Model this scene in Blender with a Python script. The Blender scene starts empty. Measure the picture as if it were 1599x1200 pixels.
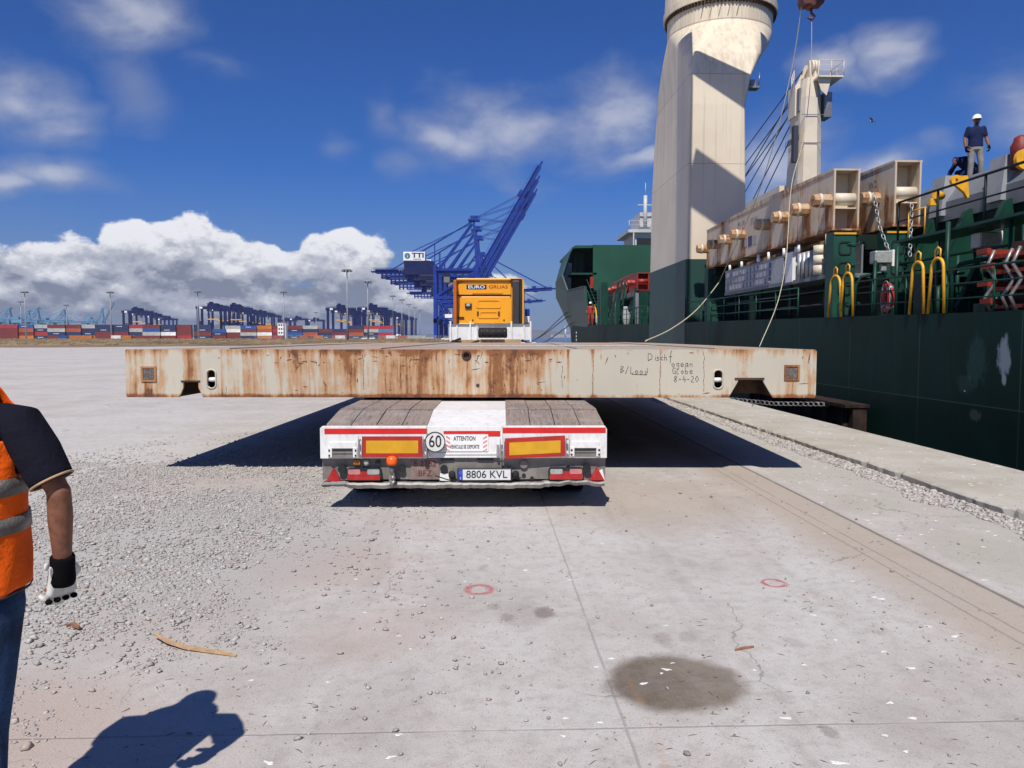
import bpy, math, random
import numpy as np
from mathutils import Vector, Matrix
R = math.radians
scene = bpy.context.scene
# ------------------------------------------------------------------ camera
CAM_H = 1.7
F = 1200.0                       # focal length in pixels of a 1599 px wide picture
PITCH = math.atan(73.0 / F)      # looking slightly down
YAW = math.atan(43.5 / F)        # looking slightly right of the quay direction (+Y)
cam_d = bpy.data.cameras.new('camera')
cam_d.sensor_width = 36.0
cam_d.lens = 36.0 * F / 1599.0
cam_d.clip_start = 0.05
cam_d.clip_end = 30000.0
cam = bpy.data.objects.new('camera', cam_d)
scene.collection.objects.link(cam)
cam.location = (0, 0, CAM_H)
cam.rotation_euler = (R(90) - PITCH, 0, -YAW)
scene.camera = cam

# ------------------------------------------------------------------ world, sun, exposure
SUN_ELEV = R(54.0)
SUN_TRAVEL = R(12.3)             # light travels this far right of +Y
sx, sy = math.sin(SUN_TRAVEL), math.cos(SUN_TRAVEL)
sun_dir = Vector((-sx * math.cos(SUN_ELEV), -sy * math.cos(SUN_ELEV), math.sin(SUN_ELEV)))   # towards the sun
sd = bpy.data.lights.new('sun', 'SUN')
sd.energy = 5.0
sd.angle = R(0.53)
sd.color = (1.0, 0.935, 0.85)
sun = bpy.data.objects.new('sun', sd)
scene.collection.objects.link(sun)
sun.location = (0, -20, 60)
sun.rotation_euler = sun_dir.to_track_quat('Z', 'Y').to_euler()
scene.view_settings.view_transform = 'Standard'
scene.view_settings.look = 'None'
scene.view_settings.gamma = 1.0
scene.view_settings.use_curve_mapping = False
scene.view_settings.exposure = 0.0

# ---- tiny node expression kit
class NT:
    def __init__(s, tree):
        s.t = tree; s.N = tree.nodes; s.L = tree.links
    def new(s, typ, **kw):
        n = s.N.new(typ)
        for k, v in kw.items(): setattr(n, k, v)
        return n
    def put(s, sock, v):
        if v is None: return
        if isinstance(v, (int, float)):
            if sock.type == 'RGBA': sock.default_value = (v, v, v, 1)
            elif sock.type == 'VECTOR': sock.default_value = (v, v, v)
            else: sock.default_value = v
        elif isinstance(v, (tuple, list)):
            sock.default_value = tuple(v) + (1,) if (sock.type == 'RGBA' and len(v) == 3) else tuple(v)
        else: s.L.new(v, sock)
    def m(s, op, a, b=None, c=None, clamp=False):
        n = s.new('ShaderNodeMath', operation=op, use_clamp=clamp)
        s.put(n.inputs[0], a); s.put(n.inputs[1], b); s.put(n.inputs[2], c)
        return n.outputs[0]
    def add(s, a, b): return s.m('ADD', a, b)
    def sub(s, a, b): return s.m('SUBTRACT', a, b)
    def mul(s, a, b, clamp=False): return s.m('MULTIPLY', a, b, clamp=clamp)
    def mx(s, a, b): return s.m('MAXIMUM', a, b)
    def mn(s, a, b): return s.m('MINIMUM', a, b)
    def ss(s, x, lo, hi, a=0.0, b=1.0):
        n = s.new('ShaderNodeMapRange', interpolation_type='SMOOTHSTEP')
        s.put(n.inputs['Value'], x); n.inputs['From Min'].default_value = lo; n.inputs['From Max'].default_value = hi
        n.inputs['To Min'].default_value = a; n.inputs['To Max'].default_value = b
        return n.outputs[0]
    def mix(s, f, a, b, mode='MIX'):
        n = s.new('ShaderNodeMix', data_type='RGBA', blend_type=mode)
        s.put(n.inputs[0], f); s.put(n.inputs[6], a); s.put(n.inputs[7], b)
        return n.outputs[2]
    def xyz(s, v):
        n = s.new('ShaderNodeSeparateXYZ'); s.put(n.inputs[0], v); return n.outputs[0], n.outputs[1], n.outputs[2]
    def comb(s, x, y, z):
        n = s.new('ShaderNodeCombineXYZ'); s.put(n.inputs[0], x); s.put(n.inputs[1], y); s.put(n.inputs[2], z); return n.outputs[0]
    def scl(s, v, k):
        n = s.new('ShaderNodeVectorMath', operation='MULTIPLY'); s.put(n.inputs[0], v); s.put(n.inputs[1], k if isinstance(k, tuple) else (k, k, k)); return n.outputs[0]
    def vadd(s, v, k):
        n = s.new('ShaderNodeVectorMath', operation='ADD'); s.put(n.inputs[0], v); s.put(n.inputs[1], k); return n.outputs[0]
    def noise(s, v, scale, detail=3.0, rough=0.55, dist=0.0, color=False):
        n = s.new('ShaderNodeTexNoise'); s.put(n.inputs['Vector'], v)
        n.inputs['Scale'].default_value = scale; n.inputs['Detail'].default_value = detail
        n.inputs['Roughness'].default_value = rough; n.inputs['Distortion'].default_value = dist
        return n.outputs['Color' if color else 'Fac']
    def vor(s, v, scale, feature='F1', out='Distance', rnd=1.0):
        n = s.new('ShaderNodeTexVoronoi', feature=feature); s.put(n.inputs['Vector'], v)
        n.inputs['Scale'].default_value = scale; n.inputs['Randomness'].default_value = rnd
        return n.outputs[out]
    def obj(s):
        return s.new('ShaderNodeTexCoord').outputs['Object']
    def bump(s, h, strength=0.3, dist=0.01):
        n = s.new('ShaderNodeBump'); n.inputs['Strength'].default_value = strength; n.inputs['Distance'].default_value = dist
        s.put(n.inputs['Height'], h); return n.outputs[0]

w = bpy.data.worlds.new('World'); scene.world = w; w.use_nodes = True
w.node_tree.nodes.clear()
q = NT(w.node_tree)
sky = q.new('ShaderNodeTexSky', sky_type='NISHITA')
sky.sun_disc = False
sky.sun_elevation = SUN_ELEV
sky.sun_rotation = math.atan2(sun_dir.x, sun_dir.y)
sky.altitude = 10; sky.air_density = 1.0; sky.dust_density = 0.25; sky.ozone_density = 3.0
gen = q.new('ShaderNodeTexCoord').outputs['Generated']
gx, gy, gz = q.xyz(gen)
az = q.m('ARCTAN2', gx, gy)              # azimuth from +Y
el = q.m('ARCSINE', gz)                  # elevation
def pxdir(px, py):
    """azimuth / elevation (radians) of a photo pixel"""
    u = (px - 799.5) / F; v = (600 - py) / F
    cy, sy_ = math.cos(PITCH), math.sin(PITCH)
    f = cy + v * sy_; z = -sy_ + v * cy
    x = u * math.cos(YAW) + f * math.sin(YAW); y = -u * math.sin(YAW) + f * math.cos(YAW)
    return math.atan2(x, y), math.atan2(z, math.hypot(x, y))
P3 = q.comb(az, q.mul(el, 1.5), 0.0)
warp = q.noise(P3, 5.0, 3.0, 0.6, color=True)
wx, wy, wz = q.xyz(warp)
az2 = q.add(az, q.mul(q.sub(wx, 0.5), 0.09)); el2 = q.add(el, q.mul(q.sub(wy, 0.5), 0.045))
def ell(px, py, rx, ry, A=None, E=None):
    a0, e0 = pxdir(px, py)
    dx = q.mul(q.sub(A or az2, a0), F / rx); dy = q.mul(q.sub(E or el2, e0), F / ry)
    return q.sub(1.0, q.m('SQRT', q.add(q.mul(dx, dx), q.mul(dy, dy))))
azw = q.add(az, q.mul(q.sub(wz, 0.5), 0.13)); elw = q.add(el, q.mul(q.sub(wx, 0.5), 0.09))
def grp(lst, A=None, E=None):
    r = None
    for e in lst:
        if lst is cum: e = (e[0], e[1] + 10, e[2], e[3] * 0.86)
        v = ell(*e, A=A, E=E); r = v if r is None else q.mx(r, v)
    return r
cum = [(-30, 430, 200, 62), (100, 410, 120, 60), (215, 375, 75, 48), (300, 380, 95, 66), (385, 400, 80, 45), (545, 400, 85, 62),
       (480, 405, 70, 32), (250, 470, 420, 78), (650, 455, 120, 42), (770, 440, 70, 32), (-220, 400, 170, 90), (1900, 430, 260, 60)]
n1 = q.noise(P3, 16.0, 8.0, 0.62)
n2 = q.noise(q.vadd(P3, (0.0, 0.016, 0.0)), 16.0, 8.0, 0.62)
n3 = q.noise(P3, 6.0, 4.0, 0.55)
puff = q.vor(q.scl(q.vadd(P3, q.scl(warp, 0.02)), (1, 1, 1)), 26.0, 'SMOOTH_F1')
c_e = grp(cum)
dens = q.add(c_e, q.add(q.mul(q.sub(n1, 0.5), 0.85), q.mul(q.sub(0.45, puff), 0.35)))
c_up = grp(cum, A=az2, E=q.add(el2, 0.028))
hl = q.ss(el, pxdir(800, 500)[1], pxdir(800, 400)[1])
edge_ = q.add(0.55, q.mul(hl, -0.42))
a_c = q.m('DIVIDE', q.add(q.sub(dens, 0.12), q.mul(q.sub(1.0, hl), 0.30)), edge_, clamp=True)
a_c = q.ss(a_c, 0.0, 1.0)
lit = q.add(q.mul(q.sub(c_e, c_up), 1.5), q.mul(q.sub(n1, n2), 4.2))
lit = q.add(lit, q.mul(q.sub(0.4, puff), 0.35))
heightf = q.ss(el, math.tan((527 - 450) / F), math.tan((527 - 385) / F))
relief = q.add(q.add(q.mul(q.sub(n1, n2), 3.4), q.mul(q.sub(c_e, c_up), 0.75)), q.mul(q.sub(0.42, puff), 0.95))
hf2 = q.ss(el, pxdir(800, 505)[1], pxdir(800, 355)[1])
rim = q.ss(dens, 0.75, 0.15)
shv = q.add(q.add(q.mul(hf2, 0.62), relief), q.mul(q.mul(rim, hf2), 0.30))
cum_col = q.mix(q.ss(shv, -0.15, 0.50), (0.215, 0.245, 0.335), (0.46, 0.485, 0.57))
cum_col = q.mix(q.ss(shv, 0.42, 1.22), cum_col, (0.88, 0.89, 0.93))
wis = [(215, 25, 120, 65), (30, 150, 85, 62), (95, 275, 80, 40), (20, 290, 70, 26), (835, 205, 240, 84), (930, 185, 150, 84), (740, 220, 110, 48), (700, 215, 80, 40),
       (1210, 245, 120, 75), (1325, 105, 55, 32), (1400, 90, 60, 40), (1400, 245, 80, 30), (1010, 260, 90, 22), (1700, 150, 160, 70), (-200, 100, 160, 90)]
faint = [(215, 130, 55, 55), (520, 234, 50, 32), (605, 190, 40, 48), (640, 260, 60, 30), (340, 95, 60, 30)]
w_e = grp(wis, A=azw, E=elw)
wn = q.noise(q.comb(az, q.mul(el, 1.6), 3.3), 8.0, 7.0, 0.58, 0.2)
wd = q.add(w_e, q.mul(q.sub(wn, 0.5), 1.7))
a_w = q.mul(q.ss(wd, -0.12, 1.0), 0.66)
fa = q.mul(q.ss(q.add(grp(faint, A=azw, E=elw), q.mul(q.sub(wn, 0.5), 2.2)), -0.1, 1.3), 0.38)
a_w = q.mx(a_w, fa)
wis_col = q.mix(q.ss(wd, 0.3, 1.0), (0.32, 0.36, 0.48), (0.62, 0.63, 0.70))
# overhead scattered clouds, away from the framed part of the sky
on = q.noise(q.comb(q.m('DIVIDE', gx, q.mx(gz, 0.12)), q.m('DIVIDE', gy, q.mx(gz, 0.12)), 0.0), 1.1, 6.0, 0.6)
# grey veil close to the horizon
veil = q.mul(q.ss(el, 0.22, -0.02), q.add(0.42, q.mul(n3, 0.85)), clamp=True)
skyc = sky.outputs[0]
S = 0.056
def cl(c): return q.scl(c, 1.0 / S)
sky2 = q.mix(1.0, skyc, (0.33, 0.75, 1.56), 'MULTIPLY')
c0 = q.mix(veil, sky2, cl(q.mix(1.0, (0.20, 0.27, 0.43), (1, 1, 1), 'MULTIPLY')))
c1 = q.mix(a_w, c0, cl(wis_col))
c2 = q.mix(q.mul(a_c, q.ss(el, -0.01, 0.012)), c1, cl(cum_col))
bg = q.new('ShaderNodeBackground'); q.put(bg.inputs[0], c2); bg.inputs[1].default_value = S
wo = q.new('ShaderNodeOutputWorld'); q.L.new(bg.outputs[0], wo.inputs[0])

# ------------------------------------------------------------------ placing helpers
def ray(px, py):
    u = (px - 799.5) / F; v = (600 - py) / F
    cy, sy_ = math.cos(PITCH), math.sin(PITCH)
    f = cy + v * sy_; z = -sy_ + v * cy
    return Vector((u * math.cos(YAW) + f * math.sin(YAW), -u * math.sin(YAW) + f * math.cos(YAW), z))
O = Vector((0, 0, CAM_H))
def atY(px, py, Y): d = ray(px, py); return O + d * (Y / d.y)
def atX(px, py, X): d = ray(px, py); return O + d * (X / d.x)
def atZ(px, py, Z=0.0): d = ray(px, py); return O + d * ((Z - CAM_H) / d.z)

# ------------------------------------------------------------------ mesh helpers
def V(*a): return Vector(a)
class MB:
    def __init__(s): s.v = []; s.f = []; s.sm = []
    def addm(s, vs, fs, smooth=False):
        o = len(s.v); s.v += [tuple(p) for p in vs]
        for f in fs: s.f.append(tuple(i + o for i in f)); s.sm.append(smooth)
        return s
    def box(s, x0, x1, y0, y1, z0, z1):
        vs = [(x, y, z) for x in (x0, x1) for y in (y0, y1) for z in (z0, z1)]
        return s.addm(vs, [(0, 1, 3, 2), (4, 6, 7, 5), (0, 4, 5, 1), (2, 3, 7, 6), (0, 2, 6, 4), (1, 5, 7, 3)])
    def bar(s, p0, p1, w, h=None, up=(0, 0, 1)):
        p0 = Vector(p0); p1 = Vector(p1); h = h or w
        d = (p1 - p0).normalized(); u = Vector(up)
        if abs(d.dot(u)) > 0.98: u = Vector((0, 1, 0)) if abs(d.y) < 0.9 else Vector((1, 0, 0))
        r = d.cross(u).normalized(); u = r.cross(d)
        vs = [p + r * a * w / 2 + u * b * h / 2 for p in (p0, p1) for a, b in ((-1, -1), (1, -1), (1, 1), (-1, 1))]
        return s.addm(vs, [(3, 2, 1, 0), (4, 5, 6, 7), (0, 1, 5, 4), (1, 2, 6, 5), (2, 3, 7, 6), (3, 0, 4, 7)])
    def tube(s, pts, r, n=8, caps=True, closed=False, smooth=True):
        pts = [Vector(p) for p in pts]; m = len(pts)
        rs = r if isinstance(r, (list, tuple)) else [r] * m
        vs = []; prev = None
        for i, p in enumerate(pts):
            if closed: d = pts[(i + 1) % m] - pts[i - 1]
            else: d = pts[min(i + 1, m - 1)] - pts[max(i - 1, 0)]
            d.normalize()
            if prev is None:
                a = Vector((0, 0, 1)) if abs(d.z) < 0.9 else Vector((1, 0, 0))
                u = d.cross(a).normalized()
            else:
                u = (prev - d * prev.dot(d)).normalized()
            prev = u; v = d.cross(u)
            for k in range(n):
                t = 2 * math.pi * k / n
                vs.append(p + (u * math.cos(t) + v * math.sin(t)) * rs[i])
        fs = []
        for i in range(m if closed else m - 1):
            for k in range(n):
                a = i * n + k; b = i * n + (k + 1) % n; c = ((i + 1) % m) * n + (k + 1) % n; d_ = ((i + 1) % m) * n + k
                fs.append((a, b, c, d_))
        s.addm(vs, fs, smooth)
        if caps and not closed:
            o = len(s.v) - n * m
            s.f.append(tuple(o + k for k in reversed(range(n)))); s.sm.append(False)
            s.f.append(tuple(o + (m - 1) * n + k for k in range(n))); s.sm.append(False)
        return s
    def cyl(s, p0, p1, r, n=20, r1=None): return s.tube([p0, p1], [r, r if r1 is None else r1], n)
    def prism(s, poly, axis, a, b):
        """extrude a 2-D outline along an axis; outline coordinates are the other two axes in order"""
        def mk(p, t):
            if axis == 'x': return (t, p[0], p[1])
            if axis == 'y': return (p[0], t, p[1])
            return (p[0], p[1], t)
        n = len(poly)
        vs = [mk(p, a) for p in poly] + [mk(p, b) for p in poly]
        fs = [tuple(range(n - 1, -1, -1)), tuple(range(n, 2 * n))] + [(i, (i + 1) % n, (i + 1) % n + n, i + n) for i in range(n)]
        return s.addm(vs, fs)
    def loft(s, rings, caps=True, smooth=True):
        n = len(rings[0]); vs = [p for r_ in rings for p in r_]
        fs = [(i * n + k, i * n + (k + 1) % n, (i + 1) * n + (k + 1) % n, (i + 1) * n + k) for i in range(len(rings) - 1) for k in range(n)]
        s.addm(vs, fs, smooth)
        if caps:
            o = len(s.v) - len(vs)
            s.f.append(tuple(o + k for k in reversed(range(n)))); s.sm.append(False)
            s.f.append(tuple(o + len(vs) - n + k for k in range(n))); s.sm.append(False)
        return s
    def ball(s, c, r, n=12, sc=(1, 1, 1)):
        rings = []
        for i in range(1, n // 2):
            t = math.pi * i / (n // 2)
            rings.append([(c[0] + r * sc[0] * math.sin(t) * math.cos(2 * math.pi * k / n), c[1] + r * sc[1] * math.sin(t) * math.sin(2 * math.pi * k / n), c[2] - r * sc[2] * math.cos(t)) for k in range(n)])
        return s.loft(rings)
    def xf(s, M):
        s.v = [tuple(M @ Vector(p)) for p in s.v]; return s
    def join(s, o): return s.addm_sm(o)
    def addm_sm(s, o):
        k = len(s.v); s.v += o.v; s.f += [tuple(i + k for i in f) for f in o.f]; s.sm += o.sm; return s
    def mesh(s, name):
        me = bpy.data.meshes.new(name); me.from_pydata(s.v, [], s.f); me.update()
        me.polygons.foreach_set('use_smooth', s.sm)
        import bmesh
        bm = bmesh.new(); bm.from_mesh(me); bmesh.ops.recalc_face_normals(bm, faces=bm.faces); bm.to_mesh(me); bm.free()
        return me
    def build(s, name, mat, parent=None, bevel=0, seg=2):
        me = s.mesh(name)
        o = bpy.data.objects.new(name, me); scene.collection.objects.link(o)
        if mat: me.materials.append(mat)
        if parent: o.parent = parent
        if bevel:
            b = o.modifiers.new('bevel', 'BEVEL'); b.width = bevel; b.segments = seg; b.limit_method = 'ANGLE'; b.angle_limit = R(35)
        return o
def tag(o, label=None, cat=None, group=None, kind=None):
    if label: o['label'] = label
    if cat: o['category'] = cat
    if group: o['group'] = group
    if kind: o['kind'] = kind
    return o
def empty(name, loc=(0, 0, 0), rz=0.0, label=None, cat=None, group=None):
    o = bpy.data.objects.new(name, None); scene.collection.objects.link(o)
    o.empty_display_size = 0.3
    o.location = loc; o.rotation_euler = (0, 0, rz)
    return tag(o, label, cat, group)
def copy_tree(o, parent=None):
    c = o.copy(); scene.collection.objects.link(c); c.parent = parent
    for ch in list(o.children): copy_tree(ch, c)
    return c
def from_eval(tmp, name):
    """evaluate a temporary object (curve, text, remesh) into a plain mesh and delete it"""
    bpy.context.view_layer.update()
    dg = bpy.context.evaluated_depsgraph_get()
    me = bpy.data.meshes.new_from_object(tmp.evaluated_get(dg))
    bpy.data.objects.remove(tmp)
    me.name = name
    return me
def text(name, body, size, mat, parent, loc, rot=(R(90), 0, 0), ext=0.001, xs=1.0, align='CENTER', bold=0.0, shear=0.0):
    cu = bpy.data.curves.new(name, 'FONT'); cu.body = body; cu.size = size; cu.extrude = ext
    cu.align_x = align; cu.align_y = 'CENTER'; cu.offset = bold; cu.shear = shear; cu.resolution_u = 4
    t = bpy.data.objects.new(name, cu); scene.collection.objects.link(t)
    me = from_eval(t, name)
    me.transform(Matrix.Diagonal((xs, 1, 1, 1)))
    me.materials.clear(); me.materials.append(mat)
    o = bpy.data.objects.new(name, me); scene.collection.objects.link(o)
    o.location = loc; o.rotation_euler = rot
    if parent: o.parent = parent
    return o
def plate(name, outer, holes, thick, mat, parent=None, bevel=0.0):
    """flat plate in the XZ plane, front face at y=0 going back to y=thick"""
    cu = bpy.data.curves.new(name, 'CURVE'); cu.dimensions = '2D'; cu.fill_mode = 'BOTH'; cu.extrude = thick / 2
    for poly in [outer] + holes:
        sp = cu.splines.new('POLY'); sp.points.add(len(poly) - 1)
        for i, p in enumerate(poly): sp.points[i].co = (p[0], p[1], 0, 1)
        sp.use_cyclic_u = True
    t = bpy.data.objects.new(name, cu); scene.collection.objects.link(t)
    me = from_eval(t, name)
    me.transform(Matrix.Translation((0, thick / 2, 0)) @ Matrix.Rotation(R(90), 4, 'X'))
    me.materials.clear(); me.materials.append(mat)
    o = bpy.data.objects.new(name, me); scene.collection.objects.link(o)
    if parent: o.parent = parent
    return o
def rrect(x0, x1, z0, z1, r, n=5):
    pts = []
    for cx, cz, a0 in ((x1 - r, z1 - r, 0), (x0 + r, z1 - r, 90), (x0 + r, z0 + r, 180), (x1 - r, z0 + r, 270)):
        for i in range(n + 1):
            a = R(a0 + 90 * i / n); pts.append((cx + r * math.cos(a), cz + r * math.sin(a)))
    return pts

# ------------------------------------------------------------------ materials
def mat_base(name):
    m = bpy.data.materials.new(name); m.use_nodes = True
    n = NT(m.node_tree); b = m.node_tree.nodes['Principled BSDF']
    return m, n, b
def paint(name, col, rough=0.5, var=0.12, scale=3.0, metal=0.0, dirt=0.0, dirtcol=(0.12, 0.09, 0.06), bump=0.0, spec=0.5):
    m, n, b = mat_base(name)
    p = n.obj()
    a = n.noise(p, scale, 5, 0.6)
    f = n.ss(a, 0.3, 0.7)
    c = n.mix(f, tuple(x * (1 - var) for x in col), tuple(min(1, x * (1 + var)) for x in col))
    if dirt:
        g = n.mul(n.ss(n.noise(n.scl(p, (3, 3, 0.8)), scale * 1.3, 8, 0.7), 0.48, 0.75), dirt)
        c = n.mix(g, c, dirtcol)
    n.put(b.inputs['Base Color'], c)
    n.put(b.inputs['Roughness'], n.add(rough - 0.08, n.mul(a, 0.16)))
    b.inputs['Metallic'].default_value = metal
    b.inputs['Specular IOR Level'].default_value = spec
    if bump: n.put(b.inputs['Normal'], n.bump(n.noise(p, scale * 12, 4, 0.6), bump, 0.01))
    return m
def rusty(name, col, amount=0.5, streak=1.0, seed=0.0, extra=None, scale=1.0, rough=0.6):
    """weathered paint with rust runs and chips; extra(n, x, y, z, mask)->mask lets a part say where it rusts"""
    m, n, b = mat_base(name)
    p = n.vadd(n.obj(), (seed, seed * 1.7, 0.0)); x, y, z = n.xyz(p)
    big = n.noise(p, 0.7 * scale, 4, 0.6)
    pw_ = n.vadd(p, n.scl(n.noise(p, 1.6 * scale, 4, color=True), 0.16))
    st = n.noise(n.scl(pw_, (5.5 * scale, 5.5 * scale, 0.55 * scale)), 1.0, 8, 0.68)
    pat = n.noise(n.vadd(p, (3, 8, 2)), 2.3 * scale, 8, 0.72, 0.3)
    fine = n.noise(n.scl(p, (28.0 * scale, 28.0 * scale, 1.6 * scale)), 1.0, 5, 0.6)
    chip = n.noise(p, 5.0 * scale, 10, 0.75)
    mask = n.add(n.mul(n.sub(st, 0.5), 1.6 * streak), n.add(n.mul(n.sub(big, 0.5), 1.5), n.mul(n.sub(fine, 0.5), 0.7)))
    mask = n.add(n.add(mask, n.mul(n.sub(pat, 0.5), 0.75)), amount - 0.5)
    if extra: mask = extra(n, *n.xyz(n.obj()), mask)
    light = n.ss(mask, 0.0, 0.40)
    heavy = n.ss(mask, 0.34, 0.60)
    chips = n.ss(n.add(chip, n.mul(mask, 0.22)), 0.68, 0.72)
    c = n.mix(n.ss(big, 0.3, 0.7), tuple(v * 0.88 for v in col), col)
    c = n.mix(n.mul(light, 0.80), c, (0.44, 0.215, 0.07))
    c = n.mix(n.mul(heavy, 0.85), c, (0.20, 0.068, 0.022))
    c = n.mix(n.mul(chips, 0.9), c, n.mix(chip, (0.05, 0.025, 0.018), (0.16, 0.07, 0.035)))
    n.put(b.inputs['Base Color'], c)
    n.put(b.inputs['Roughness'], n.add(rough, n.mul(n.mx(heavy, chips), 0.3)))
    n.put(b.inputs['Normal'], n.bump(n.add(n.mul(chips, -0.6), n.mul(chip, 0.3)), 0.35, 0.006))
    return m
M = {}
M['bridge'] = paint('bridge_white', (0.50, 0.50, 0.49), 0.5, 0.1, 0.8)
M['cream'] = paint('cream_paint', (0.66, 0.60, 0.49), 0.5, 0.06, 0.8)
M['white'] = paint('white_paint', (0.76, 0.76, 0.74), 0.42, 0.05, 4.0, dirt=0.55, dirtcol=(0.42, 0.38, 0.33))
M['red'] = paint('red_tape', (0.62, 0.018, 0.015), 0.4, 0.08, 8.0)
M['darkred'] = paint('dull_red', (0.40, 0.025, 0.018), 0.4, 0.1, 8.0)
M['amber'] = paint('reflective_amber', (0.62, 0.33, 0.015), 0.35, 0.08, 9.0)
M['greypan'] = paint('grime_grey', (0.20, 0.185, 0.165), 0.65, 0.18, 5.0, dirt=0.6, dirtcol=(0.10, 0.07, 0.05))
M['black'] = paint('black_rubber', (0.018, 0.018, 0.019), 0.75, 0.3, 6.0)
M['blackp'] = paint('black_paint', (0.02, 0.02, 0.022), 0.4, 0.2, 6.0)
M['steel'] = paint('bare_steel', (0.28, 0.27, 0.26), 0.42, 0.25, 12.0, metal=0.6, dirt=0.5)
M['galv'] = paint('galvanised', (0.42, 0.42, 0.41), 0.45, 0.15, 9.0, metal=0.5)
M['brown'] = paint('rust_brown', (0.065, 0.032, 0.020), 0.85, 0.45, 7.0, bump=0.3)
M['orange'] = paint('orange_lens', (0.85, 0.13, 0.01), 0.25, 0.05, 5.0)
M['redlens'] = paint('red_lens', (0.40, 0.02, 0.02), 0.22, 0.15, 14.0, dirt=0.4, dirtcol=(0.3, 0.13, 0.12))
M['pinklens'] = paint('pink_lens', (0.50, 0.20, 0.19), 0.3, 0.12, 14.0)
M['clearlens'] = paint('clear_lens', (0.34, 0.36, 0.34), 0.2, 0.2, 14.0)
M['truck'] = paint('truck_yellow', (0.82, 0.35, 0.012), 0.35, 0.05, 2.0)
M['truckd'] = paint('truck_edge', (0.42, 0.11, 0.015), 0.5, 0.1, 2.0)
M['navyl'] = paint('navy_letter', (0.012, 0.02, 0.06), 0.4, 0.1, 5.0)
M['redl'] = paint('red_letter', (0.30, 0.02, 0.012), 0.45, 0.1, 5.0)
M['whitel'] = paint('white_letter', (0.82, 0.82, 0.80), 0.4, 0.03, 5.0)
M['ink'] = paint('marker_ink', (0.035, 0.045, 0.06), 0.7, 0.2, 9.0)
M['blue'] = paint('crane_blue', (0.006, 0.034, 0.26), 0.5, 0.25, 0.25)
M['dblue'] = paint('gantry_blue', (0.004, 0.011, 0.075), 0.5, 0.3, 0.2)
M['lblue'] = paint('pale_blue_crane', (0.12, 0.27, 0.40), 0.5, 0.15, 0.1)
M['mast'] = paint('mast_grey', (0.30, 0.31, 0.33), 0.5, 0.1, 1.0)
M['green'] = paint('ship_green', (0.007, 0.045, 0.030), 0.45, 0.22, 0.9, dirt=0.3, dirtcol=(0.02, 0.03, 0.022))
M['greenl'] = paint('ship_green_light', (0.011, 0.062, 0.043), 0.5, 0.22, 1.5)
M['greend'] = paint('ship_green_dark', (0.004, 0.016, 0.012), 0.6, 0.3, 1.0)  # ship green darkened, with the shade under overhead gear put into its colour
M['yellow'] = paint('safety_yellow', (0.78, 0.40, 0.02), 0.42, 0.1, 5.0, dirt=0.3, dirtcol=(0.3, 0.14, 0.03))
M['seagrey'] = paint('deck_grey', (0.17, 0.185, 0.20), 0.6, 0.15, 1.0, dirt=0.25)
M['rope'] = paint('rope', (0.50, 0.46, 0.33), 0.9, 0.2, 30.0)
M['wire'] = paint('wire', (0.035, 0.04, 0.055), 0.6, 0.1, 5.0)
M['redpaint'] = paint('red_steel', (0.33, 0.022, 0.012), 0.5, 0.2, 3.0, dirt=0.3)
M['jeans'] = paint('denim', (0.022, 0.050, 0.115), 0.85, 0.45, 9.0, bump=0.6)
M['navy'] = paint('navy_cloth', (0.006, 0.0065, 0.013), 0.9, 0.4, 2.0, bump=0.9)
M['navyb'] = paint('blue_cloth', (0.012, 0.02, 0.065), 0.9, 0.25, 9.0)
M['hivis'] = paint('hivis_orange', (0.95, 0.13, 0.008), 0.75, 0.10, 1.6, bump=0.8)
M['reflect'] = paint('reflective_band', (0.125, 0.118, 0.11), 0.4, 0.35, 10.0, bump=0.5)
for k_ in ('jeans', 'navy', 'navyb', 'hivis', 'black', 'green', 'greend', 'greenl', 'blue', 'dblue'):
    M[k_].node_tree.nodes['Principled BSDF'].inputs['Specular IOR Level'].default_value = 0.15 if k_ in ('jeans', 'navy', 'navyb', 'hivis') else 0.3
M['skin'] = paint('skin', (0.215, 0.092, 0.054), 0.55, 0.22, 30.0, bump=0.22, spec=0.3, dirt=0.35, dirtcol=(0.11, 0.045, 0.028))
M['glove'] = paint('glove_white', (0.62, 0.62, 0.58), 0.7, 0.1, 25.0, dirt=0.3, bump=0.2)
M['cuff'] = paint('glove_cuff', (0.004, 0.004, 0.005), 0.95, 0.3, 20.0, bump=0.3, spec=0.1)
M['fender'] = paint('tarred_steel', (0.030, 0.019, 0.015), 0.85, 0.5, 4.0, bump=0.5, spec=0.2)
M['hair'] = paint('hair', (0.02, 0.013, 0.01), 0.8, 0.3, 40.0, bump=0.4)
M['trousers'] = paint('grey_trousers', (0.20, 0.19, 0.18), 0.9, 0.2, 6.0)
M['wood'] = paint('weathered_wood', (0.42, 0.28, 0.15), 0.85, 0.2, 30.0)
M['shoe'] = paint('shoe', (0.03, 0.022, 0.018), 0.7, 0.2, 10.0)
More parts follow.
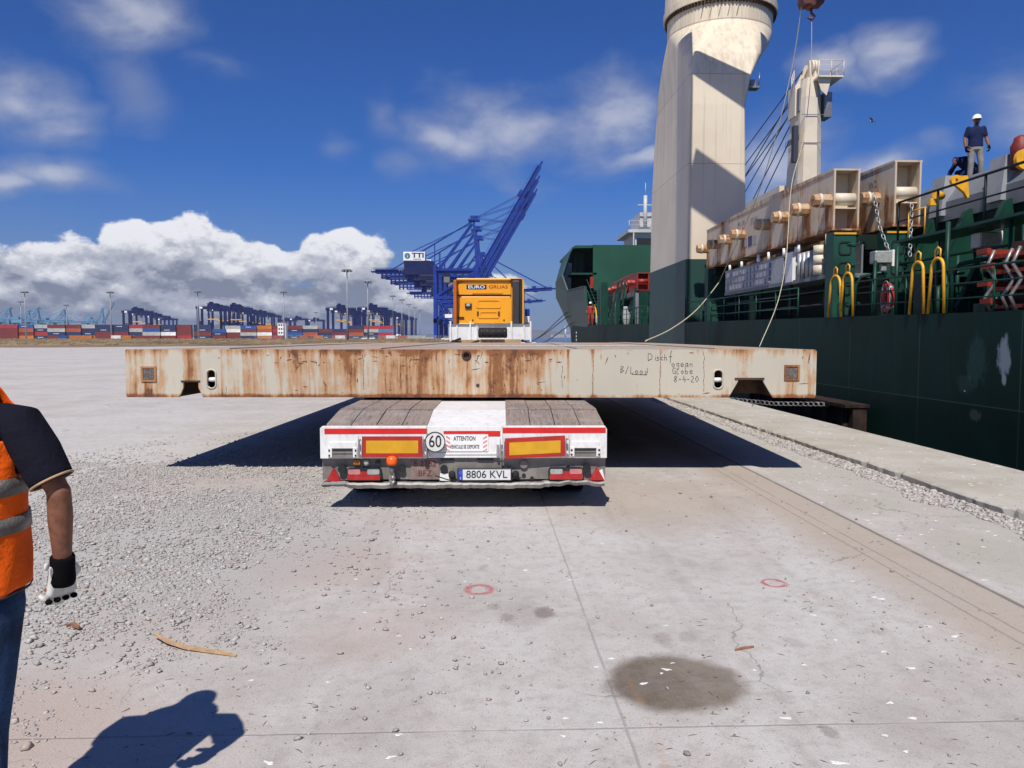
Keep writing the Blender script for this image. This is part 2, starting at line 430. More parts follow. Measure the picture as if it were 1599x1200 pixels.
# ================================================================== GROUND
def G(px, py): p = atZ(px, py, 0.0); return (p.x, p.y)
def ground_mat():
    m, n, b = mat_base('concrete_apron')
    p = n.obj(); x, y, z = n.xyz(p)
    big = n.noise(p, 0.22, 6, 0.6); mid = n.noise(p, 1.1, 7, 0.62, 0.4); fin = n.noise(p, 9.0, 8, 0.7); grit = n.noise(p, 120.0, 3, 0.7)
    c = n.mix(n.ss(mid, 0.32, 0.68), (0.425, 0.395, 0.36), (0.52, 0.495, 0.465))
    c = n.mix(n.mul(n.ss(big, 0.42, 0.62), 0.6), c, (0.55, 0.54, 0.52))
    c = n.mix(n.mul(n.ss(fin, 0.44, 0.70), 0.50), c, (0.32, 0.285, 0.25))
    c = n.mix(n.mul(n.ss(n.noise(n.vadd(p, (5, 2, 0)), 24.0, 6, 0.75), 0.52, 0.70), 0.40), c, (0.26, 0.225, 0.195))
    c = n.mix(n.mul(n.ss(n.noise(n.vadd(p, (9, 4, 0)), 3.1, 6, 0.7), 0.52, 0.7), 0.45), c, (0.44, 0.37, 0.33))
    # greenish slab next to the kerb
    w1 = n.mul(n.sub(n.noise(p, 0.9, 4), 0.5), 0.25)
    gm = n.mul(n.ss(n.add(x, w1), 3.52, 3.62), n.ss(n.noise(p, 0.8, 5, 0.6), 0.30, 0.62))
    c = n.mix(n.mul(gm, 0.6), c, (0.40, 0.385, 0.32))
    # brown dirt lying along the rail groove and fanning out across the slab
    wob = n.mul(n.sub(n.noise(p, 0.55, 5, 0.6), 0.5), 1.3)
    band = n.mul(n.ss(n.add(x, n.mul(wob, 0.35)), 2.55, 2.95), n.ss(n.add(x, n.mul(wob, 0.12)), 3.50, 3.36))
    fx = n.sub(x, 1.9); fy = n.sub(y, 7.9)
    fan = n.ss(n.add(n.m('SQRT', n.add(n.mul(n.mul(fx, fx), 0.35), n.mul(n.mul(fy, fy), 0.5))), wob), 1.15, 0.35)
    br = n.mul(n.mx(band, n.mul(fan, 0.85)), n.add(0.55, n.mul(mid, 0.6)), clamp=True)
    c = n.mix(n.mul(br, 0.72), c, n.mix(fin, (0.33, 0.26, 0.19), (0.43, 0.35, 0.27)))
    # dirt patches on the left
    for (px, py, r, k, col) in ((880, 1000, 0, 0, 0),):
        pass
    for cx, cy, rr, k in ((-1.25, 5.7, 0.9, 0.75), (-2.2, 3.35, 0.9, 0.9), (-0.6, 4.4, 0.6, 0.45), (-1.5, 3.1, 0.6, 0.6), (-2.0, 4.6, 0.8, 0.5), (-3.0, 8.6, 1.4, 0.5), (-1.0, 9.0, 0.9, 0.35)):
        dx = n.sub(x, cx); dy = n.sub(y, cy)
        e = n.ss(n.add(n.m('SQRT', n.add(n.mul(dx, dx), n.mul(dy, dy))), n.mul(wob, 0.6)), rr, rr * 0.25)
        c = n.mix(n.mul(e, k), c, (0.43, 0.35, 0.30))
    # grey crushed stone dust under the gravel field
    gx_ = n.mul(n.sub(x, -2.35), 0.62); gy_ = n.mul(n.sub(y, 6.6), 0.30)
    ge = n.ss(n.add(n.m('SQRT', n.add(n.mul(gx_, gx_), n.mul(gy_, gy_))), n.mul(wob, 0.5)), 1.05, 0.45)
    c = n.mix(n.mul(ge, 0.6), c, n.mix(fin, (0.30, 0.295, 0.28), (0.46, 0.45, 0.43)))
    # round damp oil stain with a darker left side
    (ox, oy) = G(1055, 1068)
    dx = n.mul(n.sub(x, ox), 1.0 / 0.350); dy = n.mul(n.sub(y, n.add(oy, 0.02)), 1.0 / 0.330)
    d = n.add(n.m('SQRT', n.add(n.mul(dx, dx), n.mul(dy, dy))), n.mul(n.sub(n.noise(p, 5.5, 5), 0.5), 0.42))
    st = n.ss(d, 1.14, 0.78)
    c = n.mix(n.mul(st, n.add(0.84, n.mul(n.ss(fin, 0.35, 0.65), 0.12))), c, n.mix(n.ss(x, ox - 0.25, ox + 0.2), (0.105, 0.075, 0.047), (0.165, 0.130, 0.092)))
    # red sprayed rings
    for (px, py, r1, r2, k) in ((748, 921, 0.082, 0.030, 0.75), (1209, 911, 0.075, 0.022, 0.9)):
        (cx, cy) = G(px, py); cx_, cy_ = n.sub(x, cx), n.mul(n.sub(y, cy), 0.9)
        d = n.add(n.m('SQRT', n.add(n.mul(cx_, cx_), n.mul(cy_, cy_))), n.mul(n.sub(n.noise(p, 18, 5), 0.5), 0.06))
        ring = n.ss(n.m('ABSOLUTE', n.sub(d, r1)), r2, r2 * 0.3)
        c = n.mix(n.mul(ring, n.mul(k, n.ss(fin, 0.3, 0.55))), c, (0.42, 0.075, 0.09))
    # small spills
    for (px, py, r, k) in ((850, 957, 0.085, 0.7), (790, 965, 0.06, 0.4), (1297, 1143, 0.045, 0.5), (770, 947, 0.06, 0.35), (755, 885, 0.05, 0.3), (1035, 998, 0.08, 0.35), (1075, 996, 0.07, 0.3), (1240, 1003, 0.07, 0.25), (1075, 880, 0.1, 0.2), (815, 960, 0.2, 0.25), (600, 1100, 0.35, 0.15), (1400, 1130, 0.3, 0.12)):
        (cx, cy) = G(px, py); cx_, cy_ = n.sub(x, cx), n.mul(n.sub(y, cy), 0.6)
        d = n.add(n.m('SQRT', n.add(n.mul(cx_, cx_), n.mul(cy_, cy_))), n.mul(n.sub(n.noise(p, 14, 5), 0.5), 0.08))
        c = n.mix(n.mul(n.ss(d, r, r * 0.4), k), c, (0.16, 0.12, 0.11))
    # orange rust trickle
    tx = n.sub(n.add(x, n.mul(n.sub(y, 3.3), 0.0)), 0.72)
    tr = n.mul(n.ss(n.m('ABSOLUTE', n.add(tx, n.mul(n.sub(n.noise(p, 3, 3), 0.5), 0.12))), 0.035, 0.005), n.ss(y, 4.6, 3.2))
    c = n.mix(n.mul(tr, n.mul(0.35, n.ss(fin, 0.4, 0.6))), c, (0.42, 0.22, 0.10))
    # bird droppings and pale chips: rare bright spots
    v = n.vor(n.vadd(p, n.scl(n.noise(p, 12, 3, color=True), 0.05)), 2.6, 'F1', 'Distance')
    vc = n.vor(n.vadd(p, n.scl(n.noise(p, 12, 3, color=True), 0.05)), 2.6, 'F1', 'Color'); vr, vg, vb = n.xyz(vc)
    sp = n.mul(n.ss(n.sub(v, n.mul(vg, 0.05)), 0.045, 0.02), n.ss(vr, 0.55, 0.56))
    sp = n.mul(sp, n.mx(n.ss(x, -1.4, 0.4), n.ss(x, 3.4, 3.6)))
    c = n.mix(n.mul(sp, 0.8), c, (0.74, 0.74, 0.70))
    # joints: long one beside the trailer, cross joint near the viewer, slab grid further away
    jit = n.mul(n.sub(n.noise(p, 6, 4), 0.5), 0.016)
    j1 = n.ss(n.m('ABSOLUTE', n.sub(n.add(x, jit), 0.615)), 0.008, 0.003)
    j2 = n.ss(n.m('ABSOLUTE', n.sub(n.add(y, jit), 3.235)), 0.009, 0.003)
    def rep(v, per, off, wd):
        fr = n.m('ABSOLUTE', n.sub(n.m('FRACT', n.add(n.mul(v, 1.0 / per), off)), 0.5))
        return n.ss(fr, wd / per, wd * 0.4 / per)
    j3 = n.mul(rep(n.add(x, jit), 5.0, 0.377, 0.02), n.ss(y, 14, 16))
    j4 = n.mul(rep(n.add(y, jit), 5.0, 0.85, 0.03), n.ss(y, 9, 12))
    fade = n.ss(n.noise(p, 1.7, 4), 0.30, 0.5)
    jj = n.mul(n.mx(n.mx(j1, j2), n.mul(n.mx(j3, j4), 0.6)), n.add(0.05, n.mul(fade, 0.36)))
    wv_ = n.vadd(p, n.scl(n.noise(p, 1.3, 5, color=True), 0.9))
    ck = n.vor(n.scl(wv_, (0.42, 0.42, 0.0)), 1.0, 'DISTANCE_TO_EDGE')
    c = n.mix(n.mul(n.mul(n.ss(ck, 0.0035, 0.0012), n.ss(n.noise(n.vadd(p, (7, 7, 0)), 0.5, 3), 0.50, 0.56)), 0.55), c, (0.15, 0.13, 0.115))
    for tx_, tk in ((-0.95, 0.16), (1.35, 0.20), (2.25, 0.16)):
        tw = n.add(n.sub(x, tx_), n.mul(n.sub(n.noise(n.scl(p, (0.2, 0.2, 1)), 1.0, 2), 0.5), 1.6))
        tm = n.mul(n.ss(n.m('ABSOLUTE', tw), 0.17, 0.10), n.ss(n.noise(n.scl(p, (6, 0.6, 1)), 1.0, 6, 0.7), 0.40, 0.62))
        c = n.mix(n.mul(tm, tk), c, (0.22, 0.20, 0.185))
    # crane rail groove and its side joint
    g1 = n.ss(n.m('ABSOLUTE', n.sub(n.add(x, jit), 3.40)), 0.022, 0.012)
    g2 = n.ss(n.m('ABSOLUTE', n.sub(n.add(x, jit), 2.98)), 0.010, 0.004)
    g3 = n.mul(n.ss(n.m('ABSOLUTE', n.sub(n.add(x, jit), 3.10)), 0.010, 0.004), fade)
    gg = n.mx(n.mul(g1, n.add(0.5, n.mul(fade, 0.5))), n.mul(n.mx(g2, g3), 0.5))
    c = n.mix(n.mul(n.mx(jj, gg), 0.75), c, (0.11, 0.095, 0.085))
    # hairline scratches / straw flecks, stretched across
    s1 = n.noise(n.scl(p, (14, 60, 1)), 1.0, 4, 0.8)
    c = n.mix(n.mul(n.ss(s1, 0.66, 0.72), n.mul(0.55, n.ss(mid, 0.4, 0.6))), c, (0.20, 0.165, 0.14))
    # darker pock marks
    pk = n.vor(p, 55.0, 'F1', 'Distance')
    pc = n.vor(p, 55.0, 'F1', 'Color'); pr, pg, pb = n.xyz(pc)
    pock = n.mul(n.ss(pk, 0.30, 0.16), n.ss(pr, 0.88, 0.9))
    c = n.mix(n.mul(pock, 0.55), c, (0.17, 0.15, 0.14))
    p3 = n.vor(n.vadd(p, (3, 1, 0)), 120.0, 'F1', 'Distance'); p3r, p3g, p3b = n.xyz(n.vor(n.vadd(p, (3, 1, 0)), 120.0, 'F1', 'Color'))
    c = n.mix(n.mul(n.mul(n.ss(p3, 0.34, 0.18), n.ss(p3r, 0.84, 0.86)), 0.6), c, (0.13, 0.115, 0.10))
    c = n.mix(n.mul(n.ss(grit, 0.42, 0.7), 0.28), c, (0.27, 0.25, 0.23))
    c = n.mix(n.mul(n.ss(grit, 0.5, 0.28), 0.22), c, (0.66, 0.65, 0.63))
    n.put(b.inputs['Base Color'], c)
    n.put(b.inputs['Roughness'], n.sub(0.93, n.mul(st, 0.22)))
    b.inputs['Specular IOR Level'].default_value = 0.25
    h = n.add(n.add(n.mul(fin, 0.5), n.mul(grit, 0.45)), n.add(n.mul(n.mx(jj, gg), -1.6), n.mul(mid, 0.6)))
    n.put(b.inputs['Normal'], n.bump(h, 0.55, 0.012))
    return m
gm_ = ground_mat()
QX0, QX1, QH = 4.93, 6.5, 0.095
g = MB().box(-6000, QX0, -300, 9000, -4.0, 0.0).build('ground', gm_)
tag(g, kind='structure')

# quay coping: raised kerb with a broken inner edge, in 5 m lengths of one sheet
def coping_mat():
    m, n, b = mat_base('coping_concrete')
    p = n.obj(); x, y, z = n.xyz(p)
    a = n.noise(p, 1.3, 6, 0.62); f = n.noise(p, 10, 7, 0.7); gr = n.noise(p, 110, 3, 0.7)
    c = n.mix(n.ss(a, 0.3, 0.7), (0.40, 0.37, 0.30), (0.50, 0.475, 0.415))
    c = n.mix(n.mul(n.ss(f, 0.5, 0.72), 0.4), c, (0.30, 0.26, 0.20))
    v = n.vor(n.vadd(p, n.scl(n.noise(p, 12, 3, color=True), 0.05)), 2.8, 'F1', 'Distance')
    vr, vg, vb = n.xyz(n.vor(n.vadd(p, n.scl(n.noise(p, 12, 3, color=True), 0.05)), 2.8, 'F1', 'Color'))
    c = n.mix(n.mul(n.mul(n.ss(v, 0.08, 0.04), n.ss(vr, 0.35, 0.36)), 0.7), c, (0.72, 0.70, 0.64))
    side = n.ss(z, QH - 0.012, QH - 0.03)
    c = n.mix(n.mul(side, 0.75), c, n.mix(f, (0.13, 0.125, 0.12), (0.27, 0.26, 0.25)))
    c = n.mix(n.mul(n.ss(gr, 0.42, 0.7), 0.3), c, (0.25, 0.23, 0.19))
    n.put(b.inputs['Base Color'], c); b.inputs['Roughness'].default_value = 0.9
    n.put(b.inputs['Normal'], n.bump(n.add(f, n.mul(gr, 0.5)), 0.5, 0.01))
    return m
def coping():
    mb = MB(); rnd = random.Random(5)
    ys = [-8.0]
    while ys[-1] < 60: ys.append(ys[-1] + (0.09 if 0 < ys[-1] < 25 else 0.6))
    while ys[-1] < 900: ys.append(ys[-1] + 20)
    rows = []
    jx = 0.0
    for y in ys:
        jx = jx * 0.75 + rnd.uniform(-0.014, 0.014)
        chip = rnd.random() ** 9 * 0.07
        xi = QX0 + jx + chip
        xo = QX1 + rnd.uniform(-0.006, 0.006)
        rows.append([(QX0 - 0.004 + jx * 0.6, y, -0.01), (xi, y, QH - 0.022 - chip * 0.5), (xi + 0.03, y, QH), (xo - 0.03, y, QH), (xo, y, QH - 0.03), (xo, y, -4.2)])
    k = 6
    vs = [p for r_ in rows for p in r_]
    fs = [(i * k + j, i * k + j + 1, (i + 1) * k + j + 1, (i + 1) * k + j) for i in range(len(rows) - 1) for j in range(k - 1)]
    mb.addm(vs, fs)
    return mb
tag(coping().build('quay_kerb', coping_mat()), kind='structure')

# water of the dock and the bay
def water_mat():
    m, n, b = mat_base('sea_water')
    p = n.obj()
    a = n.noise(p, 0.35, 6, 0.62); a2 = n.noise(n.scl(p, (1, 1.6, 1)), 1.6, 4, 0.6)
    b.inputs['Base Color'].default_value = (0.006, 0.035, 0.062, 1)
    b.inputs['Roughness'].default_value = 0.12; b.inputs['IOR'].default_value = 1.33
    n.put(b.inputs['Normal'], n.bump(n.add(a, n.mul(a2, 0.4)), 0.6, 0.35))
    return m
tag(MB().box(QX1 - 0.2, 9000, -300, 14000, -6.0, -2.3).build('water', water_mat()), kind='structure')

# ---- loose stones
def stones(name, pts, sizes, mat, seed, flat=0.62, hi=False, kind='stuff'):
    rs = np.random.RandomState(seed); N = len(pts)
    if hi:
        t = (1 + 5 ** 0.5) / 2
        base = np.array([(-1, t, 0), (1, t, 0), (-1, -t, 0), (1, -t, 0), (0, -1, t), (0, 1, t), (0, -1, -t), (0, 1, -t), (t, 0, -1), (t, 0, 1), (-t, 0, -1), (-t, 0, 1)]) / 1.9
        fc = np.array([(0, 11, 5), (0, 5, 1), (0, 1, 7), (0, 7, 10), (0, 10, 11), (1, 5, 9), (5, 11, 4), (11, 10, 2), (10, 7, 6), (7, 1, 8), (3, 9, 4), (3, 4, 2), (3, 2, 6), (3, 6, 8), (3, 8, 9), (4, 9, 5), (2, 4, 11), (6, 2, 10), (8, 6, 7), (9, 8, 1)])
    else:
        base = np.array([(1, 0, -0.2), (0.3, 0.9, 0.0), (-0.8, 0.5, -0.2), (-0.7, -0.6, 0.1), (0.4, -0.9, -0.1), (0.3, 0.1, 0.85), (-0.25, -0.15, 0.8), (0, 0, -0.8)])
        fc = np.array([(0, 1, 5), (1, 2, 6), (1, 6, 5), (2, 3, 6), (3, 4, 6), (4, 5, 6), (4, 0, 5), (1, 0, 7), (2, 1, 7), (3, 2, 7), (4, 3, 7), (0, 4, 7)])
    nb = len(base)
    v = np.repeat(base[None], N, 0) * (1 + rs.uniform(-0.28, 0.28, (N, nb, 3)))
    sc = np.stack([rs.uniform(0.75, 1.3, N), rs.uniform(0.6, 1.05, N), rs.uniform(0.7, 1.2, N) * flat], 1)
    v *= sc[:, None, :]
    # tilt a little, then spin
    tx = rs.uniform(-0.4, 0.4, N); c, s_ = np.cos(tx)[:, None], np.sin(tx)[:, None]
    y2 = v[..., 1] * c - v[..., 2] * s_; z2 = v[..., 1] * s_ + v[..., 2] * c; v[..., 1] = y2; v[..., 2] = z2
    an = rs.uniform(0, 2 * np.pi, N); c, s_ = np.cos(an)[:, None], np.sin(an)[:, None]
    x2 = v[..., 0] * c - v[..., 1] * s_; y2 = v[..., 0] * s_ + v[..., 1] * c; v[..., 0] = x2; v[..., 1] = y2
    v *= (np.asarray(sizes) / 2)[:, None, None]
    v += np.asarray(pts)[:, None, :]
    v[..., 2] += (np.asarray(sizes) * flat * 0.30)[:, None]
    V_ = v.reshape(-1, 3); F_ = (fc[None] + (np.arange(N) * nb)[:, None, None]).reshape(-1, 3)
    me = bpy.data.meshes.new(name)
    me.vertices.add(len(V_)); me.vertices.foreach_set('co', V_.astype(np.float32).ravel())
    me.loops.add(F_.size); me.loops.foreach_set('vertex_index', F_.astype(np.int32).ravel())
    me.polygons.add(len(F_)); me.polygons.foreach_set('loop_start', (np.arange(len(F_)) * 3).astype(np.int32))
    me.update(calc_edges=True); me.validate()
    o = bpy.data.objects.new(name, me); scene.collection.objects.link(o); me.materials.append(mat)
    if kind: tag(o, kind=kind)
    return o
def stone_mat(name, c0, c1, c2):
    m, n, b = mat_base(name)
    gr_ = n.new('ShaderNodeNewGeometry').outputs['Random Per Island']
    p = n.obj(); f = n.noise(p, 90, 4, 0.6)
    c = n.mix(gr_, c0, c1)
    c = n.mix(n.ss(n.m('FRACT', n.mul(gr_, 7.31)), 0.80, 0.9), c, c2)
    c = n.mix(n.mul(n.ss(f, 0.35, 0.7), 0.35), c, (0.50, 0.48, 0.45))
    n.put(b.inputs['Base Color'], c); b.inputs['Roughness'].default_value = 0.92
    return m
sm1 = stone_mat('crushed_grey_stone', (0.28, 0.27, 0.25), (0.47, 0.455, 0.43), (0.38, 0.31, 0.27))
sm2 = stone_mat('pale_ballast', (0.28, 0.26, 0.235), (0.50, 0.47, 0.43), (0.25, 0.20, 0.18))
sm3 = stone_mat('loose_grit', (0.12, 0.10, 0.085), (0.34, 0.31, 0.28), (0.22, 0.12, 0.07))
def inpoly(x, y, poly):
    c = np.zeros(len(x), bool); j = len(poly) - 1
    for i in range(len(poly)):
        xi, yi = poly[i]; xj, yj = poly[j]
        if yi != yj:
            c ^= ((yi > y) != (yj > y)) & (x < (xj - xi) * (y - yi) / (yj - yi) + xi)
        j = i
    return c
def vnoise(x, y, s, seed):
    rs = np.random.RandomState(seed); T = rs.rand(64, 64)
    u = x / s; v = y / s; i = np.floor(u).astype(int); j = np.floor(v).astype(int); fu = u - i; fv = v - j
    fu = fu * fu * (3 - 2 * fu); fv = fv * fv * (3 - 2 * fv)
    g_ = lambda a, b_: T[a % 64, b_ % 64]
    return (g_(i, j) * (1 - fu) + g_(i + 1, j) * fu) * (1 - fv) + (g_(i, j + 1) * (1 - fu) + g_(i + 1, j + 1) * fu) * fv
rs = np.random.RandomState(11)
poly = [G(*p) for p in ((-260, 745), (110, 700), (300, 735), (470, 742), (505, 790), (440, 840), (392, 905), (400, 985), (310, 1035), (120, 1060), (-260, 1120))]
x = rs.uniform(-6.5, -0.9, 210000); y = rs.uniform(3.2, 10.6, 210000)
jx_ = (vnoise(x, y, 0.9, 31) - .5) * 0.9 + (vnoise(x, y, 0.3, 32) - .5) * 0.5 + rs.normal(0, 0.13, len(x)); jy_ = (vnoise(x, y, 1.1, 33) - .5) * 1.6 + (vnoise(x, y, 0.4, 34) - .5) * 0.8 + rs.normal(0, 0.25, len(x))
core = inpoly(x + jx_, y + jy_, poly)
nn = vnoise(x, y, 0.55, 3) * 0.6 + vnoise(x, y, 0.17, 4) * 0.4
keep = core & (rs.rand(len(x)) < np.clip((nn - 0.28) * 2.6, 0.05, 1) * 0.62)
cx_, cy_ = x[keep], y[keep]
sz = rs.gamma(2.6, 0.0058, len(cx_)) * (0.75 + 0.5 * vnoise(cx_, cy_, 0.7, 41)) + 0.005
pts = np.stack([cx_, cy_, -sz * 0.10], 1)
near = cy_ < 6.0
stones('gravel', pts, sz, sm1, 1, flat=0.5)
# outer scatter of the gravel, thinning out
x = rs.uniform(-9, 0.2, 90000); y = rs.uniform(2.3, 17, 90000)
gxp, gyp = -2.9, 7.0
dd = np.sqrt(((x - gxp) / 2.9) ** 2 + ((y - gyp) / 5.2) ** 2)
nn = vnoise(x, y, 0.9, 7) * 0.6 + vnoise(x, y, 0.25, 8) * 0.4
keep = (rs.rand(len(x)) < np.clip(1.5 - dd, 0, 1) * np.clip((nn - 0.28) * 2.4, 0, 1)) & ~((x > -1.7) & (y < 9) & (rs.rand(len(x)) < 0.8))
xx, yy = x[keep], y[keep]
stones('scattered_gravel', np.stack([xx, yy, np.zeros_like(xx)], 1), rs.gamma(4.5, 0.0042, len(xx)) + 0.007, sm1, 2)
# ballast strip along the kerb
x = rs.uniform(4.40, 5.0, 60000); y = rs.uniform(3.5, 40, 60000)
edge = 4.56 + (vnoise(x * 0, y, 0.6, 9) - 0.5) * 0.24
keep = (x > edge) & (rs.rand(len(x)) < np.where(x > edge + 0.06, 0.85, 0.4))
xx, yy = x[keep], y[keep]; zz = np.maximum(0, (xx - 4.62)) * 0.04 * rs.rand(len(xx))
stones('ballast', np.stack([np.minimum(xx, 4.90), yy, zz - 0.006], 1), rs.gamma(6.0, 0.0052, len(xx)) + 0.013, sm2, 3)
# grit lying loose on the concrete
x = rs.uniform(-2.6, 6.3, 15000); y = 2.2 + rs.rand(15000) ** 1.4 * 9
nn = vnoise(x, y, 0.8, 12)
keep = (rs.rand(len(x)) < np.clip((nn - 0.2) * 1.4, 0.05, 1)) & ((x < QX0 - 0.1) | (x > QX0 + 0.1))
xx, yy = x[keep], y[keep]
stones('grit', np.stack([xx, yy, np.where(xx > QX0, QH, 0.0)], 1), rs.gamma(2.0, 0.0021, len(xx)) + 0.003, sm3, 4)
# single stones one can point at
x = rs.uniform(-1.6, 4.3, 230); y = 2.5 + rs.rand(230) ** 1.0 * 7
stones('loose_pebbles', np.stack([x, y, np.zeros_like(x)], 1), rs.gamma(2.6, 0.0042, len(x)) + 0.006, stone_mat('dark_pebble', (0.16, 0.15, 0.14), (0.34, 0.32, 0.30), (0.2, 0.13, 0.09)), 5, flat=0.8, hi=True)
# straw and twig crumbs
def crumbs():
    mb = MB(); r_ = random.Random(4)
    for i in range(800):
        x = r_.uniform(-1.8, 4.2); y = 2.4 + r_.random() ** 1.5 * 7; a = r_.gauss(0.2, 0.9); l = r_.uniform(0.006, 0.028); wd = r_.uniform(0.0008, 0.0018)
        if vnoise(np.array([x]), np.array([y]), 0.7, 21)[0] < 0.42: continue
        dx, dy = math.cos(a) * l, math.sin(a) * l; nx, ny = -math.sin(a) * wd, math.cos(a) * wd
        b_ = r_.uniform(-0.003, 0.003)
        mb.addm([(x - dx + nx, y - dy + ny, 0.001), (x - dx - nx, y - dy - ny, 0.001), (x - nx + b_, y - ny + b_, 0.004), (x + dx, y + dy, 0.001), (x + nx + b_, y + ny + b_, 0.004), (x, y + wd, 0.0005)], [(0, 1, 2, 4), (4, 2, 3), (0, 5, 4), (1, 5, 2), (5, 3, 4), (5, 2, 3)])
    return mb
tag(crumbs().build('straw_crumbs', paint('straw', (0.16, 0.12, 0.085), 0.9, 0.4, 60)), kind='stuff')
# bird droppings: thin splashes on the slabs
def splats(pts, seed, z0):
    mb = MB(); r_ = random.Random(seed)
    for (x, y, s_) in pts:
        n_ = 14; ph = r_.random() * 6; ax = r_.uniform(1.0, 2.2)
        ro = r_.uniform(-0.5, 0.5)
        ring = []
        for k in range(n_):
            t = 2 * math.pi * k / n_; rr = s_ * (0.55 + 0.45 * r_.random() + 0.25 * math.sin(3 * t + ph))
            u, v = math.cos(t) * rr * ax, math.sin(t) * rr * 0.8
            ring.append((x + u * math.cos(ro) - v * math.sin(ro), y + u * math.sin(ro) + v * math.cos(ro), z0))
        mb.addm(ring + [(p[0] * 0.8 + x * 0.2, p[1] * 0.8 + y * 0.2, z0 + 0.002) for p in ring], [tuple(range(n_, 2 * n_))] + [(k, (k + 1) % n_, (k + 1) % n_ + n_, k + n_) for k in range(n_)])
    return mb
sp_px = [(1005, 1068, .017), (1040, 1046, .018), (1033, 1052, .012), (1050, 1036, .008), (955, 1029, .013), (932, 1042, .011), (820, 891, .02), (1390, 1098, .02), (1378, 936, .026), (1366, 933, .02), (1423, 1044, .016), (1425, 1122, .016),
         (1415, 1174, .012), (1310, 1192, .022), (622, 1148, .012), (420, 1192, .018), (610, 1183, .014), (1270, 961, .012), (1380, 1018, .016), (1178, 1047, .009), (1382, 1149, .012), (512, 1066, .01), (890, 906, .014), (1332, 908, .014), (1492, 994, .02),
         (570, 957, .01), (392, 1063, .01), (641, 1014, .01), (556, 905, .011), (763, 873, .009), (1256, 1039, .01), (1305, 1000, .01), (883, 1122, .012), (938, 1129, .012), (880, 1150, .012), (1228, 1122, .018)]
tag(splats([(*G(a, b), c * 0.9) for a, b, c in sp_px], 1, 0.0008).build('bird_droppings', paint('dropping_white', (0.72, 0.72, 0.69), 0.8, 0.12, 40)), kind='stuff')
r_ = random.Random(8)
pp = [(r_.uniform(5.05, 6.4), r_.uniform(5, 26), r_.uniform(.008, .022)) for _ in range(170)]
tag(splats(pp, 2, QH + 0.0008).build('kerb_droppings', bpy.data.materials['dropping_white']), kind='stuff')
pp = [(r_.uniform(3.45, 4.5), r_.uniform(5, 15), r_.uniform(.007, .018)) for _ in range(90)]
tag(splats(pp, 3, 0.0008).build('slab_droppings', bpy.data.materials['dropping_white']), kind='stuff')

# wooden splinters
def stick(name, pts, w_, h_, mat, label, cat='stick'):
    mb = MB(); rings = []
    n_ = len(pts)
    for i, p in enumerate(pts):
        p = Vector(p); d = (Vector(pts[min(i + 1, n_ - 1)]) - Vector(pts[max(i - 1, 0)])).normalized(); s_ = Vector((-d.y, d.x, 0)).normalized()
        k = w_ * (0.35 if i in (0, n_ - 1) else 1.0)
        rings.append([p - s_ * k / 2, p + s_ * k / 2, p + s_ * k / 2.4 + Vector((0, 0, h_)), p - s_ * k / 2.4 + Vector((0, 0, h_ * 0.8))])
    mb.loft(rings, smooth=False)
    return tag(mb.build(name, mat), label, cat)
sp_ = [G(241, 1000), G(262, 1009), G(290, 1016), G(320, 1019), G(350, 1023), G(369, 1026)]
stick('wood_splinter', [(a, b, c) for (a, b), c in zip(sp_, (0.03, 0.022, 0.012, 0.006, 0.006, 0.002))], 0.026, 0.012, M['wood'], 'long curved splinter of pale wood on the edge of the gravel')
sp_ = [G(1148, 1017), G(1162, 1014), G(1177, 1012)]
stick('wood_chip', [(a, b, 0.001) for a, b in sp_], 0.014, 0.012, paint('reddish_wood', (0.26, 0.13, 0.075), 0.85, 0.2, 30), 'short reddish wood chip above the oil stain', 'wood chip')
sp_ = [G(104, 984), G(114, 981), G(124, 986)]
stick('wood_chip', [(a, b, 0.015) for a, b in sp_], 0.03, 0.02, bpy.data.materials['reddish_wood'], 'brown wood chip in the gravel below the white glove', 'wood chip')

# ================================================================== FAR LAND
def field_mat():
    m, n, b = mat_base('dry_field')
    p = n.obj(); a = n.noise(n.scl(p, (0.02, 0.05, 1)), 1.0, 7, 0.65); f = n.noise(p, 0.4, 6, 0.7)
    c = n.mix(n.ss(a, 0.4, 0.62), (0.20, 0.135, 0.085), (0.15, 0.115, 0.065))
    c = n.mix(n.mul(n.ss(f, 0.45, 0.7), 0.5), c, (0.34, 0.29, 0.22))
    n.put(b.inputs['Base Color'], c); b.inputs['Roughness'].default_value = 0.95
    return m
def field():
    r_ = random.Random(2); n_ = 60; vs = []
    for i in range(n_ + 1):
        x = -700 + 712 * i / n_
        vs.append((min(x, 4.0), 150 + r_.uniform(-8, 8) + (0 if x > -60 else -12), 0.02)); vs.append((min(x, 4.0), 500, 0.45 + r_.uniform(-.2, .3)))
    fs = [(2 * i, 2 * i + 2, 2 * i + 3, 2 * i + 1) for i in range(n_)]
    return MB().addm(vs, fs)
tag(field().build('dry_field', field_mat()), kind='structure')
def tufts():
    mb = MB(); r_ = random.Random(3)
    for i in range(5000):
        y = r_.uniform(155, 495); x = r_.uniform(-0.66, -0.02) * y
        h = r_.uniform(0.15, 0.5) * (1.5 if y > 380 else 1); w_ = r_.uniform(0.4, 1.6)
        z = 0.02 + (y - 150) / 350 * 0.45
        mb.addm([(x - w_, y, z), (x + w_, y, z), (x + w_ * 0.5, y + w_ * .4, z + h), (x - w_ * 0.4, y + w_ * 0.2, z + h * 0.8), (x, y + w_, z)], [(0, 1, 2, 3), (1, 4, 2), (4, 0, 3), (2, 4, 3)])
    return mb
tag(tufts().build('dry_grass', paint('dry_grass', (0.17, 0.125, 0.07), 0.95, 0.5, 0.05)), kind='stuff')

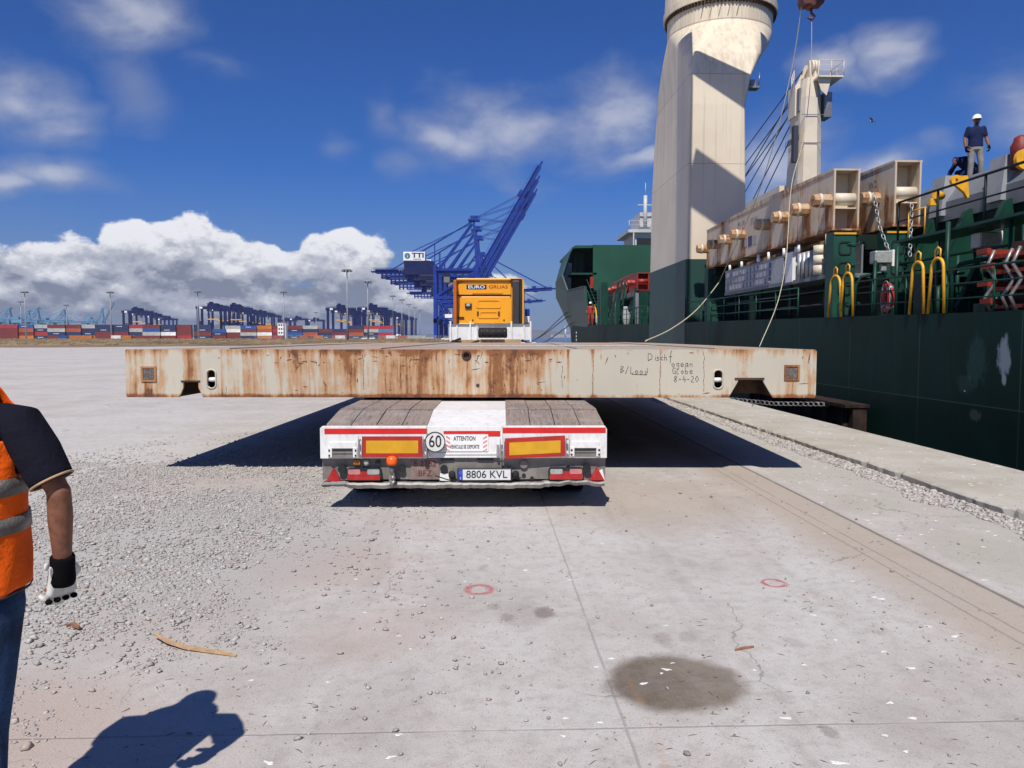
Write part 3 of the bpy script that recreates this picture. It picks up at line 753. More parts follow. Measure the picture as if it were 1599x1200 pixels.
# air over the bay
hz = MB().box(-6200, 9200, -500, 14200, -7.0, 175.0).build('haze', None)
hm_ = bpy.data.materials.new('haze_air'); hm_.use_nodes = True; hm_.node_tree.nodes.clear()
hv = hm_.node_tree.nodes.new('ShaderNodeVolumePrincipled'); ho = hm_.node_tree.nodes.new('ShaderNodeOutputMaterial'); hm_.node_tree.links.new(hv.outputs[0], ho.inputs['Volume'])
hv.inputs['Color'].default_value = (0.75, 0.84, 1.0, 1); hv.inputs['Density'].default_value = 0.00009; hv.inputs['Anisotropy'].default_value = 0.2
hz.data.materials.append(hm_); tag(hz, kind='stuff')
# hills across the bay
def hills(name, y, x0, x1, hs, col, seed):
    r_ = random.Random(seed); n_ = 70; mb = MB(); vs = []
    for i in range(n_ + 1):
        t = i / n_; x = x0 + (x1 - x0) * t
        k = t * (len(hs) - 1); a = int(min(k, len(hs) - 2)); h = hs[a] + (hs[a + 1] - hs[a]) * (k - a) + r_.uniform(-6, 6)
        vs += [(x, y, -8), (x, y + 300, h * 0.5), (x, y + 900, h), (x, y + 2200, h * 0.3)]
    fs = [(4 * i + j, 4 * i + 4 + j, 4 * i + 5 + j, 4 * i + 1 + j) for i in range(n_) for j in range(3)]
    mb.addm(vs, fs)
    return tag(mb.build(name, paint(name + '_scrub', col, 0.95, 0.25, 0.004)), kind='structure')
hills('hills', 6500, -5200, -300, [120, 60, 70, 100, 110, 60, 90, 150, 110, 90, 60, 35, 20], (0.10, 0.12, 0.11), 1)
hills('far_shore', 8200, -600, 3000, [20, 35, 70, 90, 60, 40, 60, 90, 110, 120], (0.13, 0.13, 0.11), 2)
# lighthouse-like white tower and pale houses on the far shore
p = atY(883, 528, 7900)
mb = MB().cyl((p.x, 7900, 0), (p.x, 7900, 95), 10, 10, 8).cyl((p.x, 7900, 95), (p.x, 7900, 108), 13, 10).cyl((p.x, 7900, 108), (p.x, 7900, 118), 6, 8, 1)
tag(mb.build('shore_tower', M['whitel']), 'tiny white tower on the far shore left of the ship bow', 'tower')
r_ = random.Random(12)
for i in range(9):
    px = 862 + i * 3.4; p = atY(px, 528, 8000); w_ = r_.uniform(9, 16); h = r_.uniform(10, 34)
    b_ = MB().box(p.x - w_, p.x + w_, 8000, 8030, 0, h)
    b_.prism([(p.x - w_ - 1, h), (p.x + w_ + 1, h), (p.x, h + 6)], 'y', 7999, 8031)
    tag(b_.build('shore_house', paint('far_house', (0.55, 0.52, 0.47), 0.8, 0.1, 0.02) if i == 0 else bpy.data.materials['far_house']), 'pale little far shore house, %s from the left in its row by the ship bow' % 'first second third fourth fifth sixth seventh eighth ninth'.split()[i], 'house', 'houses on the far shore')

# ================================================================== TERMINAL: containers
CC = {'m': ('maroon', (0.17, 0.028, 0.022)), 'r': ('red', (0.36, 0.03, 0.03)), 'n': ('dark blue', (0.018, 0.03, 0.09)), 'b': ('bright blue', (0.02, 0.075, 0.27)), 'w': ('pale grey', (0.40, 0.40, 0.37)),
      'W': ('white', (0.75, 0.75, 0.72)), 'o': ('orange', (0.50, 0.16, 0.025)), 't': ('brick orange', (0.36, 0.085, 0.03)), 'l': ('light blue', (0.06, 0.20, 0.42)), 'g': ('green', (0.03, 0.12, 0.06))}
CM = {k: paint('container_' + v[0].replace(' ', '_'), v[1], 0.6, 0.15, 0.3, dirt=0.25) for k, v in CC.items()}
cmesh = {}
def container_mesh(k, L):
    if (k, L) in cmesh: return cmesh[(k, L)]
    mb = MB(); H, W = 2.59, 2.44
    pr = []; n_ = int(L / 0.55)
    for i in range(n_):
        a = -L / 2 + 0.18 + (L - 0.36) * i / n_; b_ = (L - 0.36) / n_
        pr += [(a, 0.06), (a + b_ * 0.25, 0.06), (a + b_ * 0.5, 0.0), (a + b_ * 0.75, 0.0)]
    pr.append((L / 2 - 0.18, 0.06))
    poly_ = [(x, y) for x, y in pr] + [(x, W - y) for x, y in reversed(pr)]
    mb.prism(poly_, 'z', 0.16, H - 0.12)
    for sx in (-1, 1):
        for y0 in (-0.01, W - 0.17): mb.box(sx * (L / 2 - 0.09) - 0.09, sx * (L / 2 - 0.09) + 0.09, y0, y0 + 0.18, 0, H)
    for y0 in (-0.005, W - 0.115):
        mb.box(-L / 2 + 0.18, L / 2 - 0.18, y0, y0 + 0.12, 0.02, 0.16); mb.box(-L / 2 + 0.18, L / 2 - 0.18, y0, y0 + 0.12, H - 0.12, H - 0.01)
    mb.box(-L / 2 + 0.1, L / 2 - 0.1, 0.1, W - 0.1, H - 0.14, H - 0.05)
    me = mb.mesh('container'); me.materials.append(CM[k]); cmesh[(k, L)] = me
    return me
mark_me = None
def logo_mesh():
    mb = MB()
    for i, w_ in enumerate((0.5, 0.35, 0.5, 0.4, 0.5, 0.45)): mb.box(-1.9 + i * 0.66, -1.9 + i * 0.66 + w_, -0.03, 0.07, 1.15, 1.55)
    me = mb.mesh('lettering'); me.materials.append(M['whitel']); return me
mark_me = logo_mesh()
ords = ['', 'bottom', 'second', 'third', 'fourth', 'fifth']
def ordw(i):
    W_ = ['first', 'second', 'third', 'fourth', 'fifth', 'sixth', 'seventh', 'eighth', 'ninth', 'tenth', 'eleventh', 'twelfth', 'thirteenth', 'fourteenth', 'fifteenth', 'sixteenth', 'seventeenth', 'eighteenth', 'nineteenth', 'twentieth', 'twenty-first', 'twenty-second', 'twenty-third', 'twenty-fourth', 'twenty-fifth', 'twenty-sixth', 'twenty-seventh', 'twenty-eighth', 'twenty-ninth', 'thirtieth', 'thirty-first', 'thirty-second', 'thirty-third', 'thirty-fourth']
    return W_[i]
BASEZ = 0.3
def put_container(px, Y, lev, k, label, L=12.2, group='shipping containers stacked in the terminal', logo=False, rz=0.0):
    p = atY(px, 530, Y)
    o = bpy.data.objects.new('shipping_container', container_mesh(k, L)); scene.collection.objects.link(o)
    o.location = (p.x, Y, BASEZ + lev * 2.6); o.rotation_euler = (0, 0, rz)
    tag(o, label, 'shipping container', group)
    if logo:
        c = bpy.data.objects.new('lettering', mark_me); scene.collection.objects.link(c); c.parent = o
    return o
stacks = ['mmmr', 'omtb', 'nrnw', 'mnwm', 'mntm', 'onnw', 'mmnn', 'nmnn', 'mnwr', 'mwbm', 'mWnn', 'rmmm', 'nmnn', 'mnb', 'mmWw', 'nwmb', 'oWto', 'rmrm', 'nbnm', 'mtnw', 'nnm', 'rmn', 'ntmn', 'nnwr', 'trlr']
x0 = -6.0
for i, s_ in enumerate(stacks):
    px = 14 + i * 24.7 - (0 if i < 12 else (i - 12) * 0.8)
    if i >= 12: px += 6
    Y = 560 if i < 13 else 600
    for l, k in enumerate(s_):
        put_container(px, Y + (i % 3) * 1.3, l, k, '%s shipping container, %s level of the %s stack from the left' % (CC[k][0], ords[l + 1], ordw(i)), logo=(k in 'nb' and (i + l) % 2 == 0))
# loose boxes standing in front of the rows
for px, k, L, d in ((115, 'o', 6.1, 'under the tall mast on the left'), (128, 'o', 12.2, 'in front of the first maroon stacks'), (98, 'b', 6.1, 'low in front of the third stack'), (181, 'W', 6.1, 'with green marks, in front of the stacks'), (197, 'o', 6.1, 'in front of the ninth stack'),
                    (434, 'r', 6.1, 'left of the white control cabin'), (474, 't', 6.1, 'standing alone on the field edge'), (497, 'o', 6.1, 'standing alone right of the brick one'), (531, 'W', 6.1, 'beside the fence left of the tallest mast'), (610, 'W', 6.1, 'beside the fence below the blue gantries'),
                    (629, 't', 6.1, 'just right of the white one by the fence'), (650, 'w', 12.2, 'long one by the fence near the big crane leg')):
    put_container(px, 500, 0, k, '%s container %s' % (CC[k][0], d), L, 'single containers in front of the stacks')
# white three-level control cabin
p = atY(440, 530, 520)
t = empty('control_cabin', (p.x, 520, 0.3), 0, 'white tall cabin with rows of small windows among the containers', 'cabin')
MB().box(-2.6, 2.6, 0, 5, 0, 11).build('wall', M['whitel'], t)
MB().box(-2.9, 2.9, -0.3, 5.3, 11.003, 11.5).build('roof', M['seagrey'], t)
for l in range(4):
    for i in range(3): MB().box(-2.1 + i * 1.6, -1.1 + i * 1.6, -0.05, 0.05, 1.2 + l * 2.6, 2.3 + l * 2.6).build('window', M['blackp'], t)

# ---- yard gantries on rubber tyres
def rtg():
    t = empty('yard_gantry')
    m = M['dblue']; S_ = 24.0; D = 12.0; H = 24.0
    for sx_ in (0, S_):
        for sy_ in (0, D):
            MB().bar((sx_, sy_ + (2.4 if sy_ == 0 else -2.4) * 0, 2.6), (sx_ + (0.8 if sx_ == 0 else -0.8) * 0, sy_, H), 1.9, 1.5).build('leg', m, t)
        MB().box(sx_ - 0.7, sx_ + 0.7, -2.2, D + 2.2, 1.6, 2.8).build('sill_beam', m, t)
        MB().bar((sx_, 0, 5), (sx_, D / 2, 14), 0.5).bar((sx_, D, 5), (sx_, D / 2, 14), 0.5).bar((sx_, 0, 14), (sx_, D, 14), 0.6).build('brace', m, t)
        wb = MB()
        for yy_ in (-1.4, 0.6, D - 0.6, D + 1.4): wb.cyl((sx_ - 0.35, yy_, 0.8), (sx_ + 0.35, yy_, 0.8), 0.8, 10)
        wb.build('wheel', M['black'], t)
    for sy_ in (0, D):
        MB().box(-1.8, S_ + 1.8, sy_ - 0.75, sy_ + 0.75, H, H + 2.0).build('girder', m, t)
    rb = MB()
    for sy_ in (-0.8, D + 0.8):
        for z_ in (H + 2.6, H + 3.1): rb.bar((-1.8, sy_, z_), (S_ + 1.8, sy_, z_), 0.12)
        for i in range(12): rb.bar((-1.8 + i * 2.5, sy_, H + 2), (-1.8 + i * 2.5, sy_, H + 3.1), 0.12)
    rb.build('railing', m, t)
    MB().box(8, 16, 1.0, D - 1.0, H + 2.02, H + 4.6).box(9, 12, 3, 6, H + 4.6, H + 5.8).build('trolley', m, t)
    MB().box(9.5, 11.5, 1.0, 3.5, H - 3.0, H - 0.2).build('operator_cab', M['seagrey'], t)
    MB().box(7, 17, D / 2 - 1.2, D / 2 + 1.2, 15.5, 16.3).bar((8, D / 2, 16.3), (9, D / 2, H), 0.15).bar((16, D / 2, 16.3), (15, D / 2, H), 0.15).build('spreader', M['yellow'], t)
    MB().box(-0.2, 4.5, -2.2, -0.8, 2.85, 5.2).build('power_box', M['whitel'], t)
    MB().box(1.5, 4.2, -0.86, -0.78, H + 0.2, H + 1.7).build('number_board', M['whitel'], t)
    return t
rt = rtg()
rt_list = [(194, 820), (206, 905), (229, 1010), (246, 1160), (310, 700), (327, 760), (346, 720), (360, 790), (375, 860), (392, 900), (405, 980), (436, 1250), (452, 1150), (481, 1240), (513, 730), (521, 800), (534, 860), (545, 930), (563, 720), (571, 790), (584, 880), (597, 900), (605, 960), (617, 1060), (624, 1130)]
for i, (px, Y) in enumerate(rt_list):
    o = rt if i == 0 else copy_tree(rt)
    p = atY(px, 530, Y); o.location = (p.x, Y, 0.2); o.scale = (1, 1, 1.12); o.rotation_euler = (0, 0, R(-3 if px < 300 else (14 if px > 500 else 3)))
    where = 'left group' if px < 270 else 'middle group' if px < 430 else 'far small group' if px < 500 else 'right group'
    grp_ = [r for r in rt_list if (r[0] < 270, 270 <= r[0] < 430, 430 <= r[0] < 500, r[0] >= 500) == (px < 270, 270 <= px < 430, 430 <= px < 500, px >= 500)]
    k = sorted(grp_).index((px, Y))
    tag(o, 'dark blue yard gantry crane, %s from the left in the %s' % (ordw(k), where), 'gantry crane', 'yard gantries behind the containers')

# ---- ship to shore cranes
def sts(name, m, boom_up, Lb=83.0, sign=True, detail=True):
    t = empty(name)
    A = 18.0
    for x_, nm in ((0, 'leg'), (-28.6, 'leg')):
        for y_ in (0, A):
            MB().bar((x_, y_, 2.5), (x_, y_, 50.5), 2.3, 2.0).build('leg', m, t)
        MB().box(x_ - 1.3, x_ + 1.3, -1, A + 1, 11.5, 14.5).build('sill_beam', m, t)
        b_ = MB()
        for y_ in (0, A):
            b_.prism([(y_ - 5, 0.6), (y_ + 5, 0.6), (y_ + 3.2, 3.0), (y_ - 3.2, 3.0)], 'x', x_ - 1.0, x_ + 1.0)
        b_.build('bogie', m, t)
        w_ = MB()
        for y_ in (0, A):
            for k in range(6): w_.cyl((x_ - 0.5, y_ - 4.4 + k * 1.75, 0.6), (x_ + 0.5, y_ - 4.4 + k * 1.75, 0.6), 0.6, 8)
        w_.build('wheel', M['blackp'], t)
        MB().box(x_ - 1.2, x_ + 1.2, 0.9, A - 0.9, 46, 48.4).build('cross_beam', m, t)
    for y_ in (0, A):
        MB().box(-27.5, -1.1, y_ - 0.9, y_ + 0.9, 27.8, 29.8).build('portal_beam', m, t)
        MB().bar((-27.6, y_, 30), (-1.5, y_, 46.5), 1.3, 1.3).build('diagonal', m, t)
        MB().box(-27.4, -1.2, y_ - 0.6, y_ + 0.6, 44.6, 46.2).build('tie_beam', m, t)
        MB().bar((-27.5, y_, 27), (-21, y_, 15), 0.8).build('brace', m, t)
    for y_ in (6.2, 11.8):
        MB().box(-70, 1.5, y_ - 0.8, y_ + 0.8, 43.2, 46.0).build('girder', m, t)
    # walkways, rails and trolley gear under and beside the girder
    b_ = MB()
    for y_ in (4.5, 13.5):
        b_.box(-71, -1, y_ - 0.6, y_ + 0.6, 45.6, 45.8)
        for z_ in (46.4, 47.0): b_.bar((-71, y_, z_), (-1, y_, z_), 0.15)
        for i in range(24): b_.bar((-71 + i * 3, y_, 45.8), (-71 + i * 3, y_, 47), 0.14)
    for i in range(14): b_.box(-70 + i * 5, -69.4 + i * 5, 6.9, 11.1, 43.6, 44.6)
    b_.build('walkway', m, t)
    b_ = MB()
    for i, (a, l, z_) in enumerate(((-66, 26, 41.2), (-60, 20, 39.6), (-73, 8, 44))): b_.box(a, a + l, 5.5, 12.5, z_, z_ + 0.8)
    for i in range(9): b_.box(-66 + i * 3, -65.4 + i * 3, 6, 12, 39.6, 43)
    b_.box(-48, -44, 7, 11, 36.5, 41)
    b_.build('service_platform', m, t)
    MB().box(-50, -29.8, 3.5, 14.5, 42.2, 51.5).build('machinery_house', M['dblue'] if sign else m, t)
    MB().box(-50.5, -35.5, 3.2, 14.8, 51.52, 57.6).build('upper_house', M['whitel'] if sign else m, t, bevel=0.3)
    if sign:
        text('lettering', 'TTI', 4.6, M['navyl'], t, (-40.4, 3.12, 55.2), xs=1.25, bold=0.15, ext=0.03)
        text('lettering', 'ALGECIRAS', 1.1, M['navyl'], t, (-41.0, 3.12, 52.6), ext=0.03)
        b_ = MB().cyl((-47.6, 3.05, 54.9), (-47.6, 3.15, 54.9), 1.9, 20); b_.build('emblem', paint('emblem_teal', (0.03, 0.16, 0.22), 0.5), t)
        b_ = MB()
        for a in range(5): b_.bar((-47.6, 2.98, 53.6), (-47.6 + 1.5 * math.sin(R(-50 + 25 * a)), 2.98, 53.6 + 2.2 * math.cos(R(-50 + 25 * a))), 0.22, 0.06)
        b_.build('emblem_rays', M['whitel'], t)
    MB().box(-23, -19, 7, 11, 36.5, 43).build('operator_cab', M['seagrey'], t)
    # top frame
    for y_ in (5, 13):
        MB().bar((0, y_, 48), (-2.2, y_ + (2 if y_ < 9 else -2), 82), 1.5, 1.7).bar((-27, y_, 48), (-3.4, y_ + (2 if y_ < 9 else -2), 80), 1.2, 1.5).build('apex_frame', m, t)
        MB().bar((-19, y_, 48), (-3.0, y_ + (2 if y_ < 9 else -2), 72), 0.9, 1.1).bar((2.5, y_, 49), (-1.5, y_ + (2 if y_ < 9 else -2), 76), 0.7).build('apex_brace', m, t)
    b_ = MB().box(-6, 2, 5, 13, 82, 83).box(-4.5, 0.5, 6, 12, 83, 85.4).bar((-5.5, 5, 84.3), (1.5, 5, 84.3), 0.15)
    for i in range(4): b_.bar((-5.5 + i * 2.3, 5, 83), (-5.5 + i * 2.3, 5, 84.3), 0.15)
    b_.build('apex_platform', m, t)
    b_ = MB()
    for y_ in (7.4, 10.6):
        b_.bar((-3, y_, 82), (-62, y_ - 0, 46.5), 0.38).bar((-3, y_, 82), (-40, y_, 60.2), 0.3)
        b_.bar((-4, y_, 80), (-47, y_, 60), 0.3)
    b_.build('backstay', m, t)
    MB().bar((-29, 4.4, 48), (-29, 4.4, 66), 0.7).bar((-26, 4.4, 48), (-26, 4.4, 60), 0.4).build('stair_tower', m, t)
    b_ = MB()
    ang = R(59.9) if boom_up else R(3.5)
    c_, s_ = math.cos(ang), math.sin(ang)
    def bp(d, y_, n_=0.0): return (1.6 + d * c_ - n_ * s_, y_, 47.6 + d * s_ + n_ * c_)
    for y_ in (6.6, 11.4):
        bm_ = MB(); bm_.bar(bp(0, y_), bp(Lb, y_), 2.4, 3.0, up=(-s_, 0, c_)); bm_.build('boom', m, t)
    for i in range(15): b_.bar(bp(3 + i * (Lb - 5) / 14, 6.9), bp(3 + i * (Lb - 5) / 14, 11.1), 0.8)
    for d in range(0, int(Lb), 4): b_.bar(bp(d, 5.2, 1.2), bp(d, 5.2, 2.6), 0.16)
    b_.bar(bp(0, 5.2, 1.0), bp(Lb, 5.2, 1.0), 0.9, 0.2, up=(-s_, 0, c_)).bar(bp(0, 5.2, 2.6), bp(Lb, 5.2, 2.6), 0.2)
    b_.bar(bp(Lb * 0.72, 9, -0.5), bp(Lb * 0.78, 9, -0.5), 4.5, 3.4).bar(bp(Lb - 9, 9, 0.4), bp(Lb - 1, 9, 0.4), 4.2, 2.6).bar(bp(Lb * 0.70, 9, 2.2), bp(Lb * 0.76, 9, 2.2), 2.6, 2.8).bar(bp(Lb - 3, 8, 0), bp(Lb + 4, 8, 0), 1.4)
    b_.build('boom_walkway', m, t)
    if boom_up:
        b_ = MB()
        for y_ in (6, 12):
            for dd_ in (0.46, 0.62, 0.73): b_.bar((-1, y_, 84), bp(Lb * dd_, y_, 1.4), 0.28)
            b_.bar((-1, y_, 62), bp(Lb * 0.10, y_, 1.4), 0.5)
        b_.build('forestay', m, t)
    else:
        b_ = MB()
        for y_ in (6, 12): b_.bar((-1, y_, 82), bp(Lb * 0.48, y_, 1.4), 0.5).bar((-1, y_, 83), bp(Lb * 0.92, y_, 1.4), 0.5)
        b_.build('forestay', m, t)
    if sign:
        tt = text('lettering', 'TTI ALGECIRAS', 3.2, M['whitel'], t, (0, 0, 0), ext=0.02, bold=0.06)
        tt.location = bp(Lb * 0.42, 5.78, -0.1) if boom_up else bp(Lb * 0.4, 5.78, 0); tt.rotation_euler = (R(90), -ang, 0)
        b_ = MB(); c0 = Vector(bp(Lb * 0.24, 5.8, 0)); b_.cyl(c0 - Vector((0, 0.06, 0)), c0 + Vector((0, 0.05, 0)), 1.3, 16); b_.build('emblem', M['whitel'], t)
        text('lettering', 'TTI ALGECIRAS', 2.4, M['whitel'], t, (-46, 5.35, 44.7), ext=0.02)
        MB().box(-22, -17, -0.7, -0.62, 15, 17.5).build('number_board', M['whitel'], t)
        MB().box(-28, -15, 3, 14, 14.6, 16).box(-12, -6, 4, 12, 3, 10).build('drive_house', m, t)
    for ch in t.children:
        if ch.name.split('.')[0] in ('girder', 'walkway', 'service_platform', 'machinery_house', 'upper_house', 'operator_cab', 'cross_beam', 'tie_beam', 'emblem_rays') or (ch.name.split('.')[0] in ('lettering', 'emblem') and (ch.location.x < -10 or ch.name.startswith('emblem') and min(v.co.x for v in ch.data.vertices) < 0)):
            ch.location.z += 2.5
    return t
o = sts('quay_crane', M['blue'], True); p = atY(745, 527, 530); o.location = (p.x, 530, 0)
tag(o, 'big blue quay crane with its boom raised, behind the truck', 'quay crane', 'blue quay cranes of the terminal')
o = sts('quay_crane', M['blue'], False, 62); p = atY(745 + 12, 527, 720); o.location = (p.x, 720, -4)
tag(o, 'blue quay crane with lowered boom, partly behind the big one with the raised boom', 'quay crane', 'blue quay cranes of the terminal')
o = sts('quay_crane', M['blue'], False, 62); p = atY(768, 527, 960); o.location = (p.x, 960, -4)
tag(o, 'smallest blue quay crane, lowered boom, furthest down the terminal quay', 'quay crane', 'blue quay cranes of the terminal')
lb = [(14, 1500, False), (44, 1640, False), (58, 1500, False), (100, 1560, False), (-40, 1450, False)]
first = None
for i, (px, Y, up) in enumerate(lb):
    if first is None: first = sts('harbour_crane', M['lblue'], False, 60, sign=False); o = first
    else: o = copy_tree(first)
    p = atY(px, 527, Y); o.location = (p.x, Y, -3); o.scale = (1, 1, 0.72)
    tag(o, 'pale blue distant quay crane with lowered boom, %s from the left' % ordw([-40, 14, 44, 58, 100].index(px)), 'quay crane', 'pale blue cranes on the left horizon')
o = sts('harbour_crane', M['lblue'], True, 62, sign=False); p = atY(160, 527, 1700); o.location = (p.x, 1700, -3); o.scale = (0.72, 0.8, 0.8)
tag(o, 'pale blue distant quay crane with its boom raised beside the second mast', 'quay crane', 'pale blue cranes on the left horizon')
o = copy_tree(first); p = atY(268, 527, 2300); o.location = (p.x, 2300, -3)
tag(o, 'faint pale blue quay crane far behind between two blue gantry groups', 'quay crane', 'pale blue cranes on the left horizon')

for k_, (px, Y) in enumerate(((748.5, 572), (751.5, 618))):
    o2 = sts('quay_crane', M['blue'], True) if k_ == 0 else copy_tree(o2)
    p = atY(px, 527, Y); o2.location = (p.x, Y, -1 - k_)
    tag(o2, 'blue quay crane with raised boom %s the front one, nearly hidden by it' % ('directly behind', 'two places behind')[k_], 'quay crane', 'blue quay cranes of the terminal')
# ---- light masts
def mast(H):
    t = empty('light_mast')
    MB().tube([(0, 0, 0), (0, 0, H * 0.5), (0, 0, H)], [0.55, 0.38, 0.22], 8).build('pole', M['mast'], t)
    b_ = MB().cyl((0, 0, H - 0.3), (0, 0, H), 1.9, 12).cyl((0, 0, H - 1.2), (0, 0, H - 0.3), 0.35, 8)
    b_.build('head_ring', M['mast'], t)
    for k in range(8):
        a = k * math.pi / 4; MB().box(2.0 * math.cos(a) - 0.4, 2.0 * math.cos(a) + 0.4, 2.0 * math.sin(a) - 0.4, 2.0 * math.sin(a) + 0.4, H - 1.1, H - 0.35).build('floodlight', M['seagrey'], t)
    return t
mt = mast(32.0)
ms = [(543, 422), (575, 440), (444, 456), (310, 456), (174, 457), (41, 457), (34, 472), (105, 477), (614, 462), (628, 468), (639, 475), (648, 480), (656, 484), (418, 488), (494, 488)]
srt = sorted(ms)
for i, (px, py) in enumerate(ms):
    o = mt if i == 0 else copy_tree(mt)
    Y = 30.5 * F / (527 - py); p = atY(px, 527, Y); o.location = (p.x, Y, 0.0)
    tag(o, 'tall grey floodlight mast, %s from the left on the horizon' % ordw(srt.index((px, py))), 'light mast', 'floodlight masts of the terminal')

# ---- perimeter fence, parked cars and small storage in front of the terminal
a = atY(398, 530, 470); b_ = atY(712, 530, 470)
t = empty('perimeter_fence', (a.x, 470, 0.35), 0, 'thin grey wire fence with posts along the terminal edge', 'fence')
nW = b_.x - a.x
for i in range(40): MB().box(i * nW / 39 - 0.06, i * nW / 39 + 0.06, -0.06, 0.06, 0, 2.6).build('post', M['mast'], t)
f_ = MB()
for z_ in np.linspace(0.15, 2.5, 9): f_.bar((0, 0, z_), (nW, 0, z_), 0.035)
for i in range(160): f_.bar((i * nW / 160, 0, 0.1), (i * nW / 160, 0, 2.5), 0.03)
f_.build('wire_mesh', M['mast'], t)
def car_mb(L=4.3, W=1.75, H=1.5):
    rings = []
    t = empty('parked_car')
    prof = [(-L / 2, 0.35), (-L / 2, 0.85), (-L / 2 + 0.75, 0.98), (-L / 2 + 1.3, H), (L / 2 - 1.2, H), (L / 2 - 0.35, 0.98), (L / 2, 0.9), (L / 2, 0.35)]
    MB().prism(prof, 'y', -W / 2, W / 2).build('body', M['whitel'], t, bevel=0.08)
    MB().prism([(-L / 2 + 0.95, 1.0), (-L / 2 + 1.38, H - 0.08), (L / 2 - 1.28, H - 0.08), (L / 2 - 0.6, 1.0)], 'y', -W / 2 - 0.01, W / 2 + 0.01).build('window', M['blackp'], t)
    for x_ in (-L / 2 + 0.8, L / 2 - 0.85):
        for y_ in (-W / 2 - 0.02, W / 2 - 0.2): MB().cyl((x_, y_, 0.32), (x_, y_ + 0.22, 0.32), 0.32, 12).build('wheel', M['black'], t)
    return t
c0 = car_mb(); i = 0
for px, Y, d in ((570, 455, 'left one of two by the wire fence'), (580, 455, 'right one of two by the wire fence'), (697, 330, 'pale car just left of the truck cab')):
    o = c0 if i == 0 else copy_tree(c0); i += 1
    p = atY(px, 530, Y); o.location = (p.x, Y, 0.3)
    tag(o, 'white parked car, ' + d, 'car', 'cars parked by the fence')
# ================================================================== LOW-BED TRAILER
K = 7.5 / F                       # metres per photo pixel at the trailer's rear face
tp = atY(725, 806, 7.5)
TR = empty('lowbed_trailer', (tp.x, 7.5, 0), -R(1.35), 'white low-bed trailer with red stripe, seen from the rear, under the steel platform', 'trailer')
def tx(px): return (px - 725) * K
def tz(py): return 1.7 - (py - 527) * K
def ztop(y):                      # deck height along the trailer
    if y <= 0: return 0.832
    if y < 0.7: return 0.832 + (0.925 - 0.832) * y / 0.7
    return 0.925
W2 = 1.39
# chassis: outer frame with bevelled rear edge
mb = MB()
ring = lambda y, w_, z0, z1: [(-w_, y, z0), (w_, y, z0), (w_, y, z1 - 0.03), (w_ - 0.035, y, z1), (-w_ + 0.035, y, z1), (-w_, y, z1 - 0.03)]
mb.loft([ring(0.03, W2 - 0.01, 0.52, ztop(0)), ring(0.7, W2 - 0.015, 0.52, 0.925), ring(12.4, W2 - 0.015, 0.52, 0.925)], smooth=False)
mb.build('deck', M['white'], TR)
mb = MB()
for s in (-1, 1): mb.box(s * 1.0 - 0.1, s * 1.0 + 0.1, 0.25, 12.3, 0.40, 0.518)
mb.build('chassis_rail', M['steel'], TR)
def wood_mat():
    m, n, b = mat_base('deck_planks')
    p = n.obj(); x, y, z = n.xyz(p)
    cell = n.m('FLOOR', n.mul(x, 1 / 0.241)); cy_ = n.m('FLOOR', n.mul(y, 1.4))
    rnd = n.noise(n.comb(n.mul(cell, 7.13), n.mul(cy_, 3.7), 0), 1.0, 2)
    g_ = n.noise(n.scl(p, (70, 5, 5)), 1.0, 7, 0.7, 0.3); g2 = n.noise(p, 3.0, 5, 0.6)
    c = n.mix(n.ss(g_, 0.3, 0.7), (0.13, 0.100, 0.085), (0.30, 0.25, 0.22))
    c = n.mix(n.mul(n.ss(rnd, 0.35, 0.65), 0.65), c, (0.32, 0.24, 0.19))
    c = n.mix(n.mul(n.ss(g2, 0.5, 0.7), 0.4), c, (0.36, 0.34, 0.32))
    c = n.mix(n.mul(n.ss(g_, 0.40, 0.30), 0.8), c, (0.035, 0.028, 0.025))
    n.put(b.inputs['Base Color'], c); b.inputs['Roughness'].default_value = 0.9
    n.put(b.inputs['Normal'], n.bump(g_, 0.5, 0.006))
    return m
WM = wood_mat()
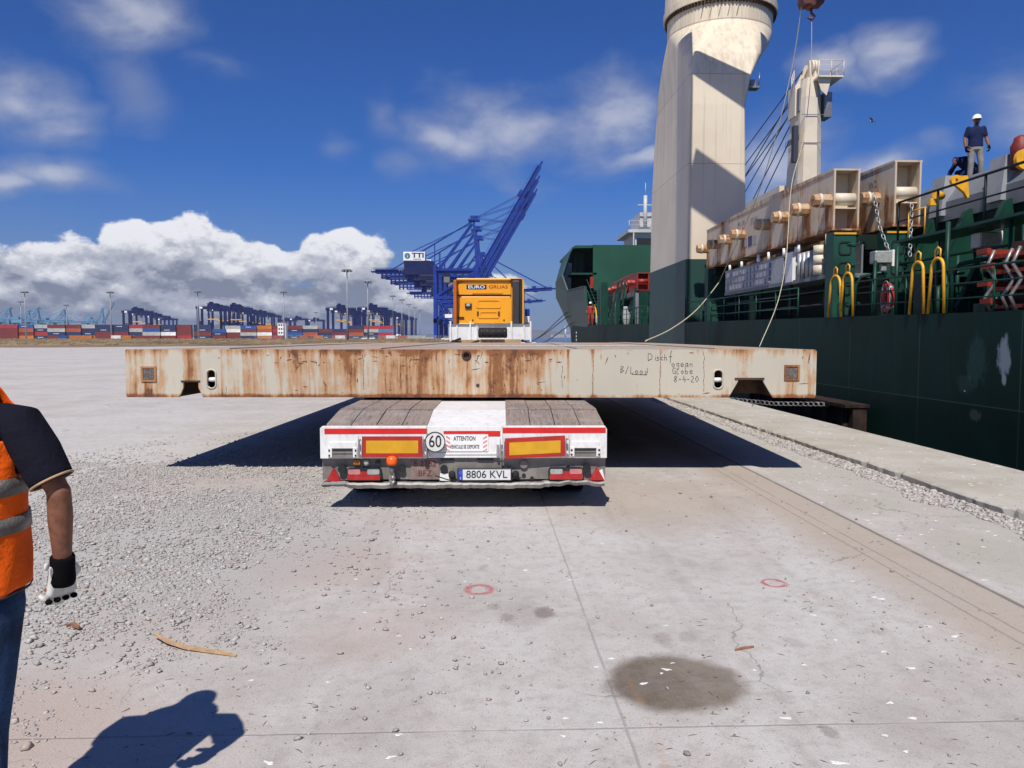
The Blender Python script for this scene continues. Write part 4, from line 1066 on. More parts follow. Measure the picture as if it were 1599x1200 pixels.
for s, xa, xb in ((-1, tx(508.5), tx(668)), (1, tx(790), tx(946))):
    mb = MB(); r_ = random.Random(3 + s)
    n_ = 4; wd = (xb - xa) / n_
    for row, (y0, y1) in enumerate(((0.035, 0.655), (0.69, 1.11), (1.145, 1.9), (1.925, 2.7), (2.73, 3.5), (3.53, 4.3), (4.33, 5.1))):
        for i in range(n_):
            a = xa + i * wd + 0.004 + (0.0 if not (s == 1 and row == 1) else 0.004); b_ = a + wd - 0.009
            dz = r_.uniform(0.003, 0.009)
            za, zb = ztop(y0) + 0.005 + dz, ztop(y1) + 0.005 + dz
            t_ = 0.006
            mb.addm([(a, y0, za - 0.02), (b_, y0, za - 0.02), (b_, y1, zb - 0.02), (a, y1, zb - 0.02), (a, y0 + .002, za), (b_, y0 + .002, za), (b_, y1, zb), (a, y1, zb)],
                    [(0, 1, 5, 4), (1, 2, 6, 5), (2, 3, 7, 6), (3, 0, 4, 7), (4, 5, 6, 7)])
    ub = MB()
    for y0, y1 in ((0.036, 0.7), (0.7, 5.1)): ub.addm([(xa + .004, y0, ztop(y0) + 0.003), (xb - .004, y0, ztop(y0) + 0.003), (xb - .004, y1, ztop(y1) + 0.003), (xa + .004, y1, ztop(y1) + 0.003)], [(0, 1, 2, 3)])
    o = mb.build('plank_mat', WM, TR)
    ub.build('gap_shade_sheet', M['blackp'], o)  # dark sheet added under the planks so their gaps look shaded
    mb = MB()
    for row, (y0, y1) in enumerate(((0.035, 0.665), (1.145, 1.9))):
        for i in range(n_):
            for ex in (0.04, wd - 0.045):
                for yy in (y0 + 0.04, y1 - 0.05):
                    zz = ztop(yy) + 0.010
                    mb.cyl((xa + i * wd + ex, yy, zz), (xa + i * wd + ex, yy, zz + 0.006), 0.009, 8)
    mb.build('bolt', M['steel'], o)
# rear face: white beam, with centre section a little further back
mb = MB()
lx, rx = tx(501), tx(949)
z0, z1 = tz(716), ztop(0) + 0.002
mb.prism([(lx, z0), (tx(667), z0), (tx(667), z1), (lx + 0.02, z1), (lx, z1 - 0.02)], 'y', -0.03, 0.028)
mb.prism([(tx(786), z0), (rx, z0), (rx, z1 - 0.03), (rx - 0.02, z1), (tx(786), z1)], 'y', -0.03, 0.028)
mb.box(tx(667) + .002, tx(786) - .002, -0.004, 0.028, tz(716), z1 - 0.004)
mb.box(tx(676), tx(776), -0.012, -0.006, tz(711), tz(707.5))
mb.build('rear_beam', M['white'], TR, bevel=0.004)
for a, b_, c_, d_, yy in ((508, 667, 669, 677.5, -0.033), (786, 947, 668, 676.5, -0.033), (693, 762, 673.5, 678, -0.008), (762, 782, 673.5, 682, -0.008)):
    MB().box(tx(a), tx(b_), yy, yy + 0.002, tz(d_), tz(c_)).build('red_stripe', M['red'], TR)
# bumper-level panel, recessed, with the dented lower lip
def panel_mesh():
    mb = MB(); n_ = 60; rings = []; r_ = random.Random(6)
    for i in range(n_ + 1):
        x = lx + 0.005 + (rx - lx - 0.01) * i / n_
        dent = 0.018 * math.sin(i * 0.35) * (1 if i > 38 else 0.4) + r_.uniform(-0.004, 0.004)
        rings.append([(x, 0.03, tz(716.5)), (x, 0.035 + dent * 0.3, tz(735)), (x, 0.035 - dent * 0.5, tz(751)), (x, 0.10, tz(751) - 0.004), (x, 0.12, tz(716.5))])
    return mb.loft(rings, smooth=False)
panel_mesh().build('rear_panel', M['greypan'], TR)
def lip():
    mb = MB(); n_ = 80; rings = []; r_ = random.Random(9); dz = 0
    for i in range(n_ + 1):
        px = 503 + 443 * i / n_; x = tx(px)
        dz = dz * 0.7 + r_.uniform(-0.004, 0.004)
        up = 0.0
        if px < 545: up = 0.012 * math.sin((px - 503) / 42 * math.pi)
        if px > 845: up = 0.016 * math.sin((px - 845) / 33.0) + 0.006 * math.sin(px / 5.0)
        th = 0.055 if 545 < px < 860 else 0.045
        zc = tz(754.5) + up + dz
        rings.append([(x, -0.02, zc), (x, -0.035, zc - th * 0.35), (x, -0.02 + dz, zc - th), (x, 0.09, zc - th), (x, 0.10, zc)])
    return mb.loft(rings, smooth=False)
lip().build('bumper', paint('scraped_bumper', (0.24, 0.23, 0.215), 0.5, 0.2, 7.0, metal=0.2, dirt=0.9, dirtcol=(0.09, 0.07, 0.055)), TR)
# reflective warning plates in wire frames
def wplate(x0, x1, y0l, y0r, y1l, y1r, m0, m1, ax0, ax1, ay0l, ay0r, ay1l, ay1r, yo):
    def pl(nm, X0, X1, T0, T1, B0, B1, ya, yb, mat, par):
        pts = [(tx(X0), tz(B0)), (tx(X1), tz(B1)), (tx(X1), tz(T1)), (tx(X0), tz(T0))]
        return MB().prism(pts, 'y', ya, yb).build(nm, mat, par)
    o = pl('warning_plate', x0, x1, y0l, y0r, y1l, y1r, yo, yo + 0.006, M['darkred'], TR)
    pl('reflective_field', ax0, ax1, ay0l, ay0r, ay1l, ay1r, yo - 0.002, yo - 0.0005, M['amber'], o)
    for X, a, b_ in ((m0, y0l, y1l), (m1, y0r, y1r)):
        w_ = 0.016
        pts = [(tx(X) - w_, yo - 0.01, tz(a) + 0.004), (tx(X) + w_, yo - 0.01, tz(a) + 0.004), (tx(X) + w_, yo - 0.01, tz(b_) - 0.01), (tx(X) - w_, yo - 0.01, tz(b_) - 0.01)]
        MB().tube(pts, 0.0055, 6, closed=True).build('wire_bracket', M['galv'], o)
        mb = MB()
        for zz in (tz(a) - 0.09, tz(b_) + 0.015): mb.cyl((tx(X), yo - 0.018, zz), (tx(X), yo + 0.01, zz), 0.012, 8)
        mb.build('clip', M['steel'], o)
wplate(566.5, 660.5, 681, 681, 713.5, 713.5, 564, 664.5, 573, 654, 687.5, 687.5, 707.5, 707.5, -0.05)
wplate(789, 883, 684.5, 680, 716.5, 712.5, 784.5, 886.5, 796, 876, 691, 687.5, 711, 707, -0.05)
# empty marker-lamp housings left and right
def housing(x0, x1, top, bot):
    mb = MB()
    mb.box(tx(x0), tx(x1), -0.045, -0.031, tz(top + 10), tz(top))
    mb.box(tx(x0) - 0.01, tx(x0) + 0.03, -0.048, -0.031, tz(bot), tz(top + 8)).box(tx(x1) - 0.03, tx(x1) + 0.01, -0.048, -0.031, tz(bot), tz(top + 8))
    o = mb.build('lamp_housing', M['white'], TR, bevel=0.003)
    MB().box(tx(x0) + 0.032, tx(x1) - 0.032, -0.040, -0.0305, tz(bot), tz(top + 10.2)).build('recess', M['greypan'], o)
    MB().box(tx(x0) + 0.034, tx(x1) - 0.034, -0.043, -0.0402, tz(top + 14), tz(top + 11)).box(tx(x0) + 0.034, tx(x1) - 0.034, -0.0425, -0.0402, tz(bot - 5), tz(bot - 6)).build('slot', M['blackp'], o)
    mb = MB()
    for xx in (x0 + 0.5, x1 - 0.5):
        for zz in (tz(top + 13), tz(bot - 3)): mb.cyl((tx(xx) + (0.004 if xx < 700 else 0), -0.052, zz), (tx(xx), -0.047, zz), 0.011, 8)
    mb.build('bolt', M['blackp'], o)
housing(515, 557, 690, 714); housing(893, 937, 690, 713)
# speed disc
x_, z_ = tx(680.5), tz(689.5)
o = MB().cyl((x_, -0.062, z_), (x_, -0.055, z_), 0.098, 40).build('speed_disc', paint('disc_white', (0.68, 0.68, 0.65), 0.4, 0.05, 9), TR)
mb = MB().tube([(x_ + 0.096 * math.cos(t), -0.063, z_ + 0.096 * math.sin(t)) for t in np.linspace(0, 2 * math.pi, 41)[:-1]], 0.0055, 6, closed=True); mb.build('rim', M['blackp'], o)
text('number', '60', 0.165, M['blackp'], o, (x_, -0.0635, z_), xs=0.78, bold=0.001)
# attention sign
x0, x1 = tx(695), tx(763)
o = MB().box(x0, x1, -0.013, -0.010, tz(705.5), tz(679)).build('warning_sign', M['whitel'], TR)
text('lettering', 'ATTENTION', 0.060, M['blackp'], o, (tx(726), -0.0140, tz(685.5)), xs=0.64, bold=0.0012)
text('lettering', 'VEHICULE SE DEPORTE', 0.050, M['blackp'], o, (tx(726), -0.0140, tz(698.5)), xs=0.56, bold=0.0010)
mb = MB()
for bx in (tx(697), tx(755)):
    for i in range(4):
        a = tz(679.5) - i * 0.042
        s_ = 1 if bx > 0 else -1
        pts = [(bx, a - 0.03), (bx + 0.04, a - 0.006), (bx + 0.04, a - 0.024), (bx, a - 0.048)]
        if s_ < 0: pts = [(bx + 0.04, a - 0.03), (bx, a - 0.006), (bx, a - 0.024), (bx + 0.04, a - 0.048)]
        pts = [(p[0], max(min(p[1], tz(680)), tz(705))) for p in pts]
        mb.prism(pts, 'y', -0.0145, -0.0131)
mb.build('hazard_stripes', paint('faded_red', (0.62, 0.25, 0.24), 0.5, 0.1, 9), o)
for bx in (668, 778):
    MB().box(tx(bx) - 0.012, tx(bx) + 0.012, -0.03, -0.006, tz(714), tz(695 if bx > 700 else 704)).cyl((tx(bx), -0.034, tz(711)), (tx(bx), -0.028, tz(711)), 0.012, 8).build('hinge', M['galv'], TR)
for a, b_ in ((688, 709), (746, 771)):
    MB().box(tx(a), tx(b_), 0.015, 0.034, tz(721.5), tz(717.3)).build('slot', M['blackp'], TR)
# number plate
o = MB().box(tx(714.5), tx(800), -0.022, 0.0, tz(752.5), tz(732)).build('number_plate', M['blackp'], TR, bevel=0.004)
MB().box(tx(716.5), tx(798), -0.0245, -0.0225, tz(750.5), tz(734)).build('plate_face', paint('plate_white', (0.66, 0.67, 0.66), 0.35, 0.08, 12), o)
MB().box(tx(716.5), tx(723), -0.0258, -0.0248, tz(750.5), tz(734)).build('blue_band', paint('eu_blue', (0.01, 0.06, 0.42), 0.4, 0.05), o)
text('lettering', 'E', 0.026, M['whitel'], o, (tx(719.7), -0.0264, tz(748)))
mb = MB()
for k in range(12):
    a = k * math.pi / 6; mb.cyl((tx(719.7) + 0.011 * math.cos(a), -0.0265, tz(739) + 0.011 * math.sin(a)), (tx(719.7) + 0.011 * math.cos(a), -0.0258, tz(739) + 0.011 * math.sin(a)), 0.0018, 5)
mb.build('star_ring', M['yellow'], o)
text('lettering', '8806 KVL', 0.105, M['blackp'], o, (tx(760.5), -0.0250, tz(742.3)), xs=0.96, bold=0.0008)
for a in (706, 806): MB().ball((tx(a), -0.004, tz(743)), 0.045, 12, (0.8, 0.6, 1.0)).build('plate_lamp', M['black'], TR)
# faded painted registration on rust-red patch
o = MB().box(tx(641), tx(685), 0.024, 0.0295, tz(751), tz(717.5)).build('painted_plate', paint('faded_brick', (0.21, 0.15, 0.13), 0.7, 0.25, 12, dirt=0.6, dirtcol=(0.2, 0.18, 0.16)), TR)
fr = paint('faded_red_paint', (0.13, 0.02, 0.018), 0.7, 0.2, 12)
text('lettering', 'E 2282', 0.085, fr, o, (tx(663), 0.0228, tz(726)), xs=0.95)
text('lettering', 'BFZ', 0.085, fr, o, (tx(663), 0.0228, tz(741.5)), xs=0.95)
# beacon on its bracket
o = empty('beacon'); o.parent = TR; o.name = 'beacon_lamp'
MB().loft([[(tx(613) + r * math.cos(t), -0.06 + r * math.sin(t), z) for t in np.linspace(0, 2 * math.pi, 17)[:-1]] for r, z in ((0.046, tz(725.5)), (0.054, tz(722)), (0.052, tz(716)), (0.040, tz(713)), (0.012, tz(711.5)))]).build('lens', M['orange'], o)
MB().cyl((tx(613), -0.06, tz(740)), (tx(613), -0.06, tz(725.5)), 0.022, 10).box(tx(609), tx(617), -0.075, 0.0, tz(752), tz(738)).cyl((tx(618), -0.07, tz(747)), (tx(612), -0.07, tz(744)), 0.02, 8).cyl((tx(611), -0.08, tz(757)), (tx(618), -0.08, tz(750)), 0.016, 8).build('bracket', M['steel'], o)
# tail lamps
def tail(x0, x1, flip):
    z0, z1 = tz(752), tz(731.5)
    o = plate('tail_lamp', rrect(tx(x0), tx(x1), z0, z1, 0.035), [], 0.05, M['blackp'], TR); o.location.y = -0.02
    w_ = tx(x1) - tx(x0)
    def sub(nm, a, b_, c, d, mat, yy=-0.028):
        q_ = plate(nm, rrect(tx(x0) + a * w_, tx(x0) + b_ * w_, z0 + c * (z1 - z0), z0 + d * (z1 - z0), 0.012), [], 0.012, mat, o); q_.location.y = yy + 0.0
    sub('red_lens', 0.03, 0.97, 0.10, 0.50, M['redlens'], -0.012)
    sub('indicator_lens' if not flip else 'clear_lens', 0.05, 0.40, 0.52, 0.90, M['pinklens'] if not flip else M['clearlens'], -0.010)
    sub('clear_lens' if not flip else 'indicator_lens', 0.60, 0.95, 0.52, 0.90, M['clearlens'] if not flip else M['pinklens'], -0.010)
    sub('red_lens', 0.40, 0.60, 0.40, 0.75, M['redlens'], -0.014)
tail(541, 595.5, False); tail(857.5, 913, True)
# triangular reflectors
for xc, w_, bz, tzp in ((520.5, 11.5, 752.5, 731), (934, 12, 752, 730)):
    a, b_, c = (tx(xc - w_), tz(bz)), (tx(xc + w_), tz(bz)), (tx(xc), tz(tzp))
    MB().prism([a, b_, c], 'y', -0.012, 0.02).build('triangle_reflector', M['redlens'], TR)
# white protective cover scraps beside them
MB().prism([(tx(937), tz(738)), (tx(943), tz(735)), (tx(947), tz(751)), (tx(943), tz(752))], 'y', 0.02, 0.028).build('torn_sticker', M['whitel'], TR)
MB().prism([(tx(686), tz(753)), (tx(704), tz(753)), (tx(703), tz(742)), (tx(687), tz(741))], 'y', 0.018, 0.029).build('torn_sticker', M['whitel'], TR)
MB().prism([(tx(504), tz(757)), (tx(541), tz(756)), (tx(540), tz(751)), (tx(520), tz(752.5))], 'y', -0.045, -0.038).build('bent_strip', M['galv'], TR)
# sockets, holes and small lamps on the panel
for (a, z, r, mt_, d) in ((533.5, 733.5, 0.038, 'black', -0.02), (918.5, 733, 0.038, 'black', -0.02), (627.5, 733.5, 0.032, 'black', -0.01), (819, 727, 0.038, 'greypan', 0.008), (819, 745, 0.020, 'blackp', 0.02), (589, 723.5, 0.022, 'blackp', 0.0), (571.5, 723.5, 0.03, 'steel', -0.005), (693, 733.5, 0.036, 'blackp', 0.0), (832, 750, 0.02, 'blackp', 0.02)):
    MB().cyl((tx(a), d, tz(z)), (tx(a), 0.04, tz(z)), r, 16).build('socket', M[mt_], TR)
MB().box(tx(551), tx(562), 0.0, 0.03, tz(727), tz(719)).build('side_marker', paint('dim_amber', (0.35, 0.13, 0.01), 0.4, 0.1), TR, bevel=0.004)
MB().cyl((tx(571.5), -0.012, tz(723.5)), (tx(571.5), -0.004, tz(723.5)), 0.018, 12).build('reversing_lamp', M['clearlens'], TR)
MB().tube([(tx(680), -0.01, tz(744)), (tx(700), -0.03, tz(750)), (tx(740), -0.02, tz(754)), (tx(770), -0.03, tz(753)), (tx(815), 0.0, tz(748))], 0.006, 6).build('cable', M['black'], TR)
# axles, wheels and mudguards under the deck
for i in range(5):
    y_ = 1.05 + i * 1.5
    MB().cyl((-1.2, y_, 0.38), (1.2, y_, 0.38), 0.06, 10).build('axle', M['steel'], TR)
    for s in (-1, 1):
        for k in (0, 1):
            xc = s * (1.14 - k * 0.33)
            o = MB().tube([(xc - 0.13, y_, 0.375), (xc - 0.12, y_, 0.375), (xc + 0.12, y_, 0.375), (xc + 0.13, y_, 0.375)], [0.33, 0.375, 0.375, 0.33], 28, smooth=True).build('wheel', M['black'], TR)
            MB().cyl((xc - 0.132, y_, 0.375), (xc + 0.132, y_, 0.375), 0.2, 18).build('rim', M['steel'], o)
    if i < 5:
        for s in (-1, 1): MB().box(s * 1.02 - 0.34, s * 1.02 + 0.34, y_ - 0.36, y_ + 0.36, 0.505 + 0.262 - 0.262, 0.5155).build('mudguard', M['blackp'], TR)
for s in (-1, 1):
    MB().box(s * 1.06 - 0.28, s * 1.06 + 0.28, 0.42, 0.44, 0.235, 0.50).build('mud_flap', M['black'], TR)
# gooseneck at the far end with headboard, stakes, spare wheel
GY = 13.3
MB().prism([(12.4, 0.50), (12.4, 0.90), (GY, 1.36), (19.3, 1.40), (19.3, 1.22), (GY + 0.3, 1.16), (12.9, 0.50)], 'x', -0.55, 0.55).build('gooseneck', M['white'], TR)
HY = 13.6
mb = MB().box(-1.28, 1.28, HY, HY + 0.12, 1.40, 1.50)
for x_ in (-1.28, -0.98, 0.94, 1.24): mb.box(x_ - 0.06, x_ + 0.06, HY - 0.12, HY + 0.2, 1.36, 1.56)
for a, b_ in ((-1.1, -0.75), (0.78, 1.12)): mb.box(a, b_, HY - 0.03, HY - 0.005, 1.42, 1.5)
mb.build('gooseneck_crossbeam', M['white'], TR, bevel=0.01)
HB = 16.6
mb = MB().box(-1.28, -0.36, HB, HB + 0.05, 1.62, 2.02).box(0.52, 1.24, HB, HB + 0.05, 1.62, 2.02).box(-0.358, 0.518, HB + 0.05, HB + 0.09, 1.60, 1.85)
for x_ in (-1.24, -1.04, -0.62, -0.42, 0.66, 1.06, 1.26): mb.box(x_ - 0.025, x_ + 0.025, HB - 0.05, HB - 0.002, 1.55, 2.2 if abs(x_) > 1.2 or abs(x_ + 0.62) < .01 or abs(x_ - 0.66) < .01 else 2.06)
mb.build('headboard', M['white'], TR)
MB().box(-1.22, 1.24, HB + 0.06, HB + 0.08, 2.025, 2.12).build('headboard_panel', M['seagrey'], TR)
o = MB().tube([(-0.36 + 0.0, HB - 0.45, 1.83), (-0.33, HB - 0.45, 1.83), (0.5, HB - 0.45, 1.83), (0.53, HB - 0.45, 1.83)], [0.12, 0.15, 0.15, 0.12], 20).build('spare_wheel', M['black'], TR)
mb = MB()
for i in range(5): mb.tube([(-0.28 + i * 0.18, HB - 0.45, 1.83), (-0.24 + i * 0.18, HB - 0.45, 1.83)], 0.157, 20)
mb.build('tread', M['blackp'], o)
MB().prism([(-1.2, 1.50), (-0.9, 1.62), (0.9, 1.64), (1.15, 1.5)], 'y', HB - 1.2, HB - 0.7).build('timber_load', M['wood'], TR)
MB().bar((-1.25, HB - 1.25, 1.5), (-0.85, HB - 1.3, 1.66), 0.07).bar((-0.6, HB - 1.25, 1.5), (-0.3, HB - 1.3, 1.6), 0.06).bar((0.95, HB - 1.25, 1.62), (1.2, HB - 1.3, 1.5), 0.06).build('tie_down_lever', M['blackp'], TR)
MB().prism([(-0.28, 1.64), (0.45, 1.64), (0.3, 1.5), (-0.12, 1.5)], 'y', HB - 1.35, HB - 1.22).build('coupling_wedge', M['brown'], TR)

# ================================================================== RUSTY STEEL PLATFORM
KP = 9.3 / F
pp_ = atY(732.5, 583, 9.3)
PL = empty('steel_platform', (pp_.x, 9.3, 0), -R(2.6), 'long rusty cream steel platform with handwriting, lying across the trailer', 'steel platform')
def qx(px): return (px - 732.5) * KP
def qz(py): return 1.7 - (py - 527) * KP
def plat_extra(n, x, y, z, mask):
    # rust is heaviest left of the middle, under the top edge and along the foot
    c1 = n.ss(n.m('ABSOLUTE', n.add(x, 0.55)), 3.3, 0.6)
    right = n.ss(x, 0.9, 1.4)
    m_ = n.add(mask, n.mul(n.mul(c1, n.sub(1.0, right)), 0.34))
    top = n.ss(z, 1.44, 1.56); bot = n.ss(z, 1.03, 0.985)
    m_ = n.add(m_, n.add(n.mul(top, 0.30), n.mul(bot, 0.50)))
    for (a, wd, k) in ((qx(229), 0.09, 0.5), (qx(1233), 0.10, 0.45), (qx(300), 0.16, 0.18), (qx(1263), 0.04, 0.25), (qx(345), 0.02, 0.2), (qx(887), 0.03, 0.45), (qx(925), 0.03, 0.35), (qx(1030), 0.03, 0.3)):
        z_k = n.ss(z, 1.30, 1.18) if wd < 0.12 and (a < -3.5 or a > 3.5) else 1.0
        m_ = n.add(m_, n.mul(n.mul(n.ss(n.m('ABSOLUTE', n.sub(x, a)), wd, wd * 0.2), k), z_k))
    m_ = n.sub(m_, n.mul(n.mul(right, n.ss(x, 3.3, 2.9)), 0.18))
    return m_
PM = rusty('platform_paint', (0.55, 0.51, 0.41), 0.50, 1.15, 0.0, plat_extra)
x0, x1, zb, zt = qx(194), qx(1272.5), qz(621), qz(546)
outer = [(x0 + .01, zb), (qx(277), zb), (qx(284), qz(606)), (qx(284), qz(597)), (qx(308), qz(597)), (qx(308), qz(606)), (qx(315), zb), (qx(1137), zb), (qx(1150), qz(598)), (qx(1152), qz(593)), (qx(1190), qz(593)), (qx(1192), qz(598)), (qx(1206), zb),
         (x1 - 0.015, zb), (x1, zb + 0.02), (x1, zt - 0.02), (x1 - 0.02, zt), (x0 + 0.01, zt), (x0, zt - 0.01), (x0, zb + 0.015)]
holes = []
for cx_ in (328.5, 1120.5):
    holes.append(rrect(qx(cx_ - 6.5), qx(cx_ + 6.5), qz(606), qz(578.5), 0.045, 6))
for cx_, cy_ in ((230.5, 584.5), (1234.5, 582)):
    holes.append([(qx(cx_ - 10.5), qz(cy_ + 10.5)), (qx(cx_ + 10.5), qz(cy_ + 10.5)), (qx(cx_ + 10.5), qz(cy_ - 10.5)), (qx(cx_ - 10.5), qz(cy_ - 10.5))])
holes.append([(qx(728.5) + 0.034 * math.cos(t), qz(555.5) + 0.034 * math.sin(t)) for t in np.linspace(0, 2 * math.pi, 21)[:-1]])
plate('front_plate', outer, holes, 0.03, PM, PL)
D_ = 12.1
topm = rusty('platform_top', (0.42, 0.37, 0.31), 0.62, 0.3, 4.0)
MB().box(x0 + 0.02, x1 - 0.02, 0.031, D_, zt - 0.03, zt - 0.002).build('top_plate', topm, PL)
MB().box(x0 + 0.001, x0 + 0.03, 0.032, D_, zb + 0.012, zt - 0.032).build('side_plate', PM, PL)
MB().box(x1 - 0.03, x1 - 0.001, 0.032, D_, zb + 0.012, zt - 0.032).build('side_plate', PM, PL)
MB().box(x0 + 0.03, x1 - 0.03, D_ - 0.03, D_ - 0.001, zb + 0.01, zt - 0.032).build('end_plate', PM, PL)
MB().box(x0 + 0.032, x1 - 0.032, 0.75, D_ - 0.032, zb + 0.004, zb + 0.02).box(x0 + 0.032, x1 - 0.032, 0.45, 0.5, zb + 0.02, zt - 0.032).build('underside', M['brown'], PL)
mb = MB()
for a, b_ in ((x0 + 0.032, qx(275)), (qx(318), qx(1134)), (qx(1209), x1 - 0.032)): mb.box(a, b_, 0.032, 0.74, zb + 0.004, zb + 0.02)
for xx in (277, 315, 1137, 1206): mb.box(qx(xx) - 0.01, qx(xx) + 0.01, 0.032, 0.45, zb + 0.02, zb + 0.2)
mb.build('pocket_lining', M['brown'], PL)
# long deck rails that stand proud of the top
mb = MB()
for xx, w_ in ((qx(300), 0.3), (qx(560), 0.2), (qx(930), 0.2), (qx(1160), 0.25)): mb.box(xx - w_, xx + w_, 0.4, D_ - 0.4, zt - 0.001, zt + 0.012)
mb.build('deck_strip', topm, PL)
for cx_, cy_ in ((230.5, 584.5), (1234.5, 582)):
    o = MB().box(qx(cx_ - 8.5), qx(cx_ + 8.5), -0.006, 0.02, qz(cy_ + 8.5), qz(cy_ - 8.5)).build('corner_socket', paint('socket_grit_%d' % cx_, (0.17, 0.155, 0.14), 0.9, 0.5, 60, bump=0.9), PL)
    mb = MB(); a, b_, c, d = qx(cx_ - 12), qx(cx_ + 12), qz(cy_ + 12), qz(cy_ - 12); t_ = 0.024
    mb.box(a, b_, -0.014, 0.001, d - t_, d).box(a, b_, -0.014, 0.001, c, c + t_).box(a, a + t_, -0.0138, 0.001, c + t_, d - t_).box(b_ - t_, b_, -0.0138, 0.001, c + t_, d - t_)
    mb.build('socket_frame', rusty('frame_rust_%d' % cx_, (0.25, 0.12, 0.06), 0.9, 0.5, 2.0), o)
for cx_ in (328.5, 1120.5):
    mb = MB().tube([(qx(cx_ - 6), 0.05, qz(593.5)), (qx(cx_ + 6), 0.05, qz(593.5))], 0.028, 12); mb.build('lashing_pin', M['whitel'], PL)
    ring_ = [(x, -0.003, z) for x, z in rrect(qx(cx_ - 7.3), qx(cx_ + 7.3), qz(606.8), qz(577.6), 0.05, 6)]
    MB().tube(ring_, 0.010, 6, closed=True).build('slot_rim', PM, PL)
mb = MB().tube([(qx(728.5) + 0.046 * math.cos(t), -0.004, qz(555.5) + 0.046 * math.sin(t)) for t in np.linspace(0, 2 * math.pi, 25)[:-1]], 0.014, 8, closed=True); mb.build('ring_boss', M['brown'], PL)
MB().cyl((qx(728.5), 0.02, qz(555.5)), (qx(728.5), 0.03, qz(555.5)), 0.04, 14).build('plug', M['brown'], PL)
for cx_, r in ((746, 0.022), (228, 0.0)):
    if r: MB().cyl((qx(cx_), -0.006, qz(602)), (qx(cx_), 0.0, qz(602)), r, 12).build('bolt_head', M['brown'], PL)
mb = MB().box(qx(1146), qx(1192), -0.012, 0.0, qz(592.5), qz(590)).box(qx(281), qx(311), -0.010, 0.0, qz(597), qz(594.5)); mb.build('pocket_lip', M['brown'], PL)
# scrapes, cracked weld lines and gouges
mb = MB(); r_ = random.Random(31)
def scr(px, py, l, a, w_=0.0045):
    x, z = qx(px), qz(py); dx, dz = math.cos(a) * l / 2, math.sin(a) * l / 2; nx, nz = -math.sin(a) * w_, math.cos(a) * w_
    k = r_.uniform(-0.35, 0.35)
    pts = [(x - dx, z - dz), (x + nx + dx * k, z + nz + dz * k), (x + dx, z + dz), (x - nx + dx * k * 0.6, z - nz + dz * k * 0.6)]
    mb.prism(pts, 'y', -0.0022, 0.0)
for i in range(105):
    px = r_.gauss(700, 230) if r_.random() < 0.75 else r_.uniform(200, 1265); py = r_.uniform(549, 617) if r_.random() < 0.5 else r_.uniform(549, 568)
    if not 200 < px < 1262 or (968 < px < 1100 and 552 < py < 602): continue
    if abs(px - 296) < 24 or abs(px - 1172) < 42 or abs(px - 329) < 12 or abs(px - 1120) < 12: continue
    scr(px, py, r_.choice((0.03, 0.05, 0.07, 0.12)) * r_.uniform(.7, 1.3), r_.choice((0, 0, 0.1, 1.57, 1.5, 1.2, -1.0)) + r_.gauss(0, 0.1), r_.uniform(0.003, 0.008))
for px, y0, y1 in ((925.5, 546, 620), (351.5, 603, 619), (1098, 548, 617), (1030, 548, 619), (877.5, 570, 606), (567, 553, 612), (554, 560, 600)):
    for k in range(int((y1 - y0) / 7)): scr(px + r_.uniform(-0.8, 0.8), y0 + 4 + k * 7, 0.07, 1.57 + r_.uniform(-0.15, 0.15), 0.0035)
mb.build('scrapes', paint('scrape_rust', (0.13, 0.055, 0.028), 0.9, 0.5, 20), PL)
# marker-pen writing, drawn as pen strokes
GL = {'D': [[(0, 0), (.05, 1), (.35, .95), (.6, .6), (.5, .2), (0, 0)]], 'i': [[(.15, .6), (.15, 0)], [(.15, .8), (.18, .84)]], 's': [[(.4, .6), (.1, .55), (.1, .35), (.35, .25), (.3, .02), (0, .05)]], 'c': [[(.4, .55), (.1, .5), (.05, .15), (.4, .05)]],
      'h': [[(.05, 1), (.05, 0)], [(.05, .45), (.3, .55), (.35, 0)]], 'f': [[(.3, -.35), (.35, .9), (.5, 1.25)], [(.1, .45), (.5, .5)]], 'o': [[(.2, .55), (0, .3), (.2, 0), (.42, .28), (.2, .55)]], 'e': [[(0, .3), (.4, .35), (.25, .6), (.02, .4), (.1, .05), (.4, .1)]],
      'a': [[(.4, .55), (.1, .5), (0, .2), (.2, 0), (.4, .3), (.4, .55), (.45, 0)]], 'n': [[(0, .55), (.05, 0), (.05, .4), (.3, .55), (.38, 0)]], 'G': [[(.5, .85), (.2, .95), (0, .5), (.15, .05), (.5, .1), (.5, .45), (.3, .45)]], 'L': [[(.08, 1), (0, 0), (.4, .05)]], 'l': [[(.08, .9), (.02, 0), (.3, .05)]],
      'v': [[(0, .6), (.2, 0), (.45, .6)]], 'b': [[(0, 1), (0, 0), (.3, .05), (.35, .35), (0, .45)]], 'u': [[(0, .55), (.05, .05), (.3, .05), (.38, .55), (.42, 0)]], '8': [[(.25, 1), (.05, .8), (.4, .25), (.2, 0), (0, .25), (.42, .8), (.25, 1)]], '-': [[(.05, .45), (.4, .45)]], '4': [[(.25, 1), (0, .4), (.45, .4)], [(.35, .7), (.33, 0)]],
      '2': [[(.02, .85), (.3, .95), (.35, .65), (0, .05), (.45, .05)]], '0': [[(.25, .95), (.0, .5), (.22, .02), (.48, .5), (.25, .95)]], '.': [[(.1, .02), (.14, .04)]], 'B': [[(0, 0), (.05, 1), (.4, .85), (.05, .5), (.45, .3), (0, 0)]], '/': [[(0, -.1), (.4, 1.05)]], 'd': [[(.4, .4), (.1, .45), (.05, .05), (.38, .1), (.42, 1)]], 'g': [[(.4, .55), (.05, .5), (.1, .15), (.4, .2), (.4, .55), (.38, -.35), (.05, -.3)]], ' ': []}
